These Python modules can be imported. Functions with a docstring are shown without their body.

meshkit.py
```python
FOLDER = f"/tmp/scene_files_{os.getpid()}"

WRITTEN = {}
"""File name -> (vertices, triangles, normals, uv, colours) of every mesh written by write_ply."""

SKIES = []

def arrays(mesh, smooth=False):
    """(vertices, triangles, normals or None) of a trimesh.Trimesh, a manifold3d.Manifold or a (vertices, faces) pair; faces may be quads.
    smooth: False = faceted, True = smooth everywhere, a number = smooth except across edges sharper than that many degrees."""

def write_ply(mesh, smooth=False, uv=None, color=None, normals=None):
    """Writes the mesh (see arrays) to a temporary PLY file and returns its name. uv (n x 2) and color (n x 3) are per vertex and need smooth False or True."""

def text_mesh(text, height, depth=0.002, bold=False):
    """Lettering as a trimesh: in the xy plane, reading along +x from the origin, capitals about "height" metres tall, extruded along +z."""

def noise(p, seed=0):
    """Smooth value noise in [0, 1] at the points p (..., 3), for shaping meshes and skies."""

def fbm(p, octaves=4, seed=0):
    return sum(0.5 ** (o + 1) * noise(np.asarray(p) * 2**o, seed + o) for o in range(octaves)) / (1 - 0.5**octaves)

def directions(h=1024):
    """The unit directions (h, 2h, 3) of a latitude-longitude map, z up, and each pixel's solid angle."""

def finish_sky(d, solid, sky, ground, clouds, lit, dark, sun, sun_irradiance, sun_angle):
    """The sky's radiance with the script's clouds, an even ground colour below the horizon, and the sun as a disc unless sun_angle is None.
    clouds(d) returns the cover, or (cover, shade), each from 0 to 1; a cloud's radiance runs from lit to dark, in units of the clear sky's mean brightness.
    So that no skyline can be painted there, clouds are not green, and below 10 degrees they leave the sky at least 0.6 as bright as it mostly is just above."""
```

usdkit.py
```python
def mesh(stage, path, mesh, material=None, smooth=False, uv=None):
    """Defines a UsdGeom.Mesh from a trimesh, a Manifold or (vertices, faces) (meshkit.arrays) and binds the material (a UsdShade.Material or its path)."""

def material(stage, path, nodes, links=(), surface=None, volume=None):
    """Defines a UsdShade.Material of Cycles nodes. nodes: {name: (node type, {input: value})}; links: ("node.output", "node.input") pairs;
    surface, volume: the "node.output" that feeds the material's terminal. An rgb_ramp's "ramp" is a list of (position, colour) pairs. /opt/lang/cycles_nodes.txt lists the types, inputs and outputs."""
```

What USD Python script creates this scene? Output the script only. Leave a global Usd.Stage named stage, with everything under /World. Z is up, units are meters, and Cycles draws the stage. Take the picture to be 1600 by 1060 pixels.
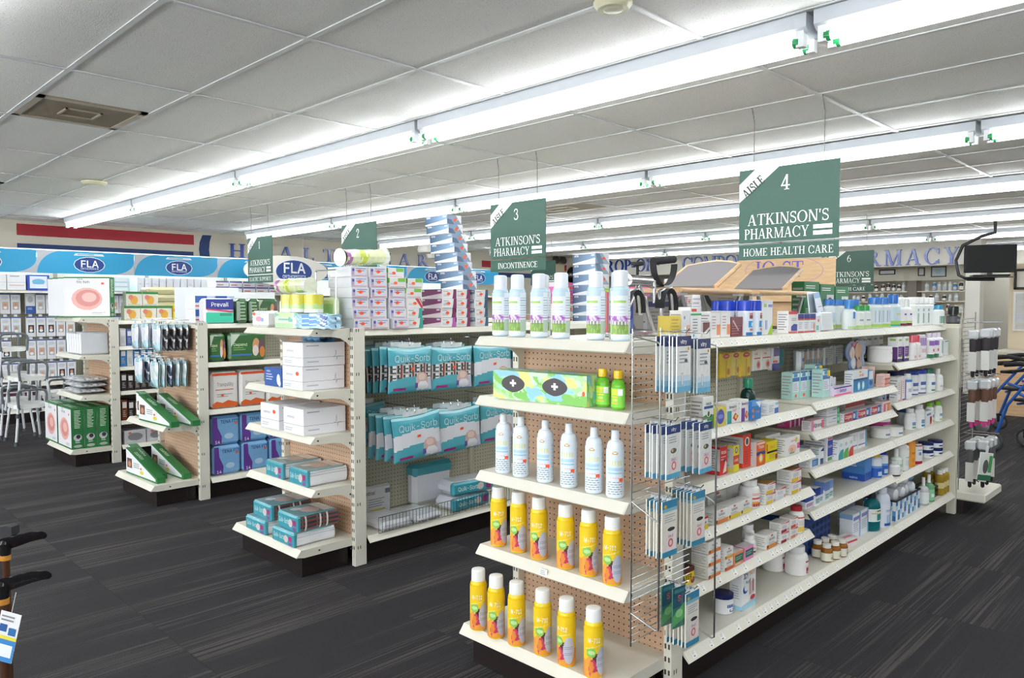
import math, random
import numpy as np
import trimesh, meshkit, usdkit
from pxr import Usd, UsdGeom, UsdShade, UsdLux, Gf, Sdf, Vt
from shapely.geometry import Polygon, LineString, Point, box as sbox
from shapely import affinity
from shapely.ops import unary_union

random.seed(7)
stage = Usd.Stage.CreateInMemory()
UsdGeom.SetStageUpAxis(stage, 'Z')
UsdGeom.SetStageMetersPerUnit(stage, 1.0)
UsdGeom.Xform.Define(stage, '/World')

# ------------------------------------------------------------------ camera, exposure
YAW, PITCH, ROLL, EYE, FPX = 0.780213, -0.0438305, -0.000817, (0.0, 0.0, 1.52), 1182.0
cam = UsdGeom.Camera.Define(stage, '/World/camera')
_cy, _sy, _cp, _sp = math.cos(YAW), math.sin(YAW), math.cos(PITCH), math.sin(PITCH)
_f = np.array([-_sy * _cp, _cy * _cp, _sp]); _r = np.array([_cy, _sy, 0]); _u = np.cross(_r, _f)
_cr, _sr = math.cos(ROLL), math.sin(ROLL)
_r, _u = _cr * _r + _sr * _u, -_sr * _r + _cr * _u
cam.AddTransformOp().Set(Gf.Matrix4d(*_r, 0, *_u, 0, *(-_f), 0, *EYE, 1))
cam.CreateHorizontalApertureAttr(36.0)
cam.CreateVerticalApertureAttr(36.0 * 1060 / 1600)
cam.CreateFocalLengthAttr(FPX / 1600 * 36)
cam.CreateClippingRangeAttr(Gf.Vec2f(0.05, 200))
cam.CreateExposureAttr(0.66)
TUBE_STRENGTH = 12.0          # lit by the fluorescent tubes and by added fill lights behind the viewer
FILL_STRENGTH = 5.0

for _i, _x in enumerate((-8.6, -3.2, 2.2)):          # added fill lights, set in assumed front wall openings to even the light
    _l = UsdLux.RectLight.Define(stage, '/World/window_daylight' + (f'_{_i:03d}' if _i else ''))
    _l.CreateWidthAttr(4.6); _l.CreateHeightAttr(1.75); _l.CreateIntensityAttr(FILL_STRENGTH); _l.CreateColorAttr(Gf.Vec3f(.93, .98, 1.0))
    _l.AddTranslateOp().Set(Gf.Vec3d(_x, -6.02, 1.5)); _l.AddRotateXYZOp().Set(Gf.Vec3f(90, 0, 0))

# ------------------------------------------------------------------ colours and materials
def S(h):
    if not isinstance(h, str):
        return tuple(h)
    h = h.lstrip('#')
    return tuple((lambda c: c / 12.92 if c <= 0.04045 else ((c + 0.055) / 1.055) ** 2.4)(int(h[i:i + 2], 16) / 255) for i in (0, 2, 4))

def mat(name, nodes, links, surface='p.BSDF'):
    return usdkit.material(stage, '/World/Looks/' + name, nodes, links, surface=surface)

UsdGeom.Scope.Define(stage, '/World/Looks')
def vc(name, **k):
    return mat(name, {'a': ('attribute', {'attribute': 'Cd'}), 'p': ('principled_bsdf', k)}, [('a.color', 'p.base_color')])
M = {}
M['print'] = vc('printed_card', roughness=0.45)
M['matte'] = vc('matte', roughness=0.75)
M['paint'] = vc('enamel_paint', roughness=0.38)
M['gloss'] = vc('gloss_plastic', roughness=0.18)
M['film'] = mat('clear_wrapped', {'a': ('attribute', {'attribute': 'Cd'}), 'n': ('noise_texture', {'scale': 38.0, 'detail': 3.0}), 'tc': ('texture_coordinate', {}),
    'b': ('bump', {'strength': 0.55, 'distance': 0.01}), 'p': ('principled_bsdf', {'roughness': 0.3, 'coat_weight': 1.0, 'coat_roughness': 0.06})},
    [('tc.object', 'n.vector'), ('n.fac', 'b.height'), ('b.normal', 'p.coat_normal'), ('a.color', 'p.base_color')])
M['chrome'] = vc('bright_wire', metallic=1.0, roughness=0.22)
M['alu'] = vc('aluminium', metallic=0.85, roughness=0.35)
M['liquid'] = mat('coloured_clear_plastic', {'a': ('attribute', {'attribute': 'Cd'}), 'p': ('principled_bsdf', {'roughness': 0.08, 'transmission_weight': 0.35, 'ior': 1.33})}, [('a.color', 'p.base_color')])
M['tube'] = mat('lit_tube', {'e': ('emission', {'color': (0.95, 0.99, 1.0), 'strength': TUBE_STRENGTH})}, [], 'e.emission')
M['clear'] = mat('clear_pane', {'t': ('transparent_bsdf', {'color': (.96, .97, .98)}), 'g': ('glossy_bsdf', {'roughness': 0.05, 'color': (1, 1, 1)}), 'f': ('fresnel', {'IOR': 1.45}), 'm': ('mix_closure', {})},
    [('f.fac', 'm.fac'), ('t.BSDF', 'm.closure1'), ('g.BSDF', 'm.closure2')], 'm.closure')

def peg(name, plane, base, hole, grain):
    sw = {'xz': ('x', 'z'), 'yz': ('y', 'z')}[plane]
    return mat(name, {'g': ('geometry', {}), 's': ('separate_xyz', {}), 'c': ('combine_xyz', {'z': 0.0}), 'sc': ('vector_math', {'math_type': 'scale', 'scale': 1 / 0.0254}),
        'fr': ('vector_math', {'math_type': 'fraction'}), 'd': ('vector_math', {'math_type': 'distance', 'vector2': (0.5, 0.5, 0.0)}), 'l': ('math', {'math_type': 'less_than', 'value2': 0.13}),
        'mp': ('mapping', {'scale': (3.0, 3.0, 40.0)}), 'n': ('noise_texture', {'scale': 3.0, 'detail': 4.0}), 'r': ('rgb_ramp', {'ramp': [(0.3, S(base)), (0.7, S(grain))]}),
        'm': ('mix_color', {'b': S(hole)}), 'p': ('principled_bsdf', {'roughness': 0.6})},
        [('g.position', 's.vector'), ('s.' + sw[0], 'c.x'), ('s.' + sw[1], 'c.y'), ('c.vector', 'sc.vector1'), ('sc.vector', 'fr.vector1'), ('fr.vector', 'd.vector1'), ('d.value', 'l.value1'),
         ('g.position', 'mp.vector'), ('mp.vector', 'n.vector'), ('n.fac', 'r.fac'), ('r.color', 'm.a'), ('l.value', 'm.fac'), ('m.result', 'p.base_color')])
M['peg_brown'] = peg('brown_pegboard', 'xz', '#bd9a7e', '#2a1c14', '#caa98e')
M['peg_cream'] = peg('cream_pegboard', 'yz', '#c9c6b2', '#2e2a22', '#d0cdba')
M['deck'] = mat('shelf_enamel', {'a': ('attribute', {'attribute': 'Cd'}), 'p': ('principled_bsdf', {'roughness': 0.42})}, [('a.color', 'p.base_color')])
M['tile'] = mat('fissured_tile', {'g': ('geometry', {}), 'n': ('noise_texture', {'scale': 170.0, 'detail': 2.0}), 'n2': ('noise_texture', {'scale': 3.0, 'detail': 2.0}), 'o': ('object_info', {}),
    'r': ('rgb_ramp', {'ramp': [(0.0, S('#b0ada8')), (0.30, S('#cfccc8')), (0.37, S('#f4f3f0')), (1.0, S('#f8f7f4'))]}),
    'r2': ('rgb_ramp', {'ramp': [(0, (.94, .94, .94)), (1, (1, 1, 1))]}), 'm': ('mix_color', {'blend_type': 'multiply', 'fac': 1.0}),
    'b': ('bump', {'strength': 0.5, 'distance': 0.004}), 'p': ('principled_bsdf', {'roughness': 0.9})},
    [('g.position', 'n.vector'), ('n.fac', 'r.fac'), ('o.random', 'r2.fac'), ('r.color', 'm.a'), ('r2.color', 'm.b'), ('m.result', 'p.base_color'), ('n.fac', 'b.height'), ('b.normal', 'p.normal')])
M['carpet'] = mat('striped_carpet', {'g': ('geometry', {}), 'o': ('object_info', {}), 'mr': ('math', {'math_type': 'multiply', 'value2': 37.0}), 'off': ('combine_xyz', {}),
    'ad': ('vector_math', {'math_type': 'add'}), 'mp': ('mapping', {'scale': (95.0, .9, 0.0)}), 'n': ('noise_texture', {'scale': 1.0, 'detail': 1.0}),
    'mp2': ('mapping', {'scale': (5.5, 0.55, 0.0)}), 'n2': ('noise_texture', {'scale': 1.0, 'detail': 1.0}),
    'r1': ('rgb_ramp', {'ramp': [(0.46, (0, 0, 0)), (0.6, (1, 1, 1))]}), 'r2': ('rgb_ramp', {'ramp': [(0.44, (.04, .04, .04)), (0.62, (1, 1, 1))]}),
    'mm': ('mix_color', {'blend_type': 'multiply', 'fac': 1.0}), 'k': ('mix_color', {'a': S('#252226'), 'b': S('#4f4a48')}),
    'sp': ('noise_texture', {'scale': 260.0, 'detail': 2.0}), 'r3': ('rgb_ramp', {'ramp': [(0.3, (.45, .45, .45)), (0.7, (1.5, 1.5, 1.5))]}), 'm3': ('mix_color', {'blend_type': 'multiply', 'fac': 1.0}),
    'b': ('bump', {'strength': 0.6, 'distance': 0.006}), 'p': ('principled_bsdf', {'roughness': 0.95})},
    [('o.random', 'mr.value1'), ('mr.value', 'off.x'), ('mr.value', 'off.y'), ('g.position', 'ad.vector1'), ('off.vector', 'ad.vector2'), ('ad.vector', 'mp.vector'), ('mp.vector', 'n.vector'), ('ad.vector', 'mp2.vector'), ('mp2.vector', 'n2.vector'),
     ('n.fac', 'r1.fac'), ('n2.fac', 'r2.fac'), ('r1.color', 'mm.a'), ('r2.color', 'mm.b'), ('mm.result', 'k.fac'), ('g.position', 'sp.vector'), ('sp.fac', 'r3.fac'), ('k.result', 'm3.a'), ('r3.color', 'm3.b'), ('m3.result', 'p.base_color'), ('sp.fac', 'b.height'), ('b.normal', 'p.normal')])
M['wood'] = mat('pale_wood', {'tc': ('texture_coordinate', {}), 'mp': ('mapping', {'scale': (3.0, 3.0, 30.0)}), 'n': ('noise_texture', {'scale': 2.5, 'detail': 4.0}),
    'r': ('rgb_ramp', {'ramp': [(0.3, S('#d9b184')), (0.7, S('#ecc79b'))]}), 'p': ('principled_bsdf', {'roughness': 0.4})}, [('tc.object', 'mp.vector'), ('mp.vector', 'n.vector'), ('n.fac', 'r.fac'), ('r.color', 'p.base_color')])

# ------------------------------------------------------------------ mesh collector with a colour per vertex
class B:
    def __init__(self):
        self.v, self.n, self.c, self.f, self.k = [], [], [], [], 0

    def add(self, v, f, c, smooth=None, T=None):
        v = np.asarray(v, float); f = np.asarray(f, int)
        if f.shape[1] == 4:
            f = np.vstack([f[:, [0, 1, 2]], f[:, [0, 2, 3]]])
        if T is not None:
            v = v @ np.asarray(T)[:3, :3].T + np.asarray(T)[:3, 3]
        if smooth:
            v, f, n = meshkit.arrays((v, f), smooth)
        else:
            v = v[f].reshape(-1, 3); f = np.arange(len(v)).reshape(-1, 3)
            fn = np.cross(v[f[:, 1]] - v[f[:, 0]], v[f[:, 2]] - v[f[:, 0]])
            fn /= np.maximum(np.linalg.norm(fn, axis=1, keepdims=True), 1e-12)
            n = np.repeat(fn, 3, 0)
        if callable(c):
            col = np.asarray(c(v), float)
        else:
            col = np.tile(np.asarray(S(c), float), (len(v), 1))
        self.v.append(v); self.n.append(n); self.c.append(col); self.f.append(f + self.k); self.k += len(v)
        return self

    def box(self, a, b, c, ch=0.0, T=None):
        (x0, y0, z0), (x1, y1, z1) = np.minimum(a, b), np.maximum(a, b)
        if ch <= 0:
            v = [(x, y, z) for z in (z0, z1) for y in (y0, y1) for x in (x0, x1)]
            f = [(0, 2, 3, 1), (4, 5, 7, 6), (0, 1, 5, 4), (2, 6, 7, 3), (0, 4, 6, 2), (1, 3, 7, 5)]
            return self.add(v, f, c, T=T)
        P = []
        for x, sx in ((x0, 1), (x1, -1)):
            for y, sy in ((y0, 1), (y1, -1)):
                for z, sz in ((z0, 1), (z1, -1)):
                    P += [(x, y + sy * ch, z + sz * ch), (x + sx * ch, y, z + sz * ch), (x + sx * ch, y + sy * ch, z)]
        return self.hull(P, c, T=T)

    def hull(self, P, c, smooth=None, T=None):
        h = trimesh.Trimesh(*_hull(np.asarray(P, float)), process=False)
        return self.add(h.vertices, h.faces, c, smooth, T)

    def lathe(self, prof, c, n=20, at=(0, 0, 0), smooth=40, T=None):
        prof = np.asarray(prof, float); m = len(prof)
        a = np.arange(n) * 2 * np.pi / n
        v = np.stack([prof[:, 0][:, None] * np.cos(a), prof[:, 0][:, None] * np.sin(a), np.repeat(prof[:, 1][:, None], n, 1)], -1).reshape(-1, 3) + np.asarray(at)
        f = [(i * n + j, i * n + (j + 1) % n, (i + 1) * n + (j + 1) % n, (i + 1) * n + j) for i in range(m - 1) for j in range(n)]
        f = np.asarray(f); f = np.vstack([f[:, [0, 1, 2]], f[:, [0, 2, 3]]])
        e = np.linalg.norm(v[f[:, 0]] - v[f[:, 1]], axis=1) * np.linalg.norm(v[f[:, 1]] - v[f[:, 2]], axis=1) * np.linalg.norm(v[f[:, 2]] - v[f[:, 0]], axis=1)
        return self.add(v, f[e > 1e-13], c, smooth, T)

    def tube(self, pts, r, c, n=6, T=None):
        p = np.asarray(pts, float); m = len(p)
        t = np.gradient(p, axis=0); t /= np.linalg.norm(t, axis=1, keepdims=True) + 1e-12
        a = np.cross(t[0], (0, 0, 1.0) if abs(t[0][2]) < .9 else (1.0, 0, 0)); A = []
        for i in range(m):
            a = a - t[i] * (a @ t[i]); a /= np.linalg.norm(a) + 1e-12; A.append(a)
        A = np.array(A); Bv = np.cross(t, A); ang = np.arange(n) * 2 * np.pi / n
        v = (p[:, None] + r * (np.cos(ang)[None, :, None] * A[:, None] + np.sin(ang)[None, :, None] * Bv[:, None])).reshape(-1, 3)
        f = [(i * n + j, i * n + (j + 1) % n, (i + 1) * n + (j + 1) % n, (i + 1) * n + j) for i in range(m - 1) for j in range(n)]
        f = np.asarray(f); f = np.vstack([f[:, [0, 1, 2]], f[:, [0, 2, 3]]])
        caps = [(0, j + 1, j) for j in range(1, n - 1)] + [((m - 1) * n, (m - 1) * n + j, (m - 1) * n + j + 1) for j in range(1, n - 1)]
        caps = [(x[0], x[1], x[2]) for x in caps]
        self.add(v, f, c, 60, T); return self.add(v, caps, c, None, T)

    def poly(self, g, c, T=None, depth=0.0):
        for p in getattr(g, 'geoms', [g]):
            if p.is_empty or p.area < 1e-9: continue
            if depth > 0:
                m = trimesh.creation.extrude_polygon(p, depth, engine='earcut'); v, f = m.vertices, m.faces
            else:
                v2, f = trimesh.creation.triangulate_polygon(p, engine='earcut')
                v = np.c_[v2, np.zeros(len(v2))]
                a = v[f]; s = np.cross(a[:, 1] - a[:, 0], a[:, 2] - a[:, 0])[:, 2] < 0
                f = np.array(f); f[s] = f[s][:, ::-1]
            self.add(v, f, c, None, T)
        return self

    def grid(self, nu, nv, fn, col=None, smooth=True, T=None, closed=False):
        """fn(u, v) -> points; col(u, v) -> colours, on a (nu+1) x (nv+1) sheet"""
        u, v = np.meshgrid(np.linspace(0, 1, nu + 1), np.linspace(0, 1, nv + 1), indexing='ij')
        p = fn(u, v).reshape(-1, 3)
        i, j = np.meshgrid(np.arange(nu), np.arange(nv), indexing='ij'); w = nv + 1
        f = np.stack([i * w + j, (i + 1) * w + j, (i + 1) * w + j + 1, i * w + j + 1], -1).reshape(-1, 4)
        if T is not None: p = p @ np.asarray(T)[:3, :3].T + np.asarray(T)[:3, 3]
        q = np.vstack([f[:, [0, 1, 2]], f[:, [0, 2, 3]]])
        n = np.zeros_like(p); fnm = np.cross(p[q[:, 1]] - p[q[:, 0]], p[q[:, 2]] - p[q[:, 0]])
        for k in range(3): np.add.at(n, q[:, k], fnm)
        n /= np.maximum(np.linalg.norm(n, axis=1, keepdims=True), 1e-12)
        if callable(col):
            uc, vc_ = (u[:-1, :-1] + u[1:, 1:]) / 2, (v[:-1, :-1] + v[1:, 1:]) / 2   # one colour per cell: crisp print
            cc = np.asarray(col(uc, vc_)).reshape(-1, 3)
            idx = f.reshape(-1); P, N = p[idx], n[idx]; C = np.repeat(cc, 4, 0); k = np.arange(len(f) * 4).reshape(-1, 4)
            F = np.vstack([k[:, [0, 1, 2]], k[:, [0, 2, 3]]])
        else:
            P, N, C, F = p, n, np.tile(S(col), (len(p), 1)), q
        self.v.append(P); self.n.append(N); self.c.append(C); self.f.append(F + self.k); self.k += len(P)
        return self

    def define(self, path, material):
        m = UsdGeom.Mesh.Define(stage, path)
        v, n, c, f = np.vstack(self.v), np.vstack(self.n), np.vstack(self.c), np.vstack(self.f)
        m.CreatePointsAttr(Vt.Vec3fArray.FromNumpy(v.astype(np.float32)))
        m.CreateFaceVertexCountsAttr(Vt.IntArray.FromNumpy(np.full(len(f), 3, np.int32)))
        m.CreateFaceVertexIndicesAttr(Vt.IntArray.FromNumpy(f.astype(np.int32).ravel()))
        m.CreateSubdivisionSchemeAttr('none')
        m.CreateNormalsAttr(Vt.Vec3fArray.FromNumpy(n.astype(np.float32))); m.SetNormalsInterpolation('vertex')
        UsdGeom.PrimvarsAPI(m).CreatePrimvar('Cd', Sdf.ValueTypeNames.Color3fArray, 'vertex').Set(Vt.Vec3fArray.FromNumpy(c.astype(np.float32)))
        m.CreateDoubleSidedAttr(True)
        m.CreateExtentAttr(Vt.Vec3fArray.FromNumpy(np.array([v.min(0), v.max(0)], np.float32)))
        UsdShade.MaterialBindingAPI.Apply(m.GetPrim()).Bind(M[material] if isinstance(material, str) else material)
        return m.GetPrim()

def _hull(P):
    from scipy.spatial import ConvexHull
    h = ConvexHull(P); f = h.simplices.copy()
    a = P[f]; nn = np.cross(a[:, 1] - a[:, 0], a[:, 2] - a[:, 0])
    s = (nn * h.equations[:, :3]).sum(1) < 0
    f[s] = f[s][:, ::-1]
    return P, f

def TR(x=0, y=0, z=0, rx=0, ry=0, rz=0):
    a, b, c = map(math.radians, (rx, ry, rz))
    X = np.array([[1, 0, 0], [0, math.cos(a), -math.sin(a)], [0, math.sin(a), math.cos(a)]])
    Y = np.array([[math.cos(b), 0, math.sin(b)], [0, 1, 0], [-math.sin(b), 0, math.cos(b)]])
    Z = np.array([[math.cos(c), -math.sin(c), 0], [math.sin(c), math.cos(c), 0], [0, 0, 1]])
    T = np.eye(4); T[:3, :3] = Z @ Y @ X; T[:3, 3] = (x, y, z)
    return T

def FR(o, u, v):
    T = np.eye(4); T[:3, 0] = u; T[:3, 1] = v; T[:3, 2] = np.cross(u, v); T[:3, 3] = o
    return T

# ------------------------------------------------------------------ things, parts, copies
USED, PROTO, LABELS = {}, {}, {}
def numbered(parent, name):
    k = (parent, name); n = USED.get(k, 0); USED[k] = n + 1
    return f'{parent}/{name}' + (f'_{n:03d}' if n else '')

def place_ops(prim, loc, rot):
    x = UsdGeom.Xformable(prim)
    x.ClearXformOpOrder()
    x.AddTranslateOp().Set(Gf.Vec3d(*map(float, loc))); x.AddRotateXYZOp().Set(Gf.Vec3f(*map(float, rot)))

def say(prim, label=None, cat=None, group=None, kind=None):
    for k, v in (('label', label), ('category', cat), ('group', group), ('kind', kind)):
        if v: prim.SetCustomDataByKey(k, v)

def thing(name, label, cat, loc=(0, 0, 0), rot=0, group=None, kind=None):
    p = UsdGeom.Xform.Define(stage, numbered('/World', name)).GetPrim()
    place_ops(p, loc, rot if isinstance(rot, (tuple, list)) else (0, 0, rot))
    say(p, label, cat, group, kind)
    return p

def part(parent, name, b, material='print', label=None, kind=None):
    base = str(parent.GetPath()) if hasattr(parent, 'GetPath') else parent
    p = b.define(numbered(base, name), material)
    say(p, label, None, None, kind)
    return p

def put(key, name, cat, label, loc, rot, build, group=None):
    """the first time builds the thing, after that sets a copy of it beside it"""
    rot = rot if isinstance(rot, (tuple, list)) else (0, 0, rot)
    if key not in PROTO:
        t = thing(name, label, cat, loc, rot, group); build(t); PROTO[key] = t
        return t
    p = stage.DefinePrim(numbered('/World', name), 'Xform')
    p.GetReferences().AddInternalReference(PROTO[key].GetPath()); p.SetInstanceable(True)
    place_ops(p, loc, rot); say(p, label, cat, group)
    return p

ORD = ['first', 'second', 'third', 'fourth', 'fifth', 'sixth', 'seventh', 'eighth', 'ninth', 'tenth', 'eleventh', 'twelfth', 'thirteenth', 'fourteenth', 'fifteenth', 'sixteenth', 'seventeenth', 'eighteenth', 'nineteenth', 'twentieth', 'twenty-first', 'twenty-second']
def nth(i, n, left='leftmost', right='rightmost'):
    return left if i == 0 else right if i == n - 1 else ORD[i] + ' from left'

# ------------------------------------------------------------------ printed boxes
def face(k, w, d, h):
    return {'F': (FR((-w / 2, -d / 2, 0), (1, 0, 0), (0, 0, 1)), w, h), 'R': (FR((w / 2, -d / 2, 0), (0, 1, 0), (0, 0, 1)), d, h),
            'L': (FR((-w / 2, d / 2, 0), (0, -1, 0), (0, 0, 1)), d, h), 'K': (FR((w / 2, d / 2, 0), (-1, 0, 0), (0, 0, 1)), w, h),
            'T': (FR((-w / 2, -d / 2, h), (1, 0, 0), (0, 1, 0)), w, d)}[k]

_TXT = {}
def sans(text, bold=True):
    if (text, bold) not in _TXT:
        m = meshkit.text_mesh(text, 1.0, 0.01, bold)
        k = m.vertices[:, 2] > 0.005
        f = m.faces[k[m.faces].all(1)]
        _TXT[(text, bold)] = (m.vertices * (1, 1, 0), f)
    return _TXT[(text, bold)]

def deco(b, T0, W, H, items, lift=0.0004):
    for i, it in enumerate(items):
        T = T0.copy(); T[:3, 3] += T0[:3, 2] * (lift + 0.00012 * i)
        k = it[0]
        if k == 'r':
            b.add([(it[1] * W, it[2] * H, 0), (it[3] * W, it[2] * H, 0), (it[3] * W, it[4] * H, 0), (it[1] * W, it[4] * H, 0)], [(0, 1, 2, 3)], it[5], T=T)
        elif k == 'e':
            a = np.arange(14) * 2 * np.pi / 14
            v = np.c_[(it[1] + it[3] * np.cos(a)) * W, (it[2] + it[4] * np.sin(a)) * H, 0 * a]
            b.add(v, [(0, j, j + 1) for j in range(1, 13)], it[5], T=T)
        elif k == 'p':
            b.poly(Polygon([(u * W, v * H) for u, v in it[1]]), it[2], T)
        elif k in 'ts':
            if k == 't': v, f = sans(it[4])
            else: v, f = serif_mesh(it[4])
            s = it[3] * H; wd = v[:, 0].max() * s; sx = s * min(1, (it[6] if len(it) > 6 else .92) * W / max(wd, 1e-6))
            b.add(v * (sx, s, 1) + (it[1] * W - v[:, 0].max() * sx / 2, it[2] * H - s / 2, 0), f, it[5], T=T)
        elif k == 'l':      # rows of unreadable small print
            u0, v0, u1, v1, n, c = it[1:7]
            rr = random.Random(int(1000 * u0 + 77 * n + 13 * v0))
            for q in range(n):
                y = v1 - (q + .7) * (v1 - v0) / n; e = u1 - rr.random() * .35 * (u1 - u0)
                b.add([(u0 * W, y * H, 0), (e * W, y * H, 0), (e * W, (y + .42 * (v1 - v0) / n) * H, 0), (u0 * W, (y + .42 * (v1 - v0) / n) * H, 0)], [(0, 1, 2, 3)], c, T=T)
    return b

def carton(w, d, h, base, F=(), R=(), L=(), T=(), K=(), ch=0.0012):
    b = B(); b.box((-w / 2, -d / 2, 0), (w / 2, d / 2, h), base, ch)
    for k, it in (('F', F), ('R', R), ('L', L), ('T', T), ('K', K)):
        if it:
            t, W, H = face(k, w, d, h); deco(b, t, W, H, it)
    return b

STICK = '#ff6038'
def sticker(w, d, h, k='F', u=.5, v=.5, s=.018, wide=1.5):
    t, W, H = face(k, w, d, h); b = B()
    t = t.copy(); t[:3, 3] += t[:3, 2] * 0.0012
    a = np.arange(10) * 2 * np.pi / 10
    b.add(np.c_[u * W + s * wide * .5 * np.cos(a), v * H + s * .5 * np.sin(a), 0 * a], [(0, j, j + 1) for j in range(1, 9)], STICK, T=t)
    return b

# ------------------------------------------------------------------ serif capitals (units: cap height 1)
def _R(x0, y0, x1, y1): return sbox(min(x0, x1), min(y0, y1), max(x0, x1), max(y0, y1))
def _stem(x, w=.155, y0=0, y1=1, top=1, bot=1, o=.085, t=.05):
    g = [_R(x, y0, x + w, y1)]
    if top: g.append(_R(x - o, y1 - t, x + w + o, y1))
    if bot: g.append(_R(x - o, y0, x + w + o, y0 + t))
    return unary_union(g)
def _dg(x0, y0, x1, y1, w): return Polygon([(x0, y0), (x0 + w, y0), (x1 + w, y1), (x1, y1)])
def _el(cx, cy, rx, ry, n=28): return affinity.scale(Point(0, 0).buffer(1, n // 4), rx, ry).intersection(sbox(-9, -9, 9, 9)) if False else affinity.translate(affinity.scale(Point(0, 0).buffer(1, n // 4), rx, ry, origin=(0, 0)), cx, cy)
def _ring(cx, cy, rx, ry, tx, ty): return _el(cx, cy, rx, ry).difference(_el(cx, cy, rx - tx, ry - ty))
def _st(p, w): return LineString(p).buffer(w / 2, cap_style=2, join_style=1)
def _arc(cx, cy, rx, ry, a0, a1, w, n=16):
    a = np.radians(np.linspace(a0, a1, n)); return _st(np.c_[cx + rx * np.cos(a), cy + ry * np.sin(a)], w)
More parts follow.
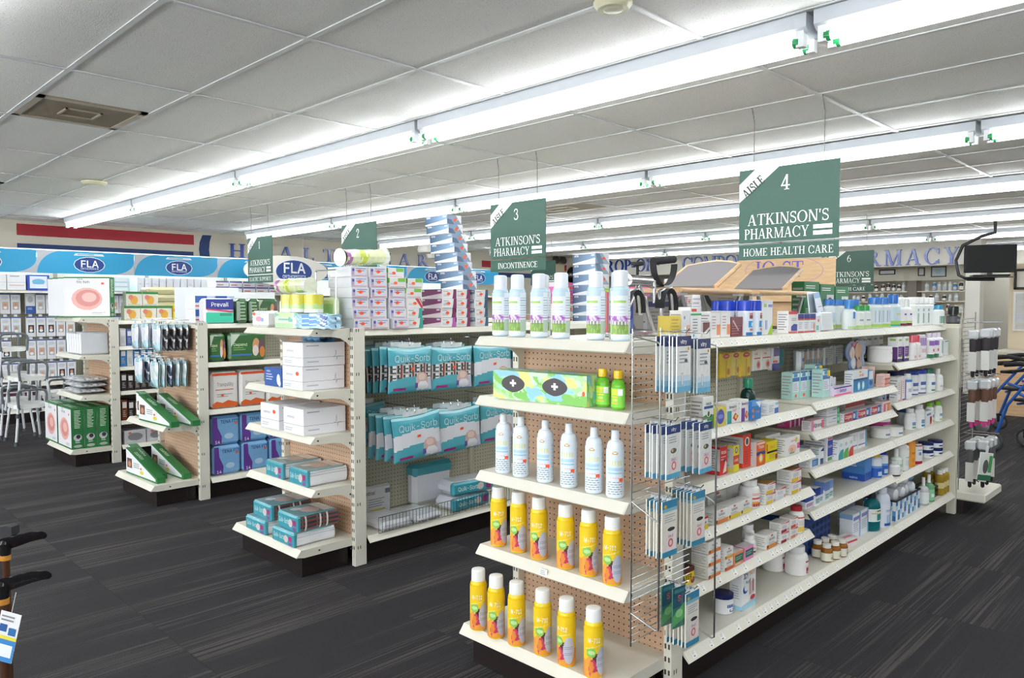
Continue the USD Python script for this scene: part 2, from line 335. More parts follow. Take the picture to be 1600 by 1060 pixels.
def glyph(c):
    U = unary_union
    if c == 'A': return U([_dg(.06, 0, .36, 1, .07), _dg(.62, 0, .36, 1, .15), _R(.2, .3, .62, .36), _R(0, 0, .22, .05), _R(.54, 0, .86, .05)]), .86
    if c == 'C': return U([_ring(.44, .5, .44, .52, .15, .06).difference(_R(.62, .22, 1, .78)), _R(.77, .62, .82, .98), _R(.77, .04, .82, .3)]), .86
    if c == 'D': return U([_stem(.09), _ring(.36, .5, .46, .5, .155, .055).intersection(_R(.3, 0, 1, 1)), _R(.1, 0, .36, .055), _R(.1, .945, .36, 1)]), .84
    if c == 'E': return U([_stem(.09), _R(.1, .945, .64, 1), _R(.1, 0, .66, .055), _R(.2, .48, .5, .54), _R(.59, .8, .64, 1), _R(.61, 0, .66, .22), _R(.46, .4, .5, .62)]), .7
    if c == 'F': return U([_stem(.09), _R(.1, .945, .62, 1), _R(.2, .48, .5, .54), _R(.57, .78, .62, 1), _R(.46, .4, .5, .62)]), .64
    if c == 'G': return U([_ring(.44, .5, .44, .52, .15, .06).difference(_R(.62, .4, 1, .78)), _R(.68, .05, .82, .42), _R(.55, .38, .9, .43), _R(.77, .64, .82, .98)]), .92
    if c == 'H': return U([_stem(.09), _stem(.62), _R(.2, .475, .7, .535)]), .87
    if c == 'I': return _stem(.09), .34
    if c == 'J': return U([_R(.3, .12, .455, 1), _R(.2, .95, .55, 1), _arc(.2, .12, .18, .2, -150, 0, .1)]), .56
    if c == 'K': return U([_stem(.09), _dg(.22, .42, .62, 1, .07), _dg(.62, 0, .3, .56, .17), _R(.53, .95, .78, 1), _R(.54, 0, .86, .05)]), .86
    if c == 'L': return U([_stem(.09), _R(.1, 0, .64, .055), _R(.59, 0, .64, .26)]), .66
    if c == 'M': return U([_stem(.1, .07), _stem(.82, .155), _dg(.42, 0, .1, 1, .15), _dg(.46, 0, .85, 1, .07)]), 1.07
    if c == 'N': return U([_stem(.1, .07), _stem(.7, .07, bot=0), _dg(.62, 0, .08, 1, .16), _R(.7, 0, .77, .3)]), .87
    if c == 'O': return _ring(.46, .5, .45, .52, .15, .055), .92
    if c == 'P': return U([_stem(.09), _ring(.3, .73, .34, .27, .15, .055).intersection(_R(.3, 0, 1, 1)), _R(.1, .945, .31, 1), _R(.1, .46, .31, .515)]), .66
    if c == 'R': return U([_stem(.09), _ring(.3, .74, .32, .26, .15, .055).intersection(_R(.3, 0, 1, 1)), _R(.1, .945, .31, 1), _R(.1, .48, .31, .535), _dg(.62, 0, .3, .5, .17), _R(.6, 0, .86, .05)]), .84
    if c == 'S': return U([_arc(.3, .745, .22, .225, 20, 250, .09), _arc(.3, .265, .24, .235, 70, -160, .1), _dg(.36, .42, .12, .64, .17), _R(.49, .72, .54, .99), _R(.04, .02, .09, .3)]), .6
    if c == 'T': return U([_stem(.3, top=0), _R(0, .945, .75, 1), _R(0, .74, .05, 1), _R(.7, .74, .75, 1)]), .76
    if c == 'U': return U([_R(.09, .3, .245, 1), _R(0, .95, .33, 1), _R(.64, .3, .71, 1), _R(.55, .95, .8, 1), _ring(.4, .32, .31, .34, .15, .07).intersection(_R(0, -.1, 1, .32))]), .82
    if c == 'V': return U([_dg(.36, 0, .06, 1, .15), _dg(.38, 0, .68, 1, .07), _R(0, .95, .3, 1), _R(.58, .95, .84, 1)]), .82
    if c == 'Y': return U([_stem(.34, top=0, y1=.5), _dg(.34, .42, .06, 1, .16), _dg(.42, .42, .7, 1, .07), _R(0, .95, .3, 1), _R(.58, .95, .84, 1)]), .84
    if c == "'": return Polygon([(.04, .68), (.1, .68), (.17, 1), (.03, 1)]), .2
    if c == '-': return _R(.04, .34, .36, .44), .4
    if c == '=': return U([_R(.06, .06, .95, .42), _R(.06, .58, .95, .94)]), 1.0
    if c == '1': return U([_stem(.2, .14, top=0), _dg(.08, .8, .2, 1, .1)]), .5
    if c == '2': return U([_arc(.28, .74, .2, .22, 200, -40, .11), _dg(.04, .05, .4, .66, .1), _R(.04, 0, .54, .1), _R(.5, 0, .55, .22)]), .6
    if c == '3': return U([_arc(.26, .755, .2, .2, 190, -90, .1), _arc(.26, .285, .23, .25, 90, -165, .11)]), .56
    if c == '4': return U([_R(.36, 0, .5, 1), _R(.02, .24, .64, .33), _dg(.02, .28, .38, 1, .1), _R(.26, 0, .6, .05)]), .68
    if c == '5': return U([_R(.1, .9, .5, 1), _dg(.08, .5, .12, 1, .07), _arc(.26, .31, .23, .28, 120, -165, .11)]), .58
    if c == '6': return U([_ring(.3, .31, .27, .33, .11, .06), _arc(.46, .36, .4, .6, 178, 95, .1)]), .6
    return Polygon(), .36
_GL = {}
def serif(text, gap=.06):
    x, out = 0.0, []
    for ch in text:
        if ch not in _GL: _GL[ch] = glyph(ch)
        g, w = _GL[ch]
        if not g.is_empty: out.append(affinity.translate(g, x, 0))
        x += w + gap
    return unary_union(out), x - gap
_SM = {}
def serif_mesh(text):
    if text not in _SM:
        b = B(); g, _ = serif(text); b.poly(g, (1, 1, 1)); _SM[text] = (np.vstack(b.v), np.vstack(b.f))
    return _SM[text]

# ------------------------------------------------------------------ bottles
def ring_prof(r, h, sh, nr, nh, base=.004):
    """foot, wall, shoulder to a neck"""
    p = [(0, 0), (r - base, 0), (r, base)]
    p += [(r, h - sh)]
    for k in range(1, 6):
        a = k / 5 * math.pi / 2; p.append((nr + (r - nr) * math.cos(a), h - sh + sh * math.sin(a)))
    if nh > 0: p += [(nr, h + nh)]
    p += [(0, h + nh)]
    return p

def bottle(t, r, h, body, cap, cr, chh, sh=.02, nr=None, nh=.004, label=None, lab_col='#ffffff', bands=(), mat='gloss', n=18, capname='cap', oval=1.0, capmat='gloss', labelmat='print'):
    """body, cap and wrapped label; bands = [(z0, z1, a0, a1, colour)] as fractions of the label's height and degrees round from the front"""
    nr = nr or cr * .8
    Tm = np.diag([1, oval, 1, 1]).astype(float)
    part(t, 'body', B().lathe(ring_prof(r, h, sh, nr, nh), body, n, T=Tm), mat)
    z = h + nh - .001
    part(t, capname, B().lathe([(0, z), (cr, z), (cr, z + chh * .9), (cr * .9, z + chh), (0, z + chh)], cap, n, T=Tm if cr > r * .8 else None), capmat)
    if label:
        z0, z1 = label[0] * h, label[1] * h
        b = B().lathe([(r + .0006, z0), (r + .0006, z1)], lab_col, 24, T=Tm)
        for q, (f0, f1, a0, a1, c) in enumerate(bands):
            rr = r + .0009 + .0002 * q; m = max(2, int((a1 - a0) / 15)); a = np.radians(np.linspace(a0, a1, m + 1) - 90)
            v = np.vstack([np.c_[rr * np.cos(a), rr * oval * np.sin(a), 0 * a + z0 + f0 * (z1 - z0)], np.c_[rr * np.cos(a), rr * oval * np.sin(a), 0 * a + z0 + f1 * (z1 - z0)]])
            b.add(v, [(i, i + 1, m + 2 + i, m + 1 + i) for i in range(m)], c, 60)
        part(t, 'wrap_label', b, labelmat)

# ================================================================== the room
CREAM, DARK, WALLC = '#e0dccf', '#231b1a', '#cdc7b8'
X0, X1, Y0, Y1, H = -12.0, 5.0, -6.0, 17.4, 2.69
GX, GY, DX, DY = -2.9937, 1.1509, 1.2192, 0.6096

def inview(x, y, z, pad=0.12):
    d = np.array([x, y, z]) - EYE; w = d @ _f
    return w > .3 and abs(d @ _r / w * FPX) < 800 * (1 + pad) and abs(d @ _u / w * FPX) < 530 * (1 + pad)

floor = thing('floor', 'charcoal striped carpet tiles over the shop floor', None, kind='structure')
part(floor, 'underlay', B().box((X0, Y0, -.05), (X1, Y1, -.006), '#1d1c1e'), 'matte')
tiles = []
for i in range(19):
    for j in range(26):
        a, b = X0 - .1 + i * .9144, -5.9932 + .41 - .4148 + j * .9144 
        if a < X1 and b < Y1:
            tiles.append((math.hypot(a + .45, b + .45), inview(a + .45, b + .45, 0, .35), a, b))
tiles.sort(key=lambda t: (not t[1], t[0]))
rest = B()
for k, (_, vis, a, b) in enumerate(tiles):
    lo, hi = (max(a, X0) + .0008, max(b, Y0) + .0008, -.006), (min(a + .9144, X1) - .0008, min(b + .9144, Y1) - .0008, 0)
    if k < 300 and vis: part(floor, 'carpet_tile', B().box(lo, hi, '#39363a'), 'carpet')
    else: rest.box(lo, hi, '#39363a')
part(floor, 'carpet_tile_field', rest, 'carpet', kind='stuff')

ceiling = thing('ceiling', 'white suspended ceiling of fissured tiles in a metal grid', None, kind='structure')
VENTS = [(-5.432, -4.8225, 1.1509)]
tl = []
for i in range(-8, 7):
    for j in range(-12, 27):
        a, b = GX + i * DX, GY + j * DY
        c0, c1, d0, d1 = max(a, X0), min(a + DX, X1), max(b, Y0), min(b + DY, Y1)
        if c1 - c0 > .05 and d1 - d0 > .05:
            tl.append(((c0 + c1) / 2, (d0 + d1) / 2, c0, c1, d0, d1, i, j))
tl.sort(key=lambda t: (not inview(t[0], t[1], H, .3), math.hypot(t[0], t[1])))
rest = B(); grid = B()
for k, (x, y, c0, c1, d0, d1, i, j) in enumerate(tl):
    if (i, j) == (-2, 0): c0 = -4.8225
    if (i, j) == (-5, 0): c0 = -8.4801
    if (i, j) in ((-3, 9),): continue
    lo, hi = (c0 + .004, d0 + .004, H), (c1 - .004, d1 - .004, H + .012)
    if k < 298 and inview(x, y, H, .3): part(ceiling, 'tile', B().box(lo, hi, '#dddad5'), 'tile')
    else: rest.box(lo, hi, '#dddad5')
part(ceiling, 'tile_field', rest, 'tile', kind='stuff')
for i in range(-8, 8):
    x = GX + i * DX
    if X0 < x < X1: grid.box((x - .012, Y0, H - .007), (x + .012, Y1, H - .0015), '#d9dadb')
for j in range(-12, 27):
    y = GY + j * DY
    if Y0 < y < Y1: grid.box((X0, y - .012, H - .0065), (X1, y + .012, H - .001), '#d9dadb')
part(ceiling, 'ceiling_grid', grid, 'paint')
part(ceiling, 'plenum_cover', B().box((X0, Y0, H + .02), (X1, Y1, H + .06), '#c8c6c2'), 'matte')

def vent(name, label, c0, c1, d0, d1, col, inner):
    t = thing(name, label, 'vent', ((c0 + c1) / 2, (d0 + d1) / 2, H - .008))
    w, d = (c1 - c0) / 2 - .012, (d1 - d0) / 2 - .012
    b = B()
    b.box((-w, -d, 0), (w, -d + .04, .014), col).box((-w, d - .04, 0), (w, d, .014), col).box((-w, -d, 0), (-w + .04, d, .014), col).box((w - .04, -d, 0), (w, d, .014), col)
    part(t, 'frame', b, 'paint'); b = B()
    part(t, 'panel', B().box((-w + .04, -d + .04, .006), (w - .04, d - .04, .012), inner), 'matte')
    for s in (.34,):
        b = B(); ww, dd = w * s, d * s; q = .012
        b.box((-ww, -dd, -.002), (ww, -dd + q, .006), col).box((-ww, dd - q, -.002), (ww, dd, .006), col).box((-ww, -dd, -.002), (-ww + q, dd, .006), col).box((ww - q, -dd, -.002), (ww, dd, .006), col)
        part(t, 'louvre', b, 'paint')
vent('ceiling_vent', 'brown square air vent in the ceiling at upper left', -5.432, -4.8225, 1.1509, 1.1509 + DY, '#a39480', '#8f826f')
vent('ceiling_vent', 'brown air vent cut by the left edge of the photo', GX - 5 * DX, GX - 4.5 * DX, GY, GY + DY, '#a39480', '#8f826f')
vent('ceiling_vent', 'pale stained ceiling diffuser behind the aisle three sign', GX - 3 * DX, GX - 2 * DX, GY + 9 * DY, GY + 10 * DY, '#d6d2c8', '#c7bda8')

def wall(name, lo, hi, col, label):
    p = B().box(lo, hi, col).define(numbered('/World', name), 'matte'); say(p, label, None, None, 'structure')
wall('wall_left', (X0 - .12, Y0, 0), (X0, Y1, H), WALLC, 'beige left wall with a red and a blue stripe near the ceiling')
wall('wall_back', (X0, Y1, 0), (X1, Y1 + .12, H), '#d3cec2', 'pale back wall behind the pharmacy counter')
wall('wall_right', (X1, Y0, 0), (X1 + .12, Y1, H), '#d9d6cf', 'plain pale right wall outside the picture')
wall('wall_front', (X0, Y0 - .2, 0), (X1, Y0 - .08, .6), '#d9d6cf', 'sill height wall of the shop front behind the viewer')
wall('wall_front_upper', (X0, Y0 - .2, 2.4), (X1, Y0 - .08, H), '#d9d6cf', 'lintel wall of the shop front behind the viewer')
for k_, (a_, b_) in enumerate(((X0, -10.92), (-6.28, -5.52), (-.88, -.12), (4.52, X1))): wall('wall_front_pier_%d' % (k_ + 1), (a_, Y0 - .2, .6), (b_, Y0 - .08, 2.4), '#d9d6cf', 'pier between the added window openings behind the viewer')

def onwall(name, b, label, cat, material='matte'):
    p = b.define(numbered('/World', name), material); say(p, label, cat)
WL = lambda y, z: FR((X0 + .001, y, z), (0, 1, 0), (0, 0, 1))       # u = +Y, v = z, faces +X
RED, NAVY, BLUE = '#a8303a', '#2c3f70', '#27479a'
for (n, g, l) in (('wall_stripe', _R(2.6, 2.485, 4.99, 2.64), 'broad red stripe painted on the left wall'), ('wall_stripe', _R(2.6, 2.27, 4.98, 2.375), 'broad navy stripe painted on the left wall under the red one')):
    onwall(n, B().poly(g, RED if '485' in str(g.bounds) or g.bounds[1] > 2.4 else NAVY, WL(0, 0), .004), l, 'stripe')
g = _el(5.62, 2.42, .55, .5).difference(_el(5.78, 2.42, .55, .6)).intersection(_R(5, 2.29, 5.32, 2.65))
onwall('wall_swoosh', B().poly(g, NAVY, WL(0, 0), .004), 'curved navy stroke between the stripes and the blue letters', 'stripe')
onwall('wall_stripe', B().poly(_R(11.2, 2.36, 14.0, 2.5), RED, WL(0, 0), .004), 'far red stripe on the left wall after the blue letters', 'stripe')
onwall('wall_stripe', B().poly(_R(11.2, 2.16, 14.0, 2.26), NAVY, WL(0, 0), .004), 'far navy stripe on the left wall after the blue letters', 'stripe')

def letters(text, size, frame_at, span, col, name, label, depth=.03, cat='sign', wide=1.0):
    """wall lettering: one thing, every letter a part; frame_at(u) gives the transform, letters spread over span"""
    t = thing(name, label, cat)
    lw = [(_glw(ch)) * wide for ch in text]; tot = sum(lw); gap = (span[1] - span[0] - tot * size) / max(1, len(text) - 1); x = span[0]
    for ch, w in zip(text, lw):
        g = glyph(ch)[0]
        if not g.is_empty:
            part(t, 'letter', B().poly(affinity.scale(g, size * wide, size, origin=(0, 0)), col, frame_at(x), depth), 'gloss')
        x += w * size + gap
def _glw(ch): return glyph(ch)[1]
letters('HEALTH CARE', .225, lambda x: WL(x, 2.315), (5.56, 10.12), '#23459a', 'wall_lettering', 'raised blue serif letters spelling HEALTH CARE on the left wall', .02, wide=1.4)

# pharmacy front: lettered fascia, post, wall shelves behind it
wall('trim_1', (X0, 14.8, 2.23), (-3.62, 14.95, H), '#c9c5bc', 'grey beige fascia carrying the blue pharmacy lettering')
wall('trim_2', (-3.62, 14.72, 0), (-3.4, 15.0, H), '#d4d0c8', 'square pale post at the end of the pharmacy fascia')
wall('trim_3', (-7.2, 15.9, 2.0), (-3.9, 16.2, 2.23), '#e4dfd0', 'cream upper cupboard front above the medicine shelves')
BF = lambda x, z: FR((x, 14.799, z), (1, 0, 0), (0, 0, 1))
letters('DROP-OFF', .285, lambda x: BF(x, 2.33), (-12.0 + .35, -9.85), BLUE, 'fascia_lettering', 'raised blue serif letters spelling DROP-OFF on the fascia')
letters('COMPOUNDING', .285, lambda x: BF(x, 2.31), (-9.25, -6.55), BLUE, 'fascia_lettering', 'raised blue serif letters spelling COMPOUNDING on the fascia')
letters('PHARMACY', .285, lambda x: BF(x, 2.25), (-6.15, -3.74), BLUE, 'fascia_lettering', 'raised blue serif letters spelling PHARMACY on the fascia')

# ------------------------------------------------------------------ fluorescent strip lights
def build_fixture(t):
    L = 2.44
    part(t, 'housing', B().hull([(x, y, z) for x in (-1.235, 1.235) for (y, z) in ((-.075, .02), (-.075, .075), (.075, .02), (.075, .075), (-.05, 0), (.05, 0))], '#c6cbd2'), 'paint')
    for y in (-.048, .048):
        part(t, 'tube', B().lathe([(0, -1.175), (.019, -1.175), (.019, 1.175), (0, 1.175)], '#ffffff', 12, T=TR(0, y, -.03, ry=90)), 'tube', 'lit white tube')
        for s in (-1, 1):
            part(t, 'tube_cap', B().lathe([(0, -.012), (.021, -.012), (.021, .012), (0, .012)], '#2f9a5c', 12, T=TR(s * 1.187, y, -.03, ry=90)), 'gloss', 'green end cap of the tube')
            part(t, 'lampholder', B().box((s * 1.2 - .01 * s, y - .017, -.052), (s * 1.222, y + .017, .02), '#eceef0'), 'paint')
ROWY = [-4.6, -2.1, .47, 3.06, 5.56, 8.06, 10.8, 13.45]
names = {3: 'nearest row', 4: 'second row from the near side', 5: 'third row', 6: 'fourth row', 7: 'row just before the fascia'}
for r, y in enumerate(ROWY):
    for k in range(6):
        x = -10.05 + 2.5 * k
        if r in names: lab, grp = f'twin tube fluorescent ceiling light, {names[r]}, {["farthest left end","second from left end","third from left end","fourth from left end","fifth from left end","right end"][k]}', None
        else: lab, grp = f'fluorescent ceiling light behind the viewer, {ORD[r]} row from the shop windows, {nth(k, 6)}', None
        put('fixture', 'fluorescent_light', 'ceiling light', lab, (x, y, 2.607), 0, build_fixture, grp)
for x in (-2.6, -.1, 2.4):
    put('fixture', 'fluorescent_light', 'ceiling light', 'far fluorescent ceiling light beyond the post, %s' % {-2.6: 'next to the post', -.1: 'in the middle', 2.4: 'right end'}[x], (x, 16.7, 2.607), 0, build_fixture)

# ------------------------------------------------------------------ hanging aisle signs
GREEN = '#315a4d'
def aisle_sign(x, y, num, strip, label, zt=2.32, w=.59):
    t = thing('aisle_sign', label, 'sign', (x, y, zt))
    h = .43
    b = B().box((-w / 2, 0, -h), (w / 2, .006, 0), GREEN)
    T = FR((-w / 2, 0, -h), (1, 0, 0), (0, 0, 1)); wht = '#eef3ef'
    deco(b, T, w, h, [('p', [(0, .56), (.42, 1), (.17, 1), (0, .81)], wht)], .0006)
    s, l = serif('AISLE', .1)
    ang = math.degrees(math.atan2(.44 * h, .42 * w))
    k = .052; s = s.buffer(.022)
    g = affinity.rotate(affinity.translate(affinity.scale(s, k * .8, k, origin=(0, 0)), -l * k * .4, -k / 2), ang, origin=(0, 0))
    g = affinity.translate(g, .15 * w, .845 * h - .035)
    T2 = T.copy(); T2[1, 3] -= .0012; b.poly(g, '#16302a', T2)
    deco(b, T, w, h, [('s', .48, .78, .2, num, wht), ('s', .5, .31, .15, "ATKINSON'S", wht, .9)], .0008)
    s, l = serif('PHARMACY', .05); kx = .66 * w / l
    b.poly(affinity.translate(affinity.scale(s, kx, .14 * h, origin=(0, 0)), .06 * w, .05 * h), wht, T2)
    deco(b, T, w, h, [('r', .76, .055, .94, .11, wht), ('r', .76, .135, .94, .19, wht)], .0008)
    part(t, 'panel', b, 'print')
    if strip:
        b = B().box((-w / 2, 0, -h - .1), (w / 2, .006, -h - .012), GREEN)
        deco(b, FR((-w / 2, 0, -h - .1), (1, 0, 0), (0, 0, 1)), w, .088, [('s', .5, .5, .5, strip, wht, .9)], .0008)
        part(t, 'strip', b, 'print', 'lower strip with the department name')
    for s in (-1, 1):
        part(t, 'chain', B().tube([(s * w * .35, .003, -.01), (s * w * .35, .003, H - zt - .1), (s * w * .35 - .015, .003, H - zt - .01)], .0022, '#77776f', 5), 'alu')
aisle_sign(-1.94, 4.19, '4', 'HOME HEALTH CARE', 'green hanging sign for aisle 4 reading home health care')
aisle_sign(-4.09, 4.19, '3', 'INCONTINENCE', 'green hanging sign for aisle 3 reading incontinence')
aisle_sign(-6.24, 4.19, '2', 'INCONTINENCE', 'green hanging sign for aisle 2 with its foot behind tissue packs')
aisle_sign(-8.25, 4.19, '1', 'ELASTIC SUPPORTS', 'green hanging sign for aisle 1 reading elastic supports')
aisle_sign(-9.12, 10.0, '5', None, 'small far green sign for aisle 5 behind the aisle three sign')
aisle_sign(-3.78, 10.0, '6', 'HEALTH CARE', 'far green hanging sign for aisle 6 before the pharmacy fascia', 2.22)

# ================================================================== gondola shelving
def extr(poly, a, b, axis='y'):
    """extrude an (x, z) outline along y, or a (y, z) outline along x"""
    m = trimesh.creation.extrude_polygon(Polygon(poly), b - a, engine='earcut'); v = np.asarray(m.vertices)
    if axis == 'y': w = np.c_[v[:, 0], v[:, 2] + a, v[:, 1]]; f = m.faces[:, ::-1]
    else: w = np.c_[v[:, 2] + a, v[:, 0], v[:, 1]]; f = m.faces
    return w, f

def run_shelf(t, cx, sgn, ya, yb, z, front, name='shelf', tags=0, seed=0, brackets=True, base=False):
    b = B(); x = lambda r: cx + sgn * r
    w, f = extr([(x(.02), z), (x(front - .03), z), (x(front), z - .035), (x(front - .006), z - .04), (x(front - .034), z - .012), (x(.02), z - .012)], ya + .002, yb - .002)
    b.add(w, f, CREAM)
    p = part(t, name, b, 'deck')
    if brackets:
        for yy in (ya + .004, yb - .008):
            w, f = extr([(x(.02), z - .012), (x(front - .045), z - .012), (x(front - .03), z - .04), (x(front - .1), z - .042), (x(.1), z - .062), (x(.02), z - .085)], yy, yy + .004)
            part(p, 'bracket', B().add(w, f, '#cfcab8'), 'deck')
    rr = random.Random(seed)
    if tags:
        ang = math.degrees(math.atan2(.03, .035)); n = 0; y = ya + .04
        while n < tags and y < yb - .06:
            wd = rr.choice((.028, .03, .034))
            o = np.array((x(front - .026), y, z - .006)); v = np.array((sgn * .026, 0, -.031)); v /= np.linalg.norm(v)
            nrm = np.array((.77, 0, .64)) * (sgn, 1, 1)
            T = FR(o + nrm * .0012, (0, 1, 0), -v) if sgn > 0 else FR(o, (0, 1, 0), v)
            bb = B().add([(0, -.03, 0), (wd, -.03, 0), (wd, -.002, 0), (0, -.002, 0)], [(0, 1, 2, 3)], '#f1f0ea', T=T)
            deco(bb, T @ TR(0, -.03, 0), wd, .028, [('l', .1, .45, .9, .95, 3, '#a9a9a4'), ('r', .2, .1, .6, .3, '#8d8d8a')], .0003)
            part(p, 'price_tag', bb, 'print')
            n += 1; y += wd + rr.choice((.015, .03, .06, .1))
    return p

SEC = [2.53, 3.72, 4.91, 6.13]
def gondola(cx, label, right, tags=False, left=(.6, 1.0)):
    t = thing('gondola_shelving', label, 'shelving')
    ya, yb = SEC[0], SEC[-1]
    part(t, 'kick_plate', B().box((cx - .395, ya, 0), (cx + .395, yb, .118), DARK, .004), 'paint', 'dark brown plinth')
    for i in range(3):
        part(t, 'back_panel', B().box((cx - .012, SEC[i] + .016, .166), (cx + .012, SEC[i + 1] - .016, 1.363), '#c9c6b2'), 'peg_cream', 'perforated cream panel')
        for z, fr in right[i]: run_shelf(t, cx, 1, SEC[i], SEC[i + 1], z, fr, tags=30 if tags else 0, seed=int(z * 1000) + i)
        run_shelf(t, cx, 1, SEC[i], SEC[i + 1], .165, .455, 'base_shelf', 26 if tags else 0, i, False)
        run_shelf(t, cx, -1, SEC[i], SEC[i + 1], .165, .455, 'base_shelf', 0, i, False)
        for z in left: run_shelf(t, cx, -1, SEC[i], SEC[i + 1], z, .42)
        p = run_shelf(t, cx, 1, SEC[i], SEC[i + 1], 1.38, .37, 'top_shelf', 26 if tags else 0, 50 + i, False)
        run_shelf(t, cx, -1, SEC[i], SEC[i + 1], 1.38, .37, 'top_shelf', 0, i, False)
    for y in SEC: part(t, 'upright', B().box((cx - .03, y - .015, .118), (cx + .03, y + .015, 1.366), '#cfcab8'), 'deck')
    w = B().box((cx - .45, yb + .004, 0), (cx + .45, yb + .045, 1.36), '#d3cfbf', .003)
    part(t, 'end_panel', w, 'deck', 'solid end panel')
    return t
G4, G3, G2, G1 = -1.99, -4.13, -6.27, -8.28
T4 = gondola(G4, 'long cream gondola nearest the viewer with medicines on its right side', [[(1.02, .44), (.803, .44), (.615, .44), (.40, .44)], [(1.035, .44), (.885, .44), (.695, .44), (.483, .44)], [(1.165, .44), (.92, .44), (.695, .44), (.465, .44)]], True)
T3 = gondola(G3, 'cream gondola with hanging incontinence bags, second from the right', [[], [], []])
T2 = gondola(G2, 'cream gondola with green, orange and purple packs, third from the right', [[(1.075, .42), (.70, .42)], [(1.075, .42), (.70, .42)], []])
T1 = gondola(G1, 'cream gondola with brace boxes, nearest the left wall', [[(1.13, .42), (.93, .42), (.69, .42), (.40, .42)], [(1.13, .42), (.69, .42)], []])

def endcap(cx, label, shelves, hw=.39, pegs=True, tagz=()):
    t = thing('endcap_display', label, 'shelving')
    yb = 2.485
    part(t, 'kick_plate', B().box((cx - hw + .03, 2.135, 0), (cx + hw - .03, 2.44, .118), DARK, .004), 'paint', 'dark brown plinth')
    part(t, 'back_panel', B().box((cx - hw + .0, yb, .15), (cx + hw, yb + .012, 1.37), '#a98a70'), 'peg_brown', 'brown perforated hardboard panel')
    for s in (-1, 1):
        x = cx + s * (hw + .018); b = B().box((x - .018, 2.445, 0), (x + .018, 2.525, 1.392), CREAM, .002)
        for q in range(26):
            z = .1 + q * .0508
            for yy in (2.462, 2.478) if q % 5 == 0 else ():
                T = FR((x + .018, yy, z), (0, 1, 0), (0, 0, 1)); deco(b, T, .006, .018, [('r', 0, 0, 1, 1, '#5c564a')], .0006)
            T = FR((x - .012, 2.445, z), (1, 0, 0), (0, 0, 1)); deco(b, T, .008, .02, [('r', 0, 0, 1, 1, '#4b463c'), ('r', 2, 0, 3, 1, '#4b463c')], .0006)
        part(t, 'upright', b, 'deck')
    part(t, 'top_rail', B().box((cx - hw, 2.46, 1.345), (cx + hw, 2.51, 1.37), CREAM, .002), 'deck')
    for z in list(shelves) + [.165]:
        base = z == .165; yf = 2.085 if base else 2.18
        w, f = extr([(2.484, z), (yf + .03, z), (yf, z - .036), (yf + .006, z - .041), (yf + .036, z - .012), (2.484, z - .012)], cx - hw, cx + hw, 'x')
        p = part(t, 'base_shelf' if base else 'shelf', B().add(w, f[:, ::-1] if False else f, CREAM), 'deck')
        for s in (-1, 1):
            xs = cx + s * hw; xa, xb = (xs, xs + .004) if s > 0 else (xs - .004, xs)
            if base: pl = [(2.484, z), (yf + .03, z), (yf + .002, z - .036), (yf + .05, z - .045), (2.444, z - .045), (2.444, z - .01)]
            else: pl = [(2.444, z - .001), (yf + .03, z - .001), (yf + .002, z - .036), (yf + .03, z - .042), (2.33, z - .046), (2.38, z - .055), (2.42, z - .078), (2.444, z - .1)]
            w, f = extr(pl, xa, xb, 'x'); b = B().add(w, f, CREAM)
            if s > 0: deco(b, FR((xb, 2.06, z - .1), (0, 1, 0), (0, 0, 1)), .4, .1, [('e', .42, .78, .016, .05, '#3b372f'), ('e', .94, .4, .014, .06, '#3b372f')], .0005)
            part(p, 'bracket', b, 'deck')
    return t
E4 = endcap(G4, 'nearest endcap display with spray cans on five cream shelves', (1.39, 1.135, .81, .487))
E3 = endcap(G3, 'endcap display with white cartons and folded underpads', (1.39, 1.04, .785, .485))
E2 = endcap(G2, 'endcap display with hanging bags above green wedge shaped boxes', (.605,))
E1 = endcap(G1, 'endcap display with sitz bath boxes nearest the left wall', (1.41, 1.055, .665))

# ================================================================== the nearest endcap's stock
def wrapcan(t, r, h, prof, body, cap_prof, cap, col, z0, z1, texts=(), mat='gloss', capmat='gloss', nu=60, nv=40):
    part(t, 'can_body', B().lathe(prof, body, 24), mat)
    part(t, 'cap', B().lathe(cap_prof, cap, 20), capmat)
    b = B(); R_ = r + .0006
    b.grid(nu, nv, lambda u, v: np.stack([R_ * np.cos(2 * np.pi * u), R_ * np.sin(2 * np.pi * u), z0 + (z1 - z0) * v], -1),
           lambda u, v: col((np.degrees(2 * np.pi * u) + 90 + 180) % 360 - 180, v))           # angle 0 = front (-y), + = towards +x
    for (tx, a, zz, hh, c, wmax, bold) in texts:
        v, f = sans(tx, bold); s = hh; wd = v[:, 0].max() * s; k = s * min(1, wmax / wd)
        ang = np.radians(a - 90) + (v[:, 0] * k - v[:, 0].max() * k / 2) / R_
        b.add(np.c_[(R_ + .0006) * np.cos(ang), (R_ + .0006) * np.sin(ang), zz + v[:, 1] * s], f, c, 60)
    part(t, 'printed_wrap', b, 'print')

def pick(shape, rules, base):
    out = np.tile(np.asarray(S(base), float), shape + (1,))
    for m, c in rules: out[m] = S(c)
    return out

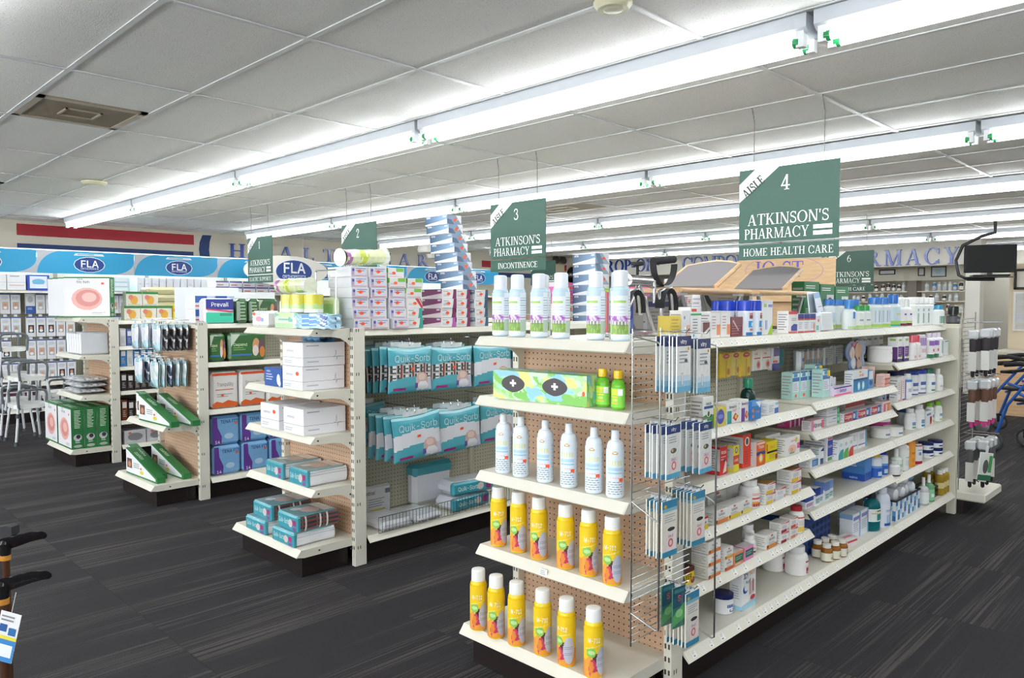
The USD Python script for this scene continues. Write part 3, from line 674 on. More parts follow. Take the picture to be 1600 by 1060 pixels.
def yellow_can(t):
    r = .0352
    prof = [(0, 0), (r - .003, 0), (r - .001, .004), (r - .001, .19), (r * .95, .197), (r * .86, .204), (r * .82, .206), (0, .206)]
    def col(a, v):
        a = a - 14
        el = lambda ca, cv, ra, rv: ((a - ca) / ra) ** 2 + ((v - cv) / rv) ** 2 < 1
        rr = [(v < .34, '#ee9a36'), ((abs(a) < 14) & (abs(v - .34) < .14), '#5a3430'), (el(-34, .18, 30, .24), '#f0a548'), (el(-14, .17, 24, .2), '#cf4468'), (el(-22, .2, 15, .13), '#e8893e'), (el(4, .09, 20, .1), '#c73a5c'), (el(18, .03, 46, .09), '#efa13c'),
              (el(-24, .5, 30, .1), '#8cc85c'), (el(-24, .5, 22, .045), '#c2e39a'), (el(44, .32, 36, .28), '#c3c6d6'), ((abs(a - 44) < 26) & (v > .16) & (v < .46) & (np.sin(v * 150) > .86), '#a4a8ba'),
              ((abs(v - .62 - a * .0009) < .012) & (a > -60) & (a < 60), '#f3e27a'), ((abs(a) > 120) & (np.sin(v * 120) > .3) & (v > .2) & (v < .7), '#d9b52e')]
        return pick(a.shape, rr, '#f7cf1e')
    wrapcan(t, r, .206, prof, '#f7cf1e', [(0, .2055), (.0295, .2055), (.0292, .246), (.027, .252), (.02, .254), (0, .254)], '#f7f7f5', col, .006, .188, [('M-712', 8, .134, .017, '#fbf7e4', .046, True)], nu=84, nv=56)
def white_can(t):
    r = .0335
    prof = [(0, 0), (r - .003, 0), (r - .001, .004), (r - .001, .182)] + [(.0145 + (r - .0155) * math.cos(k / 5 * 1.45), .182 + .03 * math.sin(k / 5 * 1.57)) for k in range(1, 6)] + [(.0145, .218), (0, .218)]
    def col(a, v):
        s = abs(a) < 50
        rr = [(s & (abs(v - .72) < .045) & (np.sin(a * .35 + 1) > -.45), '#e3e6b0'), (s & (abs(v - .58) < .035), '#b8dcf0'), (s & (abs(v - .50) < .02), '#a5d2ec'),
              ((abs(a) < 28) & (abs(v - .40) < .022) & (np.sin(a * .4) > -.2), '#eec3cb'), (s & (v < .33) & (v > .05) & (np.sin(v * 130) > .55) & (np.sin(a * .23 + v * 50) > -.7), '#8f96a8'),
              ((a > 70) & (a < 150) & (v > .08) & (v < .85) & (np.sin(v * 150) > .3), '#bcc8d6'), (((a / 18) ** 2 + ((v - .93) / .035) ** 2 < 1) & ((a / 12) ** 2 + ((v - .93) / .02) ** 2 > 1), '#d5a05c')]
        return pick(a.shape, rr, '#e3edf6')
    wrapcan(t, r, .22, prof, '#e4edf6', [(0, .2185), (.0155, .2185), (.0148, .247), (.012, .25), (0, .25)], '#e9eef2', col, .006, .18, nu=72, nv=60)
    b = B(); a = np.radians(np.linspace(26, 52, 4) - 90); rr = r + .0014
    v = np.vstack([np.c_[rr * np.cos(a), rr * np.sin(a), 0 * a + .062], np.c_[rr * np.cos(a), rr * np.sin(a), 0 * a + .075]])
    b.add(v, [(i, i + 1, i + 5, i + 4) for i in range(3)], STICK, 60); part(t, 'price_sticker', b, 'print', 'small orange price sticker')
def spring_can(t):
    r = .0355
    prof = [(0, 0), (r - .003, 0), (r - .001, .004), (r - .001, .185), (r * .93, .193), (r * .84, .199), (0, .2)]
    def col(a, v):
        f = abs(a) < 58
        fl = 2.6 * (meshkit.noise(np.stack([a * .11, v * 26, 0 * a], -1), 3) - .42)
        rr = [((v < .07), '#dfe6ee'), (f & (v > .1) & (v < .30), '#9dbd62'), (f & (v > .1) & (v < .30) & (meshkit.noise(np.stack([a * .25, v * 12, 0 * a], -1), 8) > .55), '#7fa350'), (f & (v >= .30) & (v < .48), '#dcd3e6'), (f & (v > .36) & (v < .48) & (fl > .1), '#c78fd0'), (f & (v > .38) & (v < .47) & (fl > .55), '#a35fb8'),
              (f & (v > .27) & (v < .37) & (np.sin(a * .3) > .4), '#7d8a58'), ((abs(a) < 40) & (abs(v - .78) < .022), '#a9d06c'), ((abs(a) < 40) & (v > .52) & (v < .72) & (abs(np.sin(v * 45)) > .75), '#d3d9e6'), (f & (v > .9), '#c7dbe9'),
              ((a > 58) & (v > .1) & (v < .9) & (np.sin(v * 110) > .2), '#b7c3cb'), ((a > 58) & (a < 150) & (abs(v - .42) < .012), '#c59cc9'), ((a > 58) & (v < .36) & (v > .08), '#b9cbb9')]
        return pick(a.shape, rr, '#e6edf4')
    wrapcan(t, r, .2, prof, '#c5dcec', [(0, .1985), (.0285, .1985), (.0282, .252), (.026, .258), (.019, .261), (0, .262)], '#e6ebf2', col, .006, .184, nu=72, nv=60)
    part(t, 'shoulder_ring', B().lathe([(r * .86, .1965), (r * .9, .1985), (r * .86, .2005)], '#d7e6f0', 24), 'gloss')

X6 = [-2.301, -2.193, -2.085, -1.955, -1.832, -1.702]; Y6 = [2.123, 2.122, 2.131, 2.144, 2.143, 2.143]
for i in range(6):
    put('yc', 'spray_can', 'spray can', f'yellow spray can with white cap, {nth(i, 6)} on the bottom endcap shelf', (X6[i], Y6[i], .166), [2, 4, 8, 6, -28, 8][i] + 26, yellow_can, 'yellow cans on the bottom shelf')
X5 = [-2.318, -2.197, -2.075, -1.925, -1.812, -1.688]; Y5 = [2.259, 2.258, 2.253, 2.245, 2.249, 2.235]
for i in range(6):
    put('yc', 'spray_can', 'spray can', f'yellow spray can with white cap, {nth(i, 6)}, on the second endcap shelf up', (X5[i], Y5[i], .488), [12, -6, -8, 6, 14, -10][i] + 24, yellow_can, 'yellow cans on the second shelf up')
X4 = [-2.279, -2.175, -2.038, -1.913, -1.788, -1.688]
for i in range(6):
    put('wc', 'spray_can', 'spray can', f'pale blue narrow necked spray can, {nth(i, 6)} on the middle endcap shelf', (X4[i], 2.25, .811), [10, 14, 0, 8, 6, 18][i] + 18, white_can, 'white cans on the middle shelf')
XT = [(-2.336, 2.29), (-2.234, 2.29), (-2.105, 2.285), (-1.986, 2.285), (-1.814, 2.29), (-1.69, 2.28), (-2.165, 2.37), (-1.775, 2.38)]
for i, (x, y) in enumerate(XT):
    lab = f'white capped floral spray can, {nth(i, 6)} of the front row, top endcap shelf' if i < 6 else 'white capped floral spray can standing behind the %s front can' % ('second' if i == 6 else 'last')
    put('sc', 'spray_can', 'spray can', lab, (x, y, 1.391), [6, -2, 4, 6, 4, 24, 30, 0][i] + 6, spring_can, 'floral cans on the top shelf')

t = thing('tissue_box', 'long green and yellow tissue box with two black oval seals', 'tissue box', (-2.04, 2.257, 1.136), 4)
w, d, h = .475, .11, .118
b = B(); b.box((-w / 2, -d / 2, 0), (w / 2, d / 2, h), '#bfe3a8', .0015)
def swirl(u, v):
    n = meshkit.fbm(np.stack([u * 9 + v * 2.2, v * 2.6 - u * 1.5, 0 * u], -1), 3, 4); m = meshkit.fbm(np.stack([u * 7 - 3, v * 3 + u * 2, 0 * u + 5], -1), 2, 9)
    return pick(u.shape, [(n > .42, '#b4e09c'), (n > .52, '#a2d67c'), (m > .56, '#a8e2dc'), (m < .40, '#cfeccb'), (n < .36, '#e6e68a'), ((n > .60), '#86ca64'), (m > .66, '#96cfea')], '#bfe6c0')
b.grid(110, 30, lambda u, v: np.stack([-w / 2 + u * w, 0 * u - d / 2 - .0005, v * h], -1), swirl, T=None)
b.grid(26, 30, lambda u, v: np.stack([0 * u + w / 2 + .0005, -d / 2 + u * d, v * h], -1), swirl)
b.grid(90, 20, lambda u, v: np.stack([-w / 2 + u * w, -d / 2 + v * d, 0 * u + h + .0005], -1), swirl)
part(t, 'carton', b, 'print')
for k, u in enumerate((.23, .68)):
    b = B(); T, W, Hh = face('F', w, d, h)
    deco(b, T, W, Hh, [('p', [(u + .13 * math.copysign(abs(math.cos(q)) ** 1.4, math.cos(q)), .56 + .3 * math.sin(q)) for q in np.linspace(0, 6.283, 30)[:-1]], '#4a4448'), ('r', u - .012, .46, u + .012, .7, '#e8e8e8'), ('r', u - .035, .54, u + .035, .62, '#e8e8e8')], .0012)
    part(t, 'oval_seal', b, 'print', 'black pointed oval seal with white emblem')
part(t, 'price_sticker', sticker(w, d, h, 'F', .97, .42, .02, .7), 'print', 'orange price sticker')
def sanitizer(t):
    bottle(t, .029, .112, '#7fd63a', '#f2c316', .017, .03, .03, .012, .004, (.08, .72), '#86d84c', [(.62, .95, -35, 25, '#d7e34a'), (.5, .58, -30, 30, '#f0d53a'), (.18, .26, -32, 30, '#f0c93a'), (.62, .95, 28, 70, '#f0f2ea'), (.3, .45, -20, 25, '#c5e86a')], 'liquid', oval=.72)
put('san', 'gel_bottle', 'bottle', 'clear green gel bottle with yellow cap beside the tissue box', (-1.775, 2.286, 1.136), 6, sanitizer, 'green gel bottles')
put('san', 'gel_bottle', 'bottle', 'clear green gel bottle with yellow cap nearest the wire rack', (-1.685, 2.262, 1.136), -4, sanitizer, 'green gel bottles')
t = thing('shelf_tag', 'small white price tag clipped on the second endcap shelf up', 'price tag', (-1.99, 2.1835, .448), (-8, 0, 0))
part(t, 'tag', deco(B().box((-.02, -.001, 0), (.02, .001, .03), '#f4f3ee'), face('F', .04, .002, .03)[0], .04, .03, [('l', .15, .2, .85, .85, 3, '#9aa0a8')]), 'print')

# ------------------------------------------------------------------ wire rack and its carded packs
t = thing('wire_rack', 'silver wire grid rack on the right side of the nearest endcap', 'rack')
WR = '#d4d6d8'
def wire(pts, r=.0026, name='wire', b=None): part(t, name, B().tube(pts, r, WR, 6), 'chrome')
for y in (2.17, 2.345, 2.515): wire([(-1.556, y, .31), (-1.556, y, 1.44)], .0032, 'rod')
g = B()
for k in range(44): 
    z = .325 + k * .0256; wire([(-1.553, 2.168, z), (-1.553, 2.547, z)], .0018, 'cross_wire')
for y, zb, zt in ((2.168, .40, 1.395), (2.545, .255, 1.372)):
    wire([(-1.553, y, zb + .03), (-1.45, y, zb), (-1.44, y, zb + .006), (-1.44, y, zt - .006), (-1.45, y, zt), (-1.553, y, zt + .02)], .0034, 'outer_loop')
    wire([(-1.553, y, .83), (-1.44, y, .775)], .0032, 'brace')
for (y, z) in ((2.345, 1.428), (2.485, 1.42), (2.28, 1.118), (2.505, 1.102), (2.26, .852), (2.455, .85), (2.35, .517), (2.42, .482)):
    wire([(-1.553, y, z), (-1.45, y, z - .002), (-1.437, y, z + .012)], .0024, 'hook')

def card(t, w, h, F, body='#eef0ee', d=.006, extra=None):
    b = B(); b.box((-w / 2, -d / 2, -h), (w / 2, d / 2, 0), body, .0012)
    T, W, Hh = face('F', w, d, h); T[2, 3] -= h
    deco(b, T, W, Hh, F); part(t, 'card', b, 'film')
    b = B(); b.box((-.012, -.0008, -.002), (.012, .0008, .009), '#e9ecee'); part(t, 'hang_tab', b, 'film', 'clear hanging tab')
def brush_card(t):
    card(t, .088, .2, [('r', 0, .82, 1, 1, '#27366e'), ('t', .45, .9, .07, 'vitry', '#eef1f8', .5), ('r', 0, 0, 1, .1, '#6fb9e0'), ('r', 0, .1, 1, .2, '#9ecfea'), ('r', 0, .2, 1, .3, '#cfe5f2'), ('r', .3, .12, .42, .34, '#8a97a8'), ('r', .32, .13, .4, .33, '#eef2f6'), ('l', .15, .5, .85, .75, 4, '#a9adb5'), ('e', .62, .56, .12, .03, '#5a5f66'), ('e', .8, .77, .07, .03, '#e0a63a')])
def tool_card(t):
    card(t, .094, .19, [('r', 0, .84, 1, 1, '#2b4684'), ('t', .5, .92, .065, 'vitry', '#eef1f8', .5), ('r', 0, 0, 1, .1, '#5fb4dc'), ('l', .15, .66, .85, .8, 3, '#b3b7bb'), ('e', .5, .52, .22, .05, '#6a6760'), ('e', .42, .53, .08, .03, '#cabf8a'), ('r', .2, .14, .85, .4, '#f7e4e4'), ('t', .5, .36, .05, 'SALE', '#777aa0', .4), ('e', .52, .24, .17, .085, '#e27a7a'), ('e', .52, .24, .1, .05, '#f7e4e4')])
def clip_card(t):
    card(t, .09, .2, [('r', 0, .86, 1, 1, '#3b8fb5'), ('r', 0, .8, 1, .86, '#8fc4d8'), ('l', .15, .6, .9, .76, 4, '#b3b7bb'), ('e', .2, .9, .1, .035, '#d9b04a'), ('e', .6, .48, .25, .035, '#3a3a3c'), ('r', .25, .1, .9, .4, '#f7e6e6'), ('t', .56, .36, .045, 'SALE', '#777aa0', .4), ('e', .56, .24, .17, .08, '#e27a7a'), ('e', .56, .24, .09, .045, '#f7e6e6'), ('r', 0, 0, 1, .1, '#3b95b8')], '#efeae0')
def green_card(t):
    card(t, .07, .15, [('r', 0, .5, 1, 1, '#24566a'), ('p', [(0, .3), (1, .6), (1, .2), (0, .05)], '#5fae6a'), ('e', .5, .35, .3, .1, '#8fd08a'), ('t', .5, .72, .14, 'S', '#d9536a', .5), ('r', .1, .86, .9, .95, '#3f7f8a')], '#3c7a6a')
def stack(key, bld, y, z, n, name, what, where, x1=-1.462, dx=.0165, sticker_front=True):
    for k in range(n):
        front = k == 0
        lab = f'{what} {where}, ' + ('front one' if front else ORD[k] + ' from the front')
        p = put(key, name, 'carded pack', lab, (x1 - dx * k, y + .003 * math.sin(3 * k + y * 9), z - .002 * (k % 2)), (0, 0, 90 + 3 * math.sin(5 * k + z * 7)), bld, f'{where} packs')
stack('brush', brush_card, 2.345, 1.412, 6, 'brush_pack', 'narrow white and navy carded pack', 'at the rack top left')
stack('brush', brush_card, 2.485, 1.398, 3, 'brush_pack', 'narrow white and navy carded pack', 'at the rack top right')
stack('tool', tool_card, 2.28, 1.1, 6, 'nail_tool_pack', 'navy headed white carded pack', 'at left on the second rack level')
stack('tool', tool_card, 2.505, 1.086, 4, 'nail_tool_pack', 'navy headed white carded pack', 'on the second rack level at right', dx=.026)
stack('clip', clip_card, 2.26, .836, 5, 'clipper_pack', 'teal headed cream carded pack', 'on the third rack level at left')
stack('clip', clip_card, 2.455, .834, 6, 'clipper_pack', 'teal headed cream carded pack', 'at right on the third rack level')
stack('clip', clip_card, 2.42, .466, 6, 'clipper_pack', 'teal headed cream carded pack', 'on the lowest rack level at right', dx=.016)
for k in range(2):
    put('greenc', 'sponge_pack', 'carded pack', ('front' if k == 0 else 'rear') + ' dark green carded pack low on the wire rack', (-1.475 - .04 * k, 2.35 - .01 * k, .5), (0, 0, 84), green_card)

# ================================================================== medicines on the long gondola's right side
def bx(label, name, cat, X, Y, z, w, d, h, base, F=(), L=(), T=(), stick=None, rz=0, R=()):
    t = thing(name, label, cat, (X - d / 2, Y + w / 2, z + .0008), 90 + rz)
    part(t, 'carton', carton(w, d, h, base, F, R, L, T), 'print')
    if stick: part(t, 'price_sticker', sticker(w, d, h, *stick), 'print', 'orange price sticker')
    return t
GL = [('l', .1, .12, .9, .9, 7, '#a6a6a8')]          # grey small print on the side
def bt(label, name, X, Y, z, build, cat='bottle', rz=-26):
    t = thing(name, label, cat, (X, Y, z + .0008), 90 + rz); build(t); return t
def mk(*a, **k): return lambda t: bottle(t, *a, **k)

SH = 'shelf of the near bay'
# ---- near bay, second shelf from the top (z 1.02)
z = 1.02
bx('tall white box with green foot and leaf, nearest beside the wire rack', 'remedy_box', 'box', -1.57, 2.67, z, .082, .06, .133, '#f1f2ef', [('r', 0, 0, 1, .34, '#3f9a4a'), ('p', [(.0, .34), (1, .30), (1, .42), (.5, .5), (0, .42)], '#3f9a4a'), ('e', .5, .5, .2, .12, '#e8f0e2'), ('e', .5, .48, .1, .08, '#3a6a4a'), ('r', .08, .64, .92, .72, '#2f5a9a'), ('t', .5, .8, .09, 'nasal', '#6a7a90', .7), ('l', .1, .04, .8, .2, 3, '#dff0dc')], GL)
bx('yellow box with a blue oval beside the white and green box', 'soap_box', 'box', -1.575, 2.77, z, .09, .05, .078, '#e6d75a', [('e', .52, .52, .34, .4, '#5a63b8'), ('e', .52, .52, .26, .12, '#8d94d6')], [('e', .5, .5, .36, .4, '#6a71b5')])
bx('white and teal allergy box with a red leaf spot', 'allergy_box', 'box', -1.58, 2.875, z, .105, .06, .088, '#f2f1f0', [('r', .05, 0, .4, .62, '#3fa6a6'), ('t', .5, .8, .12, 'Benadryl', '#4a4a58', .86), ('p', [(.5, .25), (.7, .5), (.95, .3), (.75, .08)], '#d24a3a'), ('e', .75, .3, .1, .1, '#f0c24a'), ('l', .45, .56, .9, .68, 2, '#e08a8a')], GL)
bx('white and purple allergy box with a red leaf spot', 'allergy_box', 'box', -1.572, 2.983, z, .068, .06, .094, '#f2f1f0', [('r', .05, 0, .5, .62, '#7a4aa2'), ('t', .5, .82, .11, 'Benadryl', '#4a4a58', .86), ('p', [(.5, .25), (.7, .5), (.98, .3), (.75, .08)], '#d24a3a'), ('e', .78, .3, .12, .09, '#f0c24a')], GL)
bx('small sky blue box in front of the dark green bottle', 'cold_relief_box', 'box', -1.56, 3.058, z, .085, .03, .082, '#3f86d2', [('r', 0, .74, 1, 1, '#6fb0e6'), ('p', [(.4, .95), (1, .95), (.85, .6)], '#f2f4f2'), ('t', .6, .42, .13, 'Vicks', '#e8b0a0', .6), ('e', .12, .5, .12, .1, '#e8926a'), ('e', .12, .2, .12, .1, '#e8926a')])
bt('dark green medicine bottle with clear green cap', 'medicine_bottle', -1.635, 3.165, z, mk(.034, .125, '#12352f', '#3fae86', .021, .042, .04, .014, .006, (.06, .6), '#3a78c8', [(.72, .98, -60, 60, '#f0f2f2'), (.74, .96, -5, 50, '#e8d24a'), (.3, .55, -40, 50, '#2a5aa8'), (.02, .2, -60, 60, '#2f66b6')], 'gloss', capmat='liquid'))
bx('low white carton lying right of the dark green bottle', 'tablet_box', 'box', -1.585, 3.24, z, .14, .06, .055, '#f2f3f5', [('r', .62, .0, .98, .45, '#3f74c4'), ('l', .1, .2, .55, .8, 4, '#b9bcc8'), ('r', .7, .7, .95, .9, '#8fc4d8')], [('l', .1, .2, .9, .8, 4, '#c3c6d0')], rz=6)
# ---- near bay, third shelf (z .803)
z = .803
def redbox(lab, X, Y, w, d, h, base, F, L): bx(lab, 'cold_medicine_box', 'box', X, Y, z, w, d, h, base, F, L)
SIDE = lambda c: [('r', 0, .0, 1, .14, c), ('r', 0, .92, 1, 1, c), ('l', .1, .2, .9, .86, 8, '#9d9a9a')]
redbox('red box with a running figure, nearest on the third shelf down', -1.6, 2.86, .06, .085, .12, '#d8d6d4', [('r', 0, 0, 1, 1, '#d93236'), ('t', .5, .8, .12, 'Robi', '#f5e9e6', .8), ('l', .1, .5, .9, .68, 2, '#f0b8b0'), ('p', [(.4, .05), (.75, .5), (.95, .4), (.9, .1)], '#f0e0d6'), ('e', .62, .5, .14, .06, '#5a3a30')], SIDE('#d93236'))
redbox('big plain red box standing behind the front red and yellow boxes', -1.74, 2.93, .09, .05, .13, '#c92e32', [('l', .15, .3, .85, .8, 5, '#e0706a')], [('l', .1, .2, .9, .86, 8, '#dd8078')])
redbox('yellow box with a red panel beside the red figure box', -1.59, 2.955, .05, .1, .115, '#d8d6d2', [('r', 0, 0, 1, 1, '#e8d53c'), ('r', 0, .28, 1, .62, '#e0503a'), ('t', .5, .45, .1, 'cold', '#f8efe6', .8), ('e', .5, .82, .2, .12, '#3a4a3c'), ('e', .5, .82, .12, .08, '#e8e4c0')], SIDE('#e0cf38'))
redbox('tall orange red box with a grey side and white pill emblem', -1.6, 3.06, .07, .12, .148, '#d6d4d2', [('r', 0, 0, 1, 1, '#e8452e'), ('e', .5, .78, .3, .14, '#f2eee8'), ('e', .5, .78, .18, .1, '#5a5a58'), ('l', .2, .08, .8, .5, 6, '#b8402c')], SIDE('#e8452e'))
redbox('orange and white box with a blue band and sun badge', -1.575, 3.135, .083, .09, .108, '#dcdad8', [('r', 0, 0, 1, 1, '#ea6a34'), ('r', 0, .44, 1, .58, '#2f4a96'), ('e', .5, .3, .26, .2, '#f2b23a'), ('e', .5, .3, .16, .13, '#f6e8d0'), ('t', .5, .78, .13, 'Triam', '#f6ece0', .85), ('r', .05, .88, .95, .96, '#f2dcd0')], [('l', .1, .3, .9, .9, 6, '#a6a4a4'), ('r', .1, .14, .6, .22, '#3a4a8a')])
redbox('yellow cough box with black stripe', -1.585, 3.245, .115, .07, .092, '#e8d424', [('r', .1, .42, 1, .52, '#2a2622'), ('t', .55, .72, .17, 'Maxi', '#e0a020', .75), ('r', .02, .5, .18, .9, '#e8742e'), ('l', .3, .1, .85, .36, 4, '#b5a31c'), ('r', .82, .06, 1, .3, '#a33a2a')], SIDE('#d8c420'))
redbox('second yellow cough box half hidden behind the first', -1.68, 3.2, .1, .07, .09, '#e8d424', [('r', .1, .42, 1, .52, '#2a2622')], SIDE('#d8c420'))
redbox('white and pink fruit printed box, farthest on the third shelf', -1.575, 3.43, .15, .06, .09, '#f0efee', [('r', .8, .3, 1, .6, '#e85a9a'), ('e', .45, .34, .3, .24, '#f0c8b8'), ('e', .4, .3, .12, .12, '#e8a890'), ('t', .5, .78, .1, 'airborne', '#d87a8a', .6), ('e', .72, .8, .1, .14, '#e8d06a'), ('r', .25, .1, .6, .18, '#8ab87a')], GL)
redbox('white box behind the pink fruit box', -1.66, 3.40, .15, .06, .094, '#f0efee', [('l', .1, .2, .8, .8, 5, '#c8c4c4')], GL)
# ---- near bay, fourth shelf (z .615)
z = .615
bx('little red topped yellow box, nearest on the fourth shelf', 'aspirin_box', 'box', -1.57, 2.645, z, .072, .05, .052, '#f0eeec', [('r', 0, 0, 1, .42, '#e8c52e'), ('r', 0, .84, 1, 1, '#c23038'), ('r', 0, 0, .07, 1, '#c23038'), ('t', .6, .58, .18, 'Bayer', '#5a6ab0', .6), ('e', .6, .22, .05, .09, '#3a3428')], [('r', 0, .84, 1, 1, '#c23038'), ('l', .1, .1, .9, .7, 4, '#b0aaa8')], [('r', 0, 0, 1, 1, '#dedad8')])
def generic(lab, X, Y, w, d, h, band, zz, stick=None, name='tablet_box'):
    bx(lab, name, 'box', X, Y, zz, w, d, h, '#f1f0ec', [('r', 0, 0, 1, .3, band), ('t', .5, .68, .2, 'tablets', '#7a7a96', .6), ('e', .5, .9, .1, .08, '#e06a60'), ('e', .12, .2, .06, .13, '#6a4a3a'), ('l', .2, .32, .85, .5, 2, '#b8b4ae')], [('l', .1, .15, .9, .85, 5, '#bdbab4')], [('r', .02, .02, .98, .98, '#e6e4df')])
generic('long white box with an orange foot, in front on the fourth shelf', -1.57, 2.772, .108, .07, .056, '#ea8a4a', z)
generic('white box with a yellow foot beside the orange footed one', -1.57, 2.883, .102, .06, .058, '#ecd04a', z)
generic('white box with a pale yellow foot next to the big white bottle', -1.57, 2.988, .1, .06, .058, '#eede7a', z)
generic('white box at the rear of the fourth shelf behind the yellow footed pair', -1.70, 2.94, .16, .06, .075, '#ece6c8', z)
big_white = mk(.046, .098, '#f3f2f0', '#f5f4f2', .034, .024, .022, .03, .004, (.1, .75), '#f3f1ef', [(.0, .25, -20, 55, '#c43a34'), (.5, .62, -20, 50, '#d8584e'), (.75, .95, -20, 50, '#e8c4c0'), (.2, .35, -20, 20, '#e8a02e')])
bt('large white pill bottle in front on the fourth shelf', 'pill_bottle', -1.615, 3.15, z, big_white)
bt('large white pill bottle behind the front one on the fourth shelf', 'pill_bottle', -1.73, 3.19, z, mk(.046, .098, '#f3f2f0', '#f5f4f2', .034, .024, .022, .03, .004, (.1, .75), '#f3f1ef', [(.0, .5, 20, 60, '#4a2a5a'), (.1, .3, -10, 20, '#c43a5a')]))
def tyl(lab, X, Y, w, d, h, zz, top='#c8313a', low='#efcb3a'):
    bx(lab, 'pain_relief_box', 'box', X, Y, zz, w, d, h, '#f3f1ee', [('r', 0, .0, .7, .3, low), ('p', [(.2, .86), (1, 1), (1, .84)], top), ('p', [(0, .95), (1, 1), (0, 1)], top), ('l', .15, .4, .85, .72, 3, '#b9b3c8'), ('r', .78, .05, .95, .3, '#e0a8a0')], [('l', .1, .15, .9, .85, 5, '#c3c0ba')], [('r', .02, .02, .98, .98, '#b88a48' if low == '#efcb3a' else '#d8d2cc')])
tyl('lower red striped white and yellow box right of the big bottle', -1.57, 3.225, .09, .06, .046, z); tyl('upper red striped white and yellow box right of the big bottle', -1.57, 3.226, .09, .06, .046, z + .0475)
tyl('single small red striped box between the two stacks', -1.575, 3.333, .1, .05, .05, z, low='#dfe2ea')
tyl('lower box of the far red striped stack on the fourth shelf', -1.57, 3.484, .108, .075, .057, z); tyl('upper box of the far red striped stack on the fourth shelf', -1.57, 3.485, .108, .075, .057, z + .0585)
# ---- near bay, fifth shelf (z .40)
z = .40
bx('yellow and brown aspirin box partly behind the wire rack', 'aspirin_box', 'box', -1.6, 2.575, z, .09, .05, .068, '#f0cf1e', [('r', 0, .72, 1, 1, '#5a2e28'), ('t', .42, .46, .3, 'AYER', '#2a2018', .75), ('e', .86, .2, .16, .2, '#8a4030'), ('e', .82, .3, .08, .1, '#d88a4a')], [('r', 0, 0, 1, 1, '#5a2e28')], [('r', 0, 0, 1, 1, '#4a2824')])
for k, n in enumerate(('bottom', 'middle', 'top')): generic(f'{n} box of the stack of three orange footed white boxes', -1.57, 2.722, .1, .08, .0505, '#ea8a4a', z + k * .0518)
for k, n in enumerate(('bottom', 'top')): generic(f'{n} box of the stack of two yellow edged white boxes', -1.57, 2.857, .07, .06, .0475, '#e8b04a' if k else '#e86a34', z + k * .0488)
bx('small orange box with a green panel', 'antacid_box', 'box', -1.57, 2.935, z, .084, .05, .06, '#ec9468', [('r', .12, .25, .95, .8, '#3f7a66'), ('l', .2, .4, .85, .68, 2, '#a8c8b8'), ('r', .12, .08, .7, .18, '#f2d0b8')], [('l', .1, .15, .9, .85, 4, '#f0c0a4')], [('r', .02, .02, .98, .98, '#d9d2ca')])
bx('small pink box with a green panel', 'antacid_box', 'box', -1.572, 3.03, z, .085, .05, .06, '#ec92c2', [('r', .12, .25, .95, .8, '#3f6e66'), ('l', .2, .4, .85, .68, 2, '#a8c8b8')], [('l', .1, .15, .9, .85, 4, '#f4c4dc')], [('r', .02, .02, .98, .98, '#d9cfd2')])
sw = lambda **k: mk(.031, .062, '#f2f1ee', '#f5f4f2', .023, .018, .016, .02, .004, (.08, .62), '#f0efeb', [(.05, .3, -25, 30, '#7a3a3a'), (.5, .8, -20, 25, '#d8b8b4')], **k)
bt('short white pill bottle left of its taller twin on the fifth shelf', 'pill_bottle', -1.62, 3.165, z, sw())
bt('white pill bottle standing behind, on the fifth shelf', 'pill_bottle', -1.66, 3.23, z, mk(.03, .085, '#f2f1ee', '#f5f4f2', .025, .022, .016, .02, .004, (.08, .62), '#f0efeb', [(.05, .3, -25, 30, '#4a3a2a'), (.5, .7, -20, 25, '#d8b8b4')]))
generic('single orange footed box right of the white pill bottles', -1.575, 3.245, .105, .06, .066, '#e89a5a', z)
tyl('lower box of the maroon and white stack on the fifth shelf', -1.57, 3.382, .08, .06, .047, z, low='#a8323e'); tyl('upper box of the maroon and white stack on the fifth shelf', -1.57, 3.383, .08, .06, .047, z + .0485, low='#a8323e')
tyl('lower box of the red and orange stack by the red capped bottle', -1.57, 3.485, .075, .06, .048, z, low='#ea9a78'); tyl('upper box of the red and orange stack by the red capped bottle', -1.57, 3.486, .075, .06, .048, z + .0495, low='#d85a48')
bt('white pill bottle with a red cap and yellow foot', 'pill_bottle', -1.605, 3.62, z, mk(.038, .105, '#f3f1ee', '#b5303a', .027, .024, .022, .022, .004, (.06, .78), '#f1efeb', [(.04, .38, -25, 55, '#efcb2e'), (.93, 1.0, -60, 70, '#c8343c'), (.45, .8, -20, 55, '#e0d8d4')]))
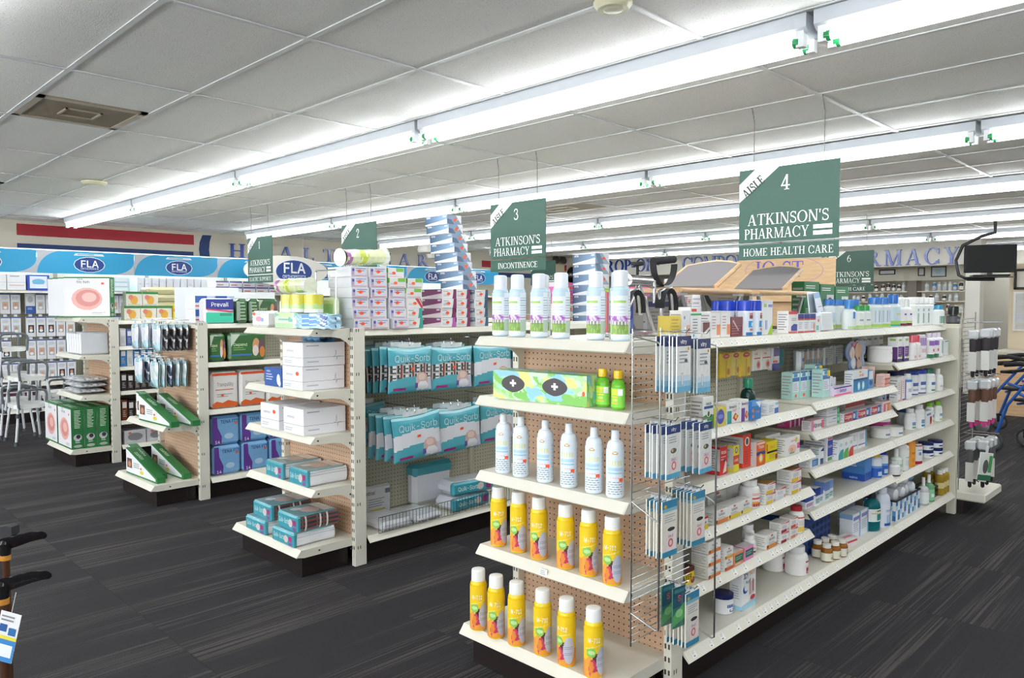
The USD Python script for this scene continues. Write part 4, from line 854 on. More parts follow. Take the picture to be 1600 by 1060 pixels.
# ---- near bay, bottom shelf (z .165)
z = .165
bt('short white jar with a navy lid alone on the bottom shelf', 'rub_jar', -1.655, 3.0, z, mk(.043, .068, '#f0f2f5', '#24285e', .045, .02, .008, .04, .001, (.1, .9), '#f1f3f6', [(.45, .7, -10, 40, '#2a4a9a'), (.1, .32, 5, 40, '#2f58b0'), (.18, .3, 12, 34, '#f1f3f6')]), cat='jar')
t = bx('tall white and blue pain relief box beside the navy lidded jar', 'pain_relief_box', 'box', -1.595, 3.056, z, .13, .06, .188, '#f2f4f5', [('r', 0, 0, 1, .1, '#a6d4ea'), ('p', [(0, .1), (1, .1), (1, .16), (0, .12)], '#a6d4ea'), ('t', .28, .8, .12, 'ICY', '#22306e', .32), ('t', .7, .84, .12, 'HOT', '#e09a3a', .42), ('e', .24, .48, .17, .1, '#24549e'), ('e', .3, .52, .14, .09, '#f2f4f5'), ('t', .42, .64, .06, 'PLUS', '#2a3050', .5), ('r', .5, .3, .9, .62, '#d8c8c4'), ('r', .55, .32, .62, .7, '#c89a9a'), ('r', .74, .36, .8, .66, '#7a3a30'), ('e', .76, .22, .18, .06, '#c8404a')], [('t', .5, .82, .07, 'ICY', '#22306e', .6), ('r', 0, 0, 1, .1, '#a6d4ea'), ('l', .2, .25, .8, .6, 6, '#c0c6cc')])
wb = lambda: mk(.056, .11, '#f3f2f1', '#f4f3f2', .04, .03, .028, .036, .005, (.08, .75), '#f3f1f0', [(.05, .45, 15, 62, '#b8243e'), (.12, .2, 20, 55, '#f3f1f0'), (.8, .9, 10, 62, '#c0303e'), (.5, .58, 10, 50, '#d8d0d0')])
bt('big white vitamin bottle in front on the bottom shelf', 'vitamin_bottle', -1.635, 3.70, z, wb()); bt('big white vitamin bottle behind the front one', 'vitamin_bottle', -1.745, 3.675, z, wb())
# ---- middle bay, shelf A (z 1.035)
z = 1.035
def teal(lab, X, Y, h=.139, yel=False, w=.082):
    F = [('r', 0, .66, 1, .8, '#4a7ac0'), ('r', .0, .8, 1, .97, '#e8f0f4'), ('r', .2, .82, .7, .95, '#4aa0c8'), ('r', .08, .26, .92, .64, '#e8ecf4'), ('l', .14, .3, .86, .6, 5, '#b8b8d0'), ('r', 0, .96, 1, 1, '#3a4a9a')]
    if yel: F += [('r', .6, .74, 1, .96, '#f0d03a')]
    bx(lab, 'denture_tablet_box', 'box', X, Y, z, w, .06, h, '#b4ddd6', F, GL, stick=('F', .5, .12, .018) if not yel else None)
teal('left of the three pale teal tablet boxes on the middle bay', -1.70, 3.765); teal('middle one of the three pale teal tablet boxes', -1.695, 3.85); teal('right one of the three pale teal tablet boxes', -1.69, 3.935)
teal('pale teal tablet box with a yellow corner, farther right', -1.62, 3.95, .148, True, .09); teal('second pale teal tablet box with a yellow corner behind', -1.7, 4.04, .165, True, .09)
bx('low white and purple box of denture strips with leaning leaflets', 'denture_box', 'box', -1.6, 4.05, z, .24, .05, .045, '#e8d8ee', [('r', 0, 0, 1, .2, '#e86a9a'), ('t', .5, .58, .4, 'denture', '#5a4ab0', .9), ('r', 0, .85, 1, 1, '#4a3a9a')])
for k in range(4): bx('slim white packet leaning behind the denture box, %s' % nth(k, 4), 'floss_packet', 'packet', -1.66 - .004 * k, 4.06 + .055 * k, z, .03, .02, .095 - .01 * (k % 2), '#eef0f2', [('r', .35, .05, .5, .95, '#8a98b0'), ('l', .1, .3, .9, .6, 3, '#aab4c4')])
bx('blue and white brush head box with two oval windows', 'brush_head_box', 'box', -1.6, 4.315, z, .215, .05, .118, '#e9eef2', [('r', 0, 0, 1, .55, '#2f8ac2'), ('r', 0, .52, 1, .62, '#2a4a86'), ('e', .38, .26, .1, .2, '#a8dce8'), ('e', .68, .26, .1, .2, '#a8dce8'), ('e', .38, .26, .05, .12, '#e8f4f4'), ('e', .68, .26, .05, .12, '#e8f4f4'), ('t', .55, .78, .14, 'brush', '#d8785a', .6), ('e', .45, .93, .08, .05, '#e0b04a')], GL)
bx('slim blue box beside the brush head box', 'floss_box', 'box', -1.61, 4.57, z, .08, .05, .108, '#5a9ad0', [('r', .1, .5, .9, .95, '#e6eef4'), ('e', .5, .3, .3, .14, '#2a5aa0')], GL)
bx('peach box at the right end of the middle upper shelf', 'lozenge_box', 'box', -1.637, 4.675, z, .075, .05, .118, '#ecc4b0', [('e', .5, .6, .36, .2, '#e89a80'), ('l', .15, .1, .85, .35, 3, '#c88a78')], GL)
bx('pink and white low box in front of the peach box', 'lozenge_box', 'box', -1.575, 4.735, z, .09, .05, .074, '#efc8bc', [('r', 0, .55, 1, .7, '#d8604e'), ('r', 0, .2, 1, .3, '#d8604e'), ('l', .1, .32, .9, .52, 2, '#b06a60')], GL)
# ---- middle bay, shelf B (z .885)
z = .885
for k in range(4): bx('magenta strip box, %s, at the left of the toothpaste shelf' % nth(k, 4), 'strip_box', 'box', -1.72, 3.76 + .052 * k, z, .045, .06, .05, '#d83a86', [('r', .55, 0, 1, 1, '#f1e6ec')], GL)
bx('white and pink box with a large script word', 'tablet_box', 'box', -1.59, 3.745, z, .15, .05, .052, '#f3ecef', [('e', .5, .5, .42, .4, '#f2f2f2'), ('r', 0, 0, .2, 1, '#e888ae'), ('r', .82, .1, 1, .9, '#e86a88'), ('t', .5, .5, .42, 'Abreva', '#4a4a4e', .72)], GL, [('r', 0, 0, 1, 1, '#efc8d4')])
for k, n in enumerate(('lower', 'upper')): bx(f'{n} pale grey carton with green end dots', 'paste_box', 'box', -1.605, 3.975, z + .048 * k, .165, .07, .0465, '#e4e6ea', [('r', .8, .05, 1, .95, '#3fae6a'), ('e', .9, .5, .07, .25, '#8fdcaa'), ('r', .1, .3, .7, .4, '#c0c8d0'), ('r', .45, .6, .75, .75, '#a0a8c0')], GL, [('r', 0, 0, 1, 1, '#d4d6da')])
def paste(lab, Y, zz=None, x=-1.585, w=.19): bx(lab, 'toothpaste_box', 'box', x, Y, zz or z, w, .045, .048, '#f0f1f4', [('r', 0, .1, .6, .95, '#c42e3a'), ('t', .3, .55, .4, 'Colgate', '#f6ecec', .5), ('r', .62, 0, 1, 1, '#3a5aa8'), ('e', .74, .5, .08, .3, '#d8e4f0'), ('r', .86, .1, .98, .9, '#7a9ad0'), ('r', 0, 0, 1, .08, '#2a3a80')], GL, [('r', 0, 0, 1, 1, '#d9d4dc')])
paste('red and blue toothpaste box, nearest of three', 4.155); paste('red and blue toothpaste box, middle of three', 4.355); paste('red and blue toothpaste box, farthest of three', 4.555, w=.16)
bx('pink and orange oral gel box at the end of the toothpaste shelf', 'oral_gel_box', 'box', -1.58, 4.74, z, .12, .05, .06, '#f0dcd8', [('r', 0, 0, .3, .7, '#d8688a'), ('r', .5, 0, .9, .8, '#e89a5a'), ('r', .0, .72, 1, .8, '#d85a5a')], GL)
bx('red and white box lying behind the toothpaste boxes', 'oral_gel_box', 'box', -1.68, 4.42, z, .3, .06, .075, '#e8d0d0', [('r', 0, .6, 1, .9, '#c85a5a')], GL, [('r', 0, 0, 1, 1, '#e4c4c0')])
# ---- middle bay, shelf C (z .695)
z = .695
bx('small white box with a blue picture at the left of the middle bay', 'ointment_box', 'box', -1.6, 3.765, z, .1, .06, .055, '#eceef2', [('r', .2, .05, .95, .7, '#5a86b8'), ('l', .3, .2, .9, .55, 2, '#a8c4dc')], GL, [('r', 0, 0, 1, 1, '#b8cce0')])
bx('small pink box behind the blue pictured one', 'ointment_box', 'box', -1.7, 3.83, z, .09, .06, .09, '#d88ac0', [('r', 0, .7, 1, 1, '#8ab8dc')], GL)
bx('slim white box with navy tip', 'ointment_box', 'box', -1.6, 3.875, z, .055, .05, .088, '#eef0f2', [('r', .2, .0, .9, .35, '#3a5a8a'), ('p', [(.2, .8), (1, 1), (1, .75)], '#2a3a6a')], GL)
bx('large white cartridge box with a deep blue label', 'cream_box', 'box', -1.605, 3.985, z, .07, .13, .13, '#eceaf0', [('r', .08, .2, 1, .85, '#3a4ab0'), ('r', .1, .03, .9, .16, '#4aa64a'), ('t', .5, .6, .1, 'Desitin', '#e0e4f8', .8), ('r', .1, .88, .9, .95, '#d85a9a')], GL)
for k, (c, e) in enumerate((('#4aa6a6', 'teal'), ('#6ab85a', 'green'), ('#e05a48', 'red'))): bx(f'white baby cream box with {e} foot', 'cream_box', 'box', -1.575, 4.06 + .07 * k, z, .066, .07, .108, '#eceef0', [('p', [(0, 0), (1, 0), (1, .5), (.4, .45), (0, .25)], c), ('e', .5, .72, .25, .1, '#b8d4c8')], GL)
bx('wide white box of glucose strips with purple line', 'test_strip_box', 'box', -1.63, 4.35, z, .12, .08, .098, '#eeeef2', [('r', 0, .18, 1, .24, '#6a5a9a'), ('l', .15, .5, .85, .85, 4, '#aab0c0')], GL)
bx('second white box with blue side next to the purple lined one', 'test_strip_box', 'box', -1.625, 4.475, z, .13, .08, .098, '#eeeef2', [('r', 0, .18, 1, .24, '#6a5a9a'), ('r', .8, 0, 1, 1, '#6aa8d0'), ('l', .15, .5, .7, .85, 4, '#aab0c0')], GL)
tub = lambda r, h, c: mk(r, h, '#f0efed', '#f4f3f1', r + .003, .014, .004, r * .95, .001, (.1, .92), '#f0efed', [(.35, .62, -10, 65, c)])
bt('left small white tub with a blue band', 'cream_tub', -1.67, 4.96, z, tub(.055, .05, '#3a7ab8'), cat='tub'); bt('right small white tub with a blue band', 'cream_tub', -1.635, 5.085, z, tub(.055, .048, '#3a7ab8'), cat='tub')
bt('large white tub with a magenta band behind the small tubs', 'cream_tub', -1.775, 5.20, z, mk(.082, .112, '#f0efed', '#f6f5f3', .088, .02, .004, .08, .001, (.1, .95), '#f0efed', [(.28, .62, -90, 90, '#c83a8e'), (.4, .8, 45, 88, '#2a7ab8')]), cat='tub')
for k, (x, y, h) in enumerate(((-1.64, 5.42, .115), (-1.62, 5.54, .132))):
    bt('white lotion bottle with blue print, %s beside the large tub' % ('nearer one' if k == 0 else 'farther one'), 'lotion_bottle', x, y, z, mk(.042, h, '#f1f2f2', '#f4f4f4', .024, .025, .03, .02, .003, (.06, .7), '#f0f2f3', [(.3, .6, -10, 40, '#4a8ab8'), (.05, .2, -10, 50, '#6aa88a' if k == 0 else '#3a8ad0')], oval=.7))
bt('white tub with a blue lid at the back of the far bay', 'cream_tub', -1.735, 5.66, z, mk(.06, .085, '#f0f1f3', '#2a5aa8', .063, .02, .004, .058, .001, (.1, .9), '#eef0f4', [(.3, .7, -20, 60, '#4a6ab8')]), cat='tub')
bx('white carton with a red and black square', 'cream_box', 'box', -1.6, 5.625, z, .15, .06, .1, '#eef0f2', [('r', .55, .05, .85, .6, '#d8605a'), ('e', .7, .35, .1, .2, '#2a2426'), ('r', .1, .7, .7, .85, '#6a8ac8')], GL)
for k in range(2): bt('white bottle with a lime green cap, %s' % ('left one' if k == 0 else 'right one nearest the end panel'), 'wash_bottle', -1.64 + .02 * k, 5.83 + .12 * k, z, mk(.035, .115, '#eef2ec', '#8ac83a', .022, .025, .025, .018, .003, (.06, .7), '#eef2ee', [(.45, .7, -10, 40, '#3a8ac8'), (.05, .2, -10, 50, '#a8d06a')], oval=.75))
# ---- middle bay, shelf D (z .483) and far bay (z .465)
z = .483
for k, (y, w, h, c, n) in enumerate(((3.75, .1, .062, '#2f4a9a', 'low navy topped'), (3.845, .06, .092, '#2a3a9a', 'tall navy'), (3.92, .045, .08, '#5a7ac0', 'narrow blue'), (3.965, .062, .104, '#6a8ac8', 'tall pale blue'), (4.035, .065, .1, '#7a9ad8', 'rear pale blue'))):
    bx(f'{n} antacid box on the lower middle shelf', 'antacid_box', 'box', -1.615 + .01 * (k % 2), y, z, w, .06, h, '#e6e9f0', [('r', 0, .55, 1, 1, c), ('r', .1, .1, .9, .4, '#c8a0b0' if k == 0 else '#a8c8b8'), ('l', .1, .15, .9, .4, 2, '#7a88b0')], [('r', 0, .6, 1, 1, c), ('l', .1, .1, .9, .5, 4, '#a8aab0')])
bx('tall blue and white saline box standing alone', 'saline_box', 'box', -1.63, 4.60, z, .11, .13, .158, '#5a96d8', [('r', 0, .0, 1, .3, '#2a5ab8'), ('r', 0, .8, 1, 1, '#3a6ab8')], [('r', 0, 0, 1, .25, '#2a5ac0'), ('r', 0, .25, 1, .55, '#4a86d0'), ('r', 0, .82, 1, 1, '#3a5a9a'), ('e', .5, .88, .4, .07, '#6aa0dc'), ('l', .25, .5, .75, .72, 3, '#dce8f4'), ('t', .5, .1, .08, 'saline', '#c8dcf4', .7)])
for k, (y, c) in enumerate(((4.755, '#e8b84a'), (4.86, '#2a3a9a'))): bt('blue and white spray can, %s on the lower middle shelf' % ('yellow capped one' if k == 0 else 'navy capped one'), 'foot_spray', -1.625, y, z, mk(.036, .125, '#dfe8f2', c, .025, .035, .02, .024, .002, (.04, .95), '#e4ecf4', [(0, .5, -180, 180, '#2a62c0'), (.5, .62, -180, 180, '#6a9ad8'), (.1, .32, -20, 30, '#c8dcf0')]), cat='spray can')
z = .465
bt('short white bottle with a black foot', 'lotion_bottle', -1.585, 4.965, z, mk(.034, .075, '#ececea', '#e4e4e2', .02, .02, .02, .018, .002, (.05, .8), '#ecebe8', [(0, .15, -180, 180, '#2a2826')]))
bt('pale green pump bottle with white pump', 'pump_bottle', -1.60, 5.045, z, mk(.036, .105, '#dce8dc', '#f0f2f0', .012, .05, .02, .016, .004, (.08, .8), '#e0ece0', [(.5, .75, -20, 30, '#a8c8a8'), (.1, .3, -20, 30, '#c8d8c4')], capname='pump'))
for k, (x, y, h, r, c, n) in enumerate(((-1.71, 5.075, .15, .03, '#2f6e6a', 'teal capped tall'), (-1.615, 5.185, .165, .045, '#f2f2f0', 'big plain'))): bt(f'{n} white bottle on the far lower shelf', 'lotion_bottle', x, y, z, mk(r, h, '#f0f0ee', c, r * .6, .03, .02, r * .5, .003, (.06, .8), '#f1f1ef', [(.2, .5, -10, 40, '#d8dce4'), (.6, .65, -10, 40, '#b8bcc8')]))
bt('slim orange sunscreen tube standing upright', 'sunscreen_tube', -1.60, 5.325, z, mk(.032, .17, '#efa03c', '#c0442e', .024, .014, .01, .022, .001, (.1, .9), '#f0a440', [(.1, .3, -15, 20, '#e88a2e'), (.5, .6, -20, 30, '#d87a30')], oval=.6), cat='tube')
bt('white cream tube standing on its red cap', 'cream_tube', -1.60, 5.46, z + .012, mk(.036, .125, '#eceef0', '#e8eaec', .03, .008, .008, .028, .001, (.02, .9), '#eceef0', [(0, .14, -180, 180, '#c02a34'), (.5, .7, -20, 20, '#4a8ab8')], oval=.6), cat='tube') if False else bt('white cream tube with a red foot', 'cream_tube', -1.60, 5.46, z, mk(.036, .125, '#c02a34', '#e8eaec', .03, .008, .008, .028, .001, (.16, .95), '#eceef0', [(.4, .6, -20, 20, '#4a8ab8'), (.7, .8, -30, 30, '#b8c0c8')], oval=.6), cat='tube')
bt('second white tube with pink print behind the red footed one', 'cream_tube', -1.68, 5.54, z, mk(.034, .15, '#e6e8ee', '#e8eaec', .03, .01, .01, .028, .001, (.1, .9), '#e8eaee', [(.6, .85, -20, 30, '#e8908a'), (.2, .4, -20, 30, '#4a6ab0')], oval=.6), cat='tube')
jar = lambda: mk(.046, .034, '#eef0f3', '#24306a', .048, .018, .006, .043, .001, (.1, .9), '#eef0f4', [(.3, .7, -20, 50, '#3a4a8a')])
for k, (y, n) in enumerate(((5.74, 'left'), (5.88, 'right'))):
    for q in range(2): bt(f'{"lower" if q == 0 else "upper"} navy lidded white jar of the {n} pair by the end panel', 'cream_jar', -1.63 + .02 * k, y, z + .0545 * q, jar(), cat='jar')
# ---- middle and far bay, bottom shelf
z = .165
t = thing('plastic_basket', 'blue perforated plastic basket tipped over on the bottom shelf', 'basket', (-1.835, 4.12, z + .001), (0, 0, 93))
def shell(w, d, h, c, tk=.006):
    b = B(); b.box((-w / 2, -d / 2, h - tk), (w / 2, d / 2, h), c, .004)
    for s in (-1, 1):
        b.box((s * w / 2 - tk * s, -d / 2, 0), (s * w / 2, d / 2, h), c, .002); b.box((-w / 2, s * d / 2 - tk * s, 0), (w / 2, s * d / 2, h), c, .002)
    return b
part(t, 'shell', shell(.42, .25, .205, '#2b4d92'), 'matte')
b = B()
for f_, W, Hh in (face('F', .42, .25, .205), face('R', .42, .25, .205), face('L', .42, .25, .205)):
    deco(b, f_, W, Hh, [('e', (i + .5) / 7, (j + .6) / 5, .05, .07, '#16264e') for i in range(7) for j in range(4)], .0006)
part(t, 'holes', b, 'matte', 'round holes through the basket sides')
def vit(t): bottle(t, .03, .07, '#b9772e', '#f2efe6', .022, .02, .018, .018, .003, (.08, .68), '#ece6d4', [(.2, .55, -25, 30, '#8a9a5a'), (.6, .8, -25, 30, '#d8d0b0')], 'liquid', capmat='gloss')
for k, (x, y) in enumerate(((-1.60, 3.99), (-1.585, 4.06), (-1.575, 4.13), (-1.662, 4.02), (-1.65, 4.09), (-1.642, 4.16))):
    tt = put('vit', 'vitamin_bottle', 'bottle', 'small amber vitamin bottle, %s of six before the blue basket' % ['front left', 'front middle', 'front right', 'back left', 'back middle', 'back right'][k], (x, y, z + .001), 90 + 5 * k, vit, 'amber vitamin bottles')
bx('flat red and white ear drop box lying by the basket', 'ear_drop_box', 'box', -1.60, 4.245, z, .16, .075, .045, '#eee6e4', [('r', .3, .5, .95, .75, '#d04a50'), ('r', .05, .2, .25, .8, '#d04a50')], GL, [('r', .1, .3, .9, .6, '#d88a8a')], rz=-8)
for k in range(2): bx('white and blue contact solution carton, %s one of a pair' % ('left' if k == 0 else 'right'), 'solution_box', 'box', -1.635, 4.44 + .125 * k, z, .122, .075, .147, '#e8ecf4', [('r', .84, 0, 1, 1, '#8ab4dc'), ('r', .1, .74, .9, .88, '#7a8ac8'), ('l', .1, .25, .85, .65, 5, '#b8c0d0'), ('e', .85, .7, .08, .08, '#d88aa0')], [('r', 0, .8, 1, 1, '#8ab0d8')])
bt('large teal mouthwash bottle', 'mouthwash_bottle', -1.635, 4.745, z, mk(.052, .19, '#1f7f86', '#2a2f34', .02, .03, .05, .018, .006, (.3, .7), '#e8eeea', [(.7, .95, -40, 60, '#e8ecea'), (.78, .9, -10, 45, '#2a3a4a'), (.1, .6, 0, 55, '#2f8f86'), (.62, .7, -40, 60, '#e0c84a')], 'liquid', oval=.75))
bt('large white bottle with blue swirl beside the teal mouthwash', 'lotion_bottle', -1.615, 4.86, z, mk(.05, .205, '#dfe4f4', '#e6eaf6', .025, .035, .05, .022, .004, (.06, .7), '#e2e7f6', [(.1, .5, 0, 40, '#7aa8d8'), (0, .12, -20, 70, '#2f5ab0'), (.65, .75, -10, 40, '#b8c0e0')], oval=.75))
bx('tall white box at the back behind the mouthwash', 'solution_box', 'box', -1.75, 4.66, z, .12, .06, .21, '#b9c4d8', [('r', 0, .6, 1, .9, '#8a9ac0')], GL)
t = thing('cloth_basket', 'fabric basket with a blue and white print full of rolled towels', 'basket', (-1.69, 5.26, z + .001), 90)
w, d, h = .47, .2, .125
b = B()
def quilt(u, v):
    q = (np.floor(u * 12) + 2 * np.floor(v * 4)) % 5
    line = (np.abs(u * 12 % 1 - .5) > .42) | (np.abs(v * 4 % 1 - .5) > .4)
    return pick(u.shape, [(q == 1, '#3a78b0'), (q == 3, '#5a9ac8'), (q == 4, '#b8d0e0'), (line, '#23262e')], '#e6eaee')
for (o, u_) in (((-w / 2, -d / 2, 0), (1, 0, 0)), ((w / 2, -d / 2, 0), (0, 1, 0)), ((-w / 2, d / 2, 0), (0, -1, 0)), ((w / 2, d / 2, 0), (-1, 0, 0))):
    L_ = w if u_[0] else d
    b.grid(48 if u_[0] else 20, 16, lambda u, v, o=o, u_=u_, L_=L_: np.stack([o[0] + u * u_[0] * L_, o[1] + u * u_[1] * L_, v * h], -1), quilt)
b.box((-w / 2 + .002, -d / 2 + .002, .001), (w / 2 - .002, d / 2 - .002, .005), '#d0d4da')
part(t, 'basket_side', b, 'matte'); part(t, 'rim', B().tube([(-w / 2, -d / 2, h), (w / 2, -d / 2, h), (w / 2, d / 2, h), (-w / 2, d / 2, h), (-w / 2, -d / 2, h)], .006, '#1d1e24', 6), 'matte')
k = 0
part(t, 'folded_lining', B().box((-w / 2 + .006, -d / 2 + .006, .006), (w / 2 - .006, d / 2 - .006, .09), '#dfe3ea', .01), 'matte')
for j, (zz, n) in ((1, (.138, 4)), (2, (.216, 3))):
    for i in range(n):
        k += 1; r = .042 - .003 * j; yy = -.14 + i * .28 / (n - 1) if n > 1 else 0
        tt = thing('rolled_towel', ('blue edged' if (j == 2 and i == 2) else 'white') + f' rolled towel in the printed basket, {["hidden bottom layer","middle layer","top layer"][j]}, {nth(i, n, "near end", "far end")}', 'towel', (-1.69 + .01 * (i % 2), 5.26 + yy, z + .012 + zz), (90, 0, 90 + 6 * i - 8))
        a = B(); a.lathe([(0, -.085), (r * .5, -.083), (r * .95, -.07), (r, -.03), (r * .98, .04), (r * .92, .072), (r * .5, .084), (0, .085)], '#e4e8ee' if not (j == 2 and i == 2) else '#7ab4dc', 14); part(tt, 'towel', a, 'film')
        part(tt, 'fold_edge', B().box((r * .6, -.003, -.07), (r * 1.03, .003, .07), '#c9d0d8'), 'matte')
for k, (y, c, n) in enumerate(((5.60, '#e6ebea', 'clear'), (5.72, '#8fcfa0', 'green'))): bt(f'{n} pump bottle with a white pump by the far end of the bottom shelf', 'pump_bottle', -1.60, y, z, mk(.036, .125, c, '#f0f2f0', .011, .055, .03, .015, .005, (.1, .7), c, [(.3, .6, -20, 30, '#e8f0ea')], 'liquid', capname='pump'))
t = thing('wire_basket', 'small black wire basket at the far end of the bottom shelf', 'basket', (-1.66, 5.86, z + .001), 90)
for zz in (.002, .035, .07): part(t, 'wire', B().tube([(-.07, -.06, zz), (.07, -.06, zz), (.07, .06, zz), (-.07, .06, zz), (-.07, -.06, zz)], .0025, '#26262a', 5), 'matte')
for a in np.linspace(-.07, .07, 7): part(t, 'wire', B().tube([(a, -.06, .07), (a, -.06, .002), (a, .06, .002), (a, .06, .07)], .0018, '#26262a', 5), 'matte')
def amber(t): bottle(t, .03, .145, '#c8a63a', '#f2f2ee', .02, .03, .02, .016, .004, None, mat='liquid'); part(t, 'wrap_label', B().lathe([(.0306, .05), (.0306, .09)], '#d8c890', 16), 'print')
for k in range(5): put('amb', 'oil_bottle', 'bottle', 'clear amber oil bottle with white cap, %s in the far corner' % ['front left', 'front middle', 'front right', 'back left', 'back right'][k], (-1.60 - .085 * (k > 2), 5.965 + .064 * (k % 3) + .02 * (k > 2), z + .001), 90, amber, 'amber oil bottles')
# ---- far bay, upper shelves
z = 1.165
def purp(lab, X, Y): bx(lab, 'body_wash_box', 'box', X, Y, z, .085, .06, .155, '#eeeef0', [('r', .1, .2, .95, .62, '#6a3a86'), ('r', 0, 0, 1, .12, '#3a2a5e'), ('p', [(.3, .12), (1, .2), (1, .3)], '#8ab84a'), ('r', .2, .84, .8, .92, '#9ac06a'), ('l', .2, .3, .8, .55, 3, '#b89ac8')], [('r', 0, .1, 1, .6, '#5a3274'), ('r', 0, 0, 1, .1, '#2e2048'), ('r', .2, .85, .8, .93, '#9ac06a')])
for k in range(4): purp('purple labelled wash box behind the big white jar, %s' % nth(k, 4), -1.79, 4.95 + .1 * k)
purp('purple labelled wash box in front, left of a pair', -1.61, 5.06); purp('purple labelled wash box in front, right of a pair', -1.6, 5.155)
bt('big plain white jar with a small square label', 'cream_jar', -1.69, 4.985, z, mk(.07, .085, '#efefed', '#f2f2f0', .071, .018, .006, .066, .001, (.15, .95), '#f0f0ee', [(.62, .78, 20, 60, '#6a6458'), (.66, .74, 24, 56, '#efece4')]), cat='jar')
for k, (y, c, n) in enumerate(((5.295, '#ef6a7a', 'pink capped'), (5.38, '#e8566a', 'red capped'))): bt(f'slim {n} white spray bottle on the far upper shelf', 'spray_bottle', -1.60, y, z, mk(.028, .115, '#f1eeee', c, .02, .045, .02, .016, .002, (.06, .8), '#f2eeee', [(.1, .3, -10, 40, '#e8b8b4')]))
bt('white tube bottle with lilac upper half', 'lotion_bottle', -1.61, 5.50, z, mk(.042, .15, '#ece8f0', '#f0f0f0', .03, .01, .01, .03, .001, (.1, .98), '#eeeaf0', [(.55, .95, -40, 60, '#a07ac8'), (.2, .4, -20, 40, '#e0c0c8')], oval=.7))
for k in range(3): bt('white bottle with violet shoulder and green foot, %s by the end panel' % nth(k, 3), 'lotion_bottle', -1.60, 5.64 + .1 * k, z, mk(.036, .135, '#f0eef2', '#e4dcec', .018, .03, .02, .016, .002, (.0, .9), '#f0eef0', [(0, .2, -60, 70, '#2f7a52'), (.68, .95, -40, 60, '#9a6ac0'), (.35, .5, 0, 30, '#e06a6a')] if k < 2 else [(.2, .9, 0, 20, '#8ac0b8')]))
bx('plain white carton nearest the end panel on the far upper shelf', 'cream_box', 'box', -1.585, 5.955, z, .1, .05, .106, '#eef0ee', [('r', .05, .9, .95, .97, '#4a8a7a'), ('r', .82, .1, .95, .85, '#a8d0b8')], GL)
z = .92
for k in range(3): bx('blue lettered white soap box, %s of three' % nth(k, 3), 'soap_box', 'box', -1.66, 4.945 + .075 * k, z, .068, .06, .062, '#dfe4f0', [('e', .5, .5, .3, .34, '#3a5ab0'), ('e', .5, .5, .12, .14, '#dfe4f0')], GL)
for k, (y, c, n) in enumerate(((5.0, '#e8b0a0', 'peach banded'), (5.08, '#7a4a9a', 'purple striped'))): bx(f'{n} tall white box on the far second shelf', 'cream_box', 'box', -1.585, y, z, .075, .05, .155, '#f0eff0', [('r', .7, .02, .95, .85, c), ('l', .1, .3, .6, .8, 6, '#b8b8c0'), ('r', .05, .02, .95, .08, c)], GL)
bt('slim white tube with a sky blue ring', 'cream_tube', -1.595, 5.205, z, mk(.032, .135, '#f0f1f3', '#f3f4f5', .02, .028, .015, .018, .002, (.1, .95), '#f1f2f4', [(.86, 1, -180, 180, '#3a8ad0'), (.3, .5, -20, 30, '#c0c8d4')], oval=.7), cat='tube')
for k, (x, y, c, n) in enumerate(((-1.69, 5.31, '#22306e', 'navy lidded, leftmost of three'), (-1.66, 5.45, '#2a3e96', 'blue lidded, middle of three'), (-1.65, 5.575, '#2f44b0', 'bright blue lidded, rightmost of three'))):
    bt(f'white wipes canister, {n}', 'wipes_canister', x, y, z, mk(.056, .14, '#eef0f3', c, .058, .026, .005, .05, .001, (.05, .97), '#eef0f4', [(.0, .06, -180, 180, '#2a3a8a'), (.45, .62, -20, 60, '#5a6ab0'), (.2, .3, -20, 60, '#a8b4cc')]), cat='canister')
bt('white bottle with a dark green cap beside the canisters', 'lotion_bottle', -1.61, 5.69, z, mk(.042, .135, '#eef1f0', '#2f6e5a', .03, .03, .02, .028, .002, (.06, .8), '#eef2f0', [(.1, .2, -20, 40, '#4a8a6a'), (.5, .7, -20, 40, '#5a7ac0')]))
bt('plain white bottle nearest the end panel on the far second shelf', 'lotion_bottle', -1.60, 5.86, z, mk(.036, .12, '#f0f0ee', '#f2f2f0', .016, .035, .03, .014, .003, (.06, .7), '#f1f1ef', [(.3, .5, -20, 30, '#c8ccd4')]))

# ---- packs on the pegboard of the near and middle bay
def hook(t, d, h): part(t, 'hook', B().tube([(0, d / 2 + .08, .004), (0, -d / 2 - .05, .004), (0, -d / 2 - .06, .014)], .0022, WR, 5), 'chrome')
def peg_pack(lab, name, Y, ztop, w, h, F, body, X=-1.85, d=.03, rz=0):
    t = thing(name, lab, 'hanging pack', (X, Y + w / 2, ztop), 90 + rz)
    b = B(); b.box((-w / 2, -d / 2, -h), (w / 2, d / 2, 0), body, .006)
    T, W, Hh = face('F', w, d, h); T[2, 3] -= h; deco(b, T, W, Hh, F); part(t, 'pack', b, 'film')
    hook(t, d, h); return t
for k, (y, h) in enumerate(((3.276, .125), (3.378, .12), (3.469, .13))):
    peg_pack('yellow comb pack with a red oval, %s of three' % nth(k, 3), 'comb_pack', y, 1.293, (.1, .088, .115)[k], h, [('e', .55, .85, .32, .1, '#c2202a'), ('r', .42, .85, .7, .87, '#f3e6c0'), ('r', .5, .04, .58, .7, '#b89a1c'), ('e', .75, .25, .14, .14, '#c87a2a')], '#efc91e' if k != 1 else '#e8cf66')
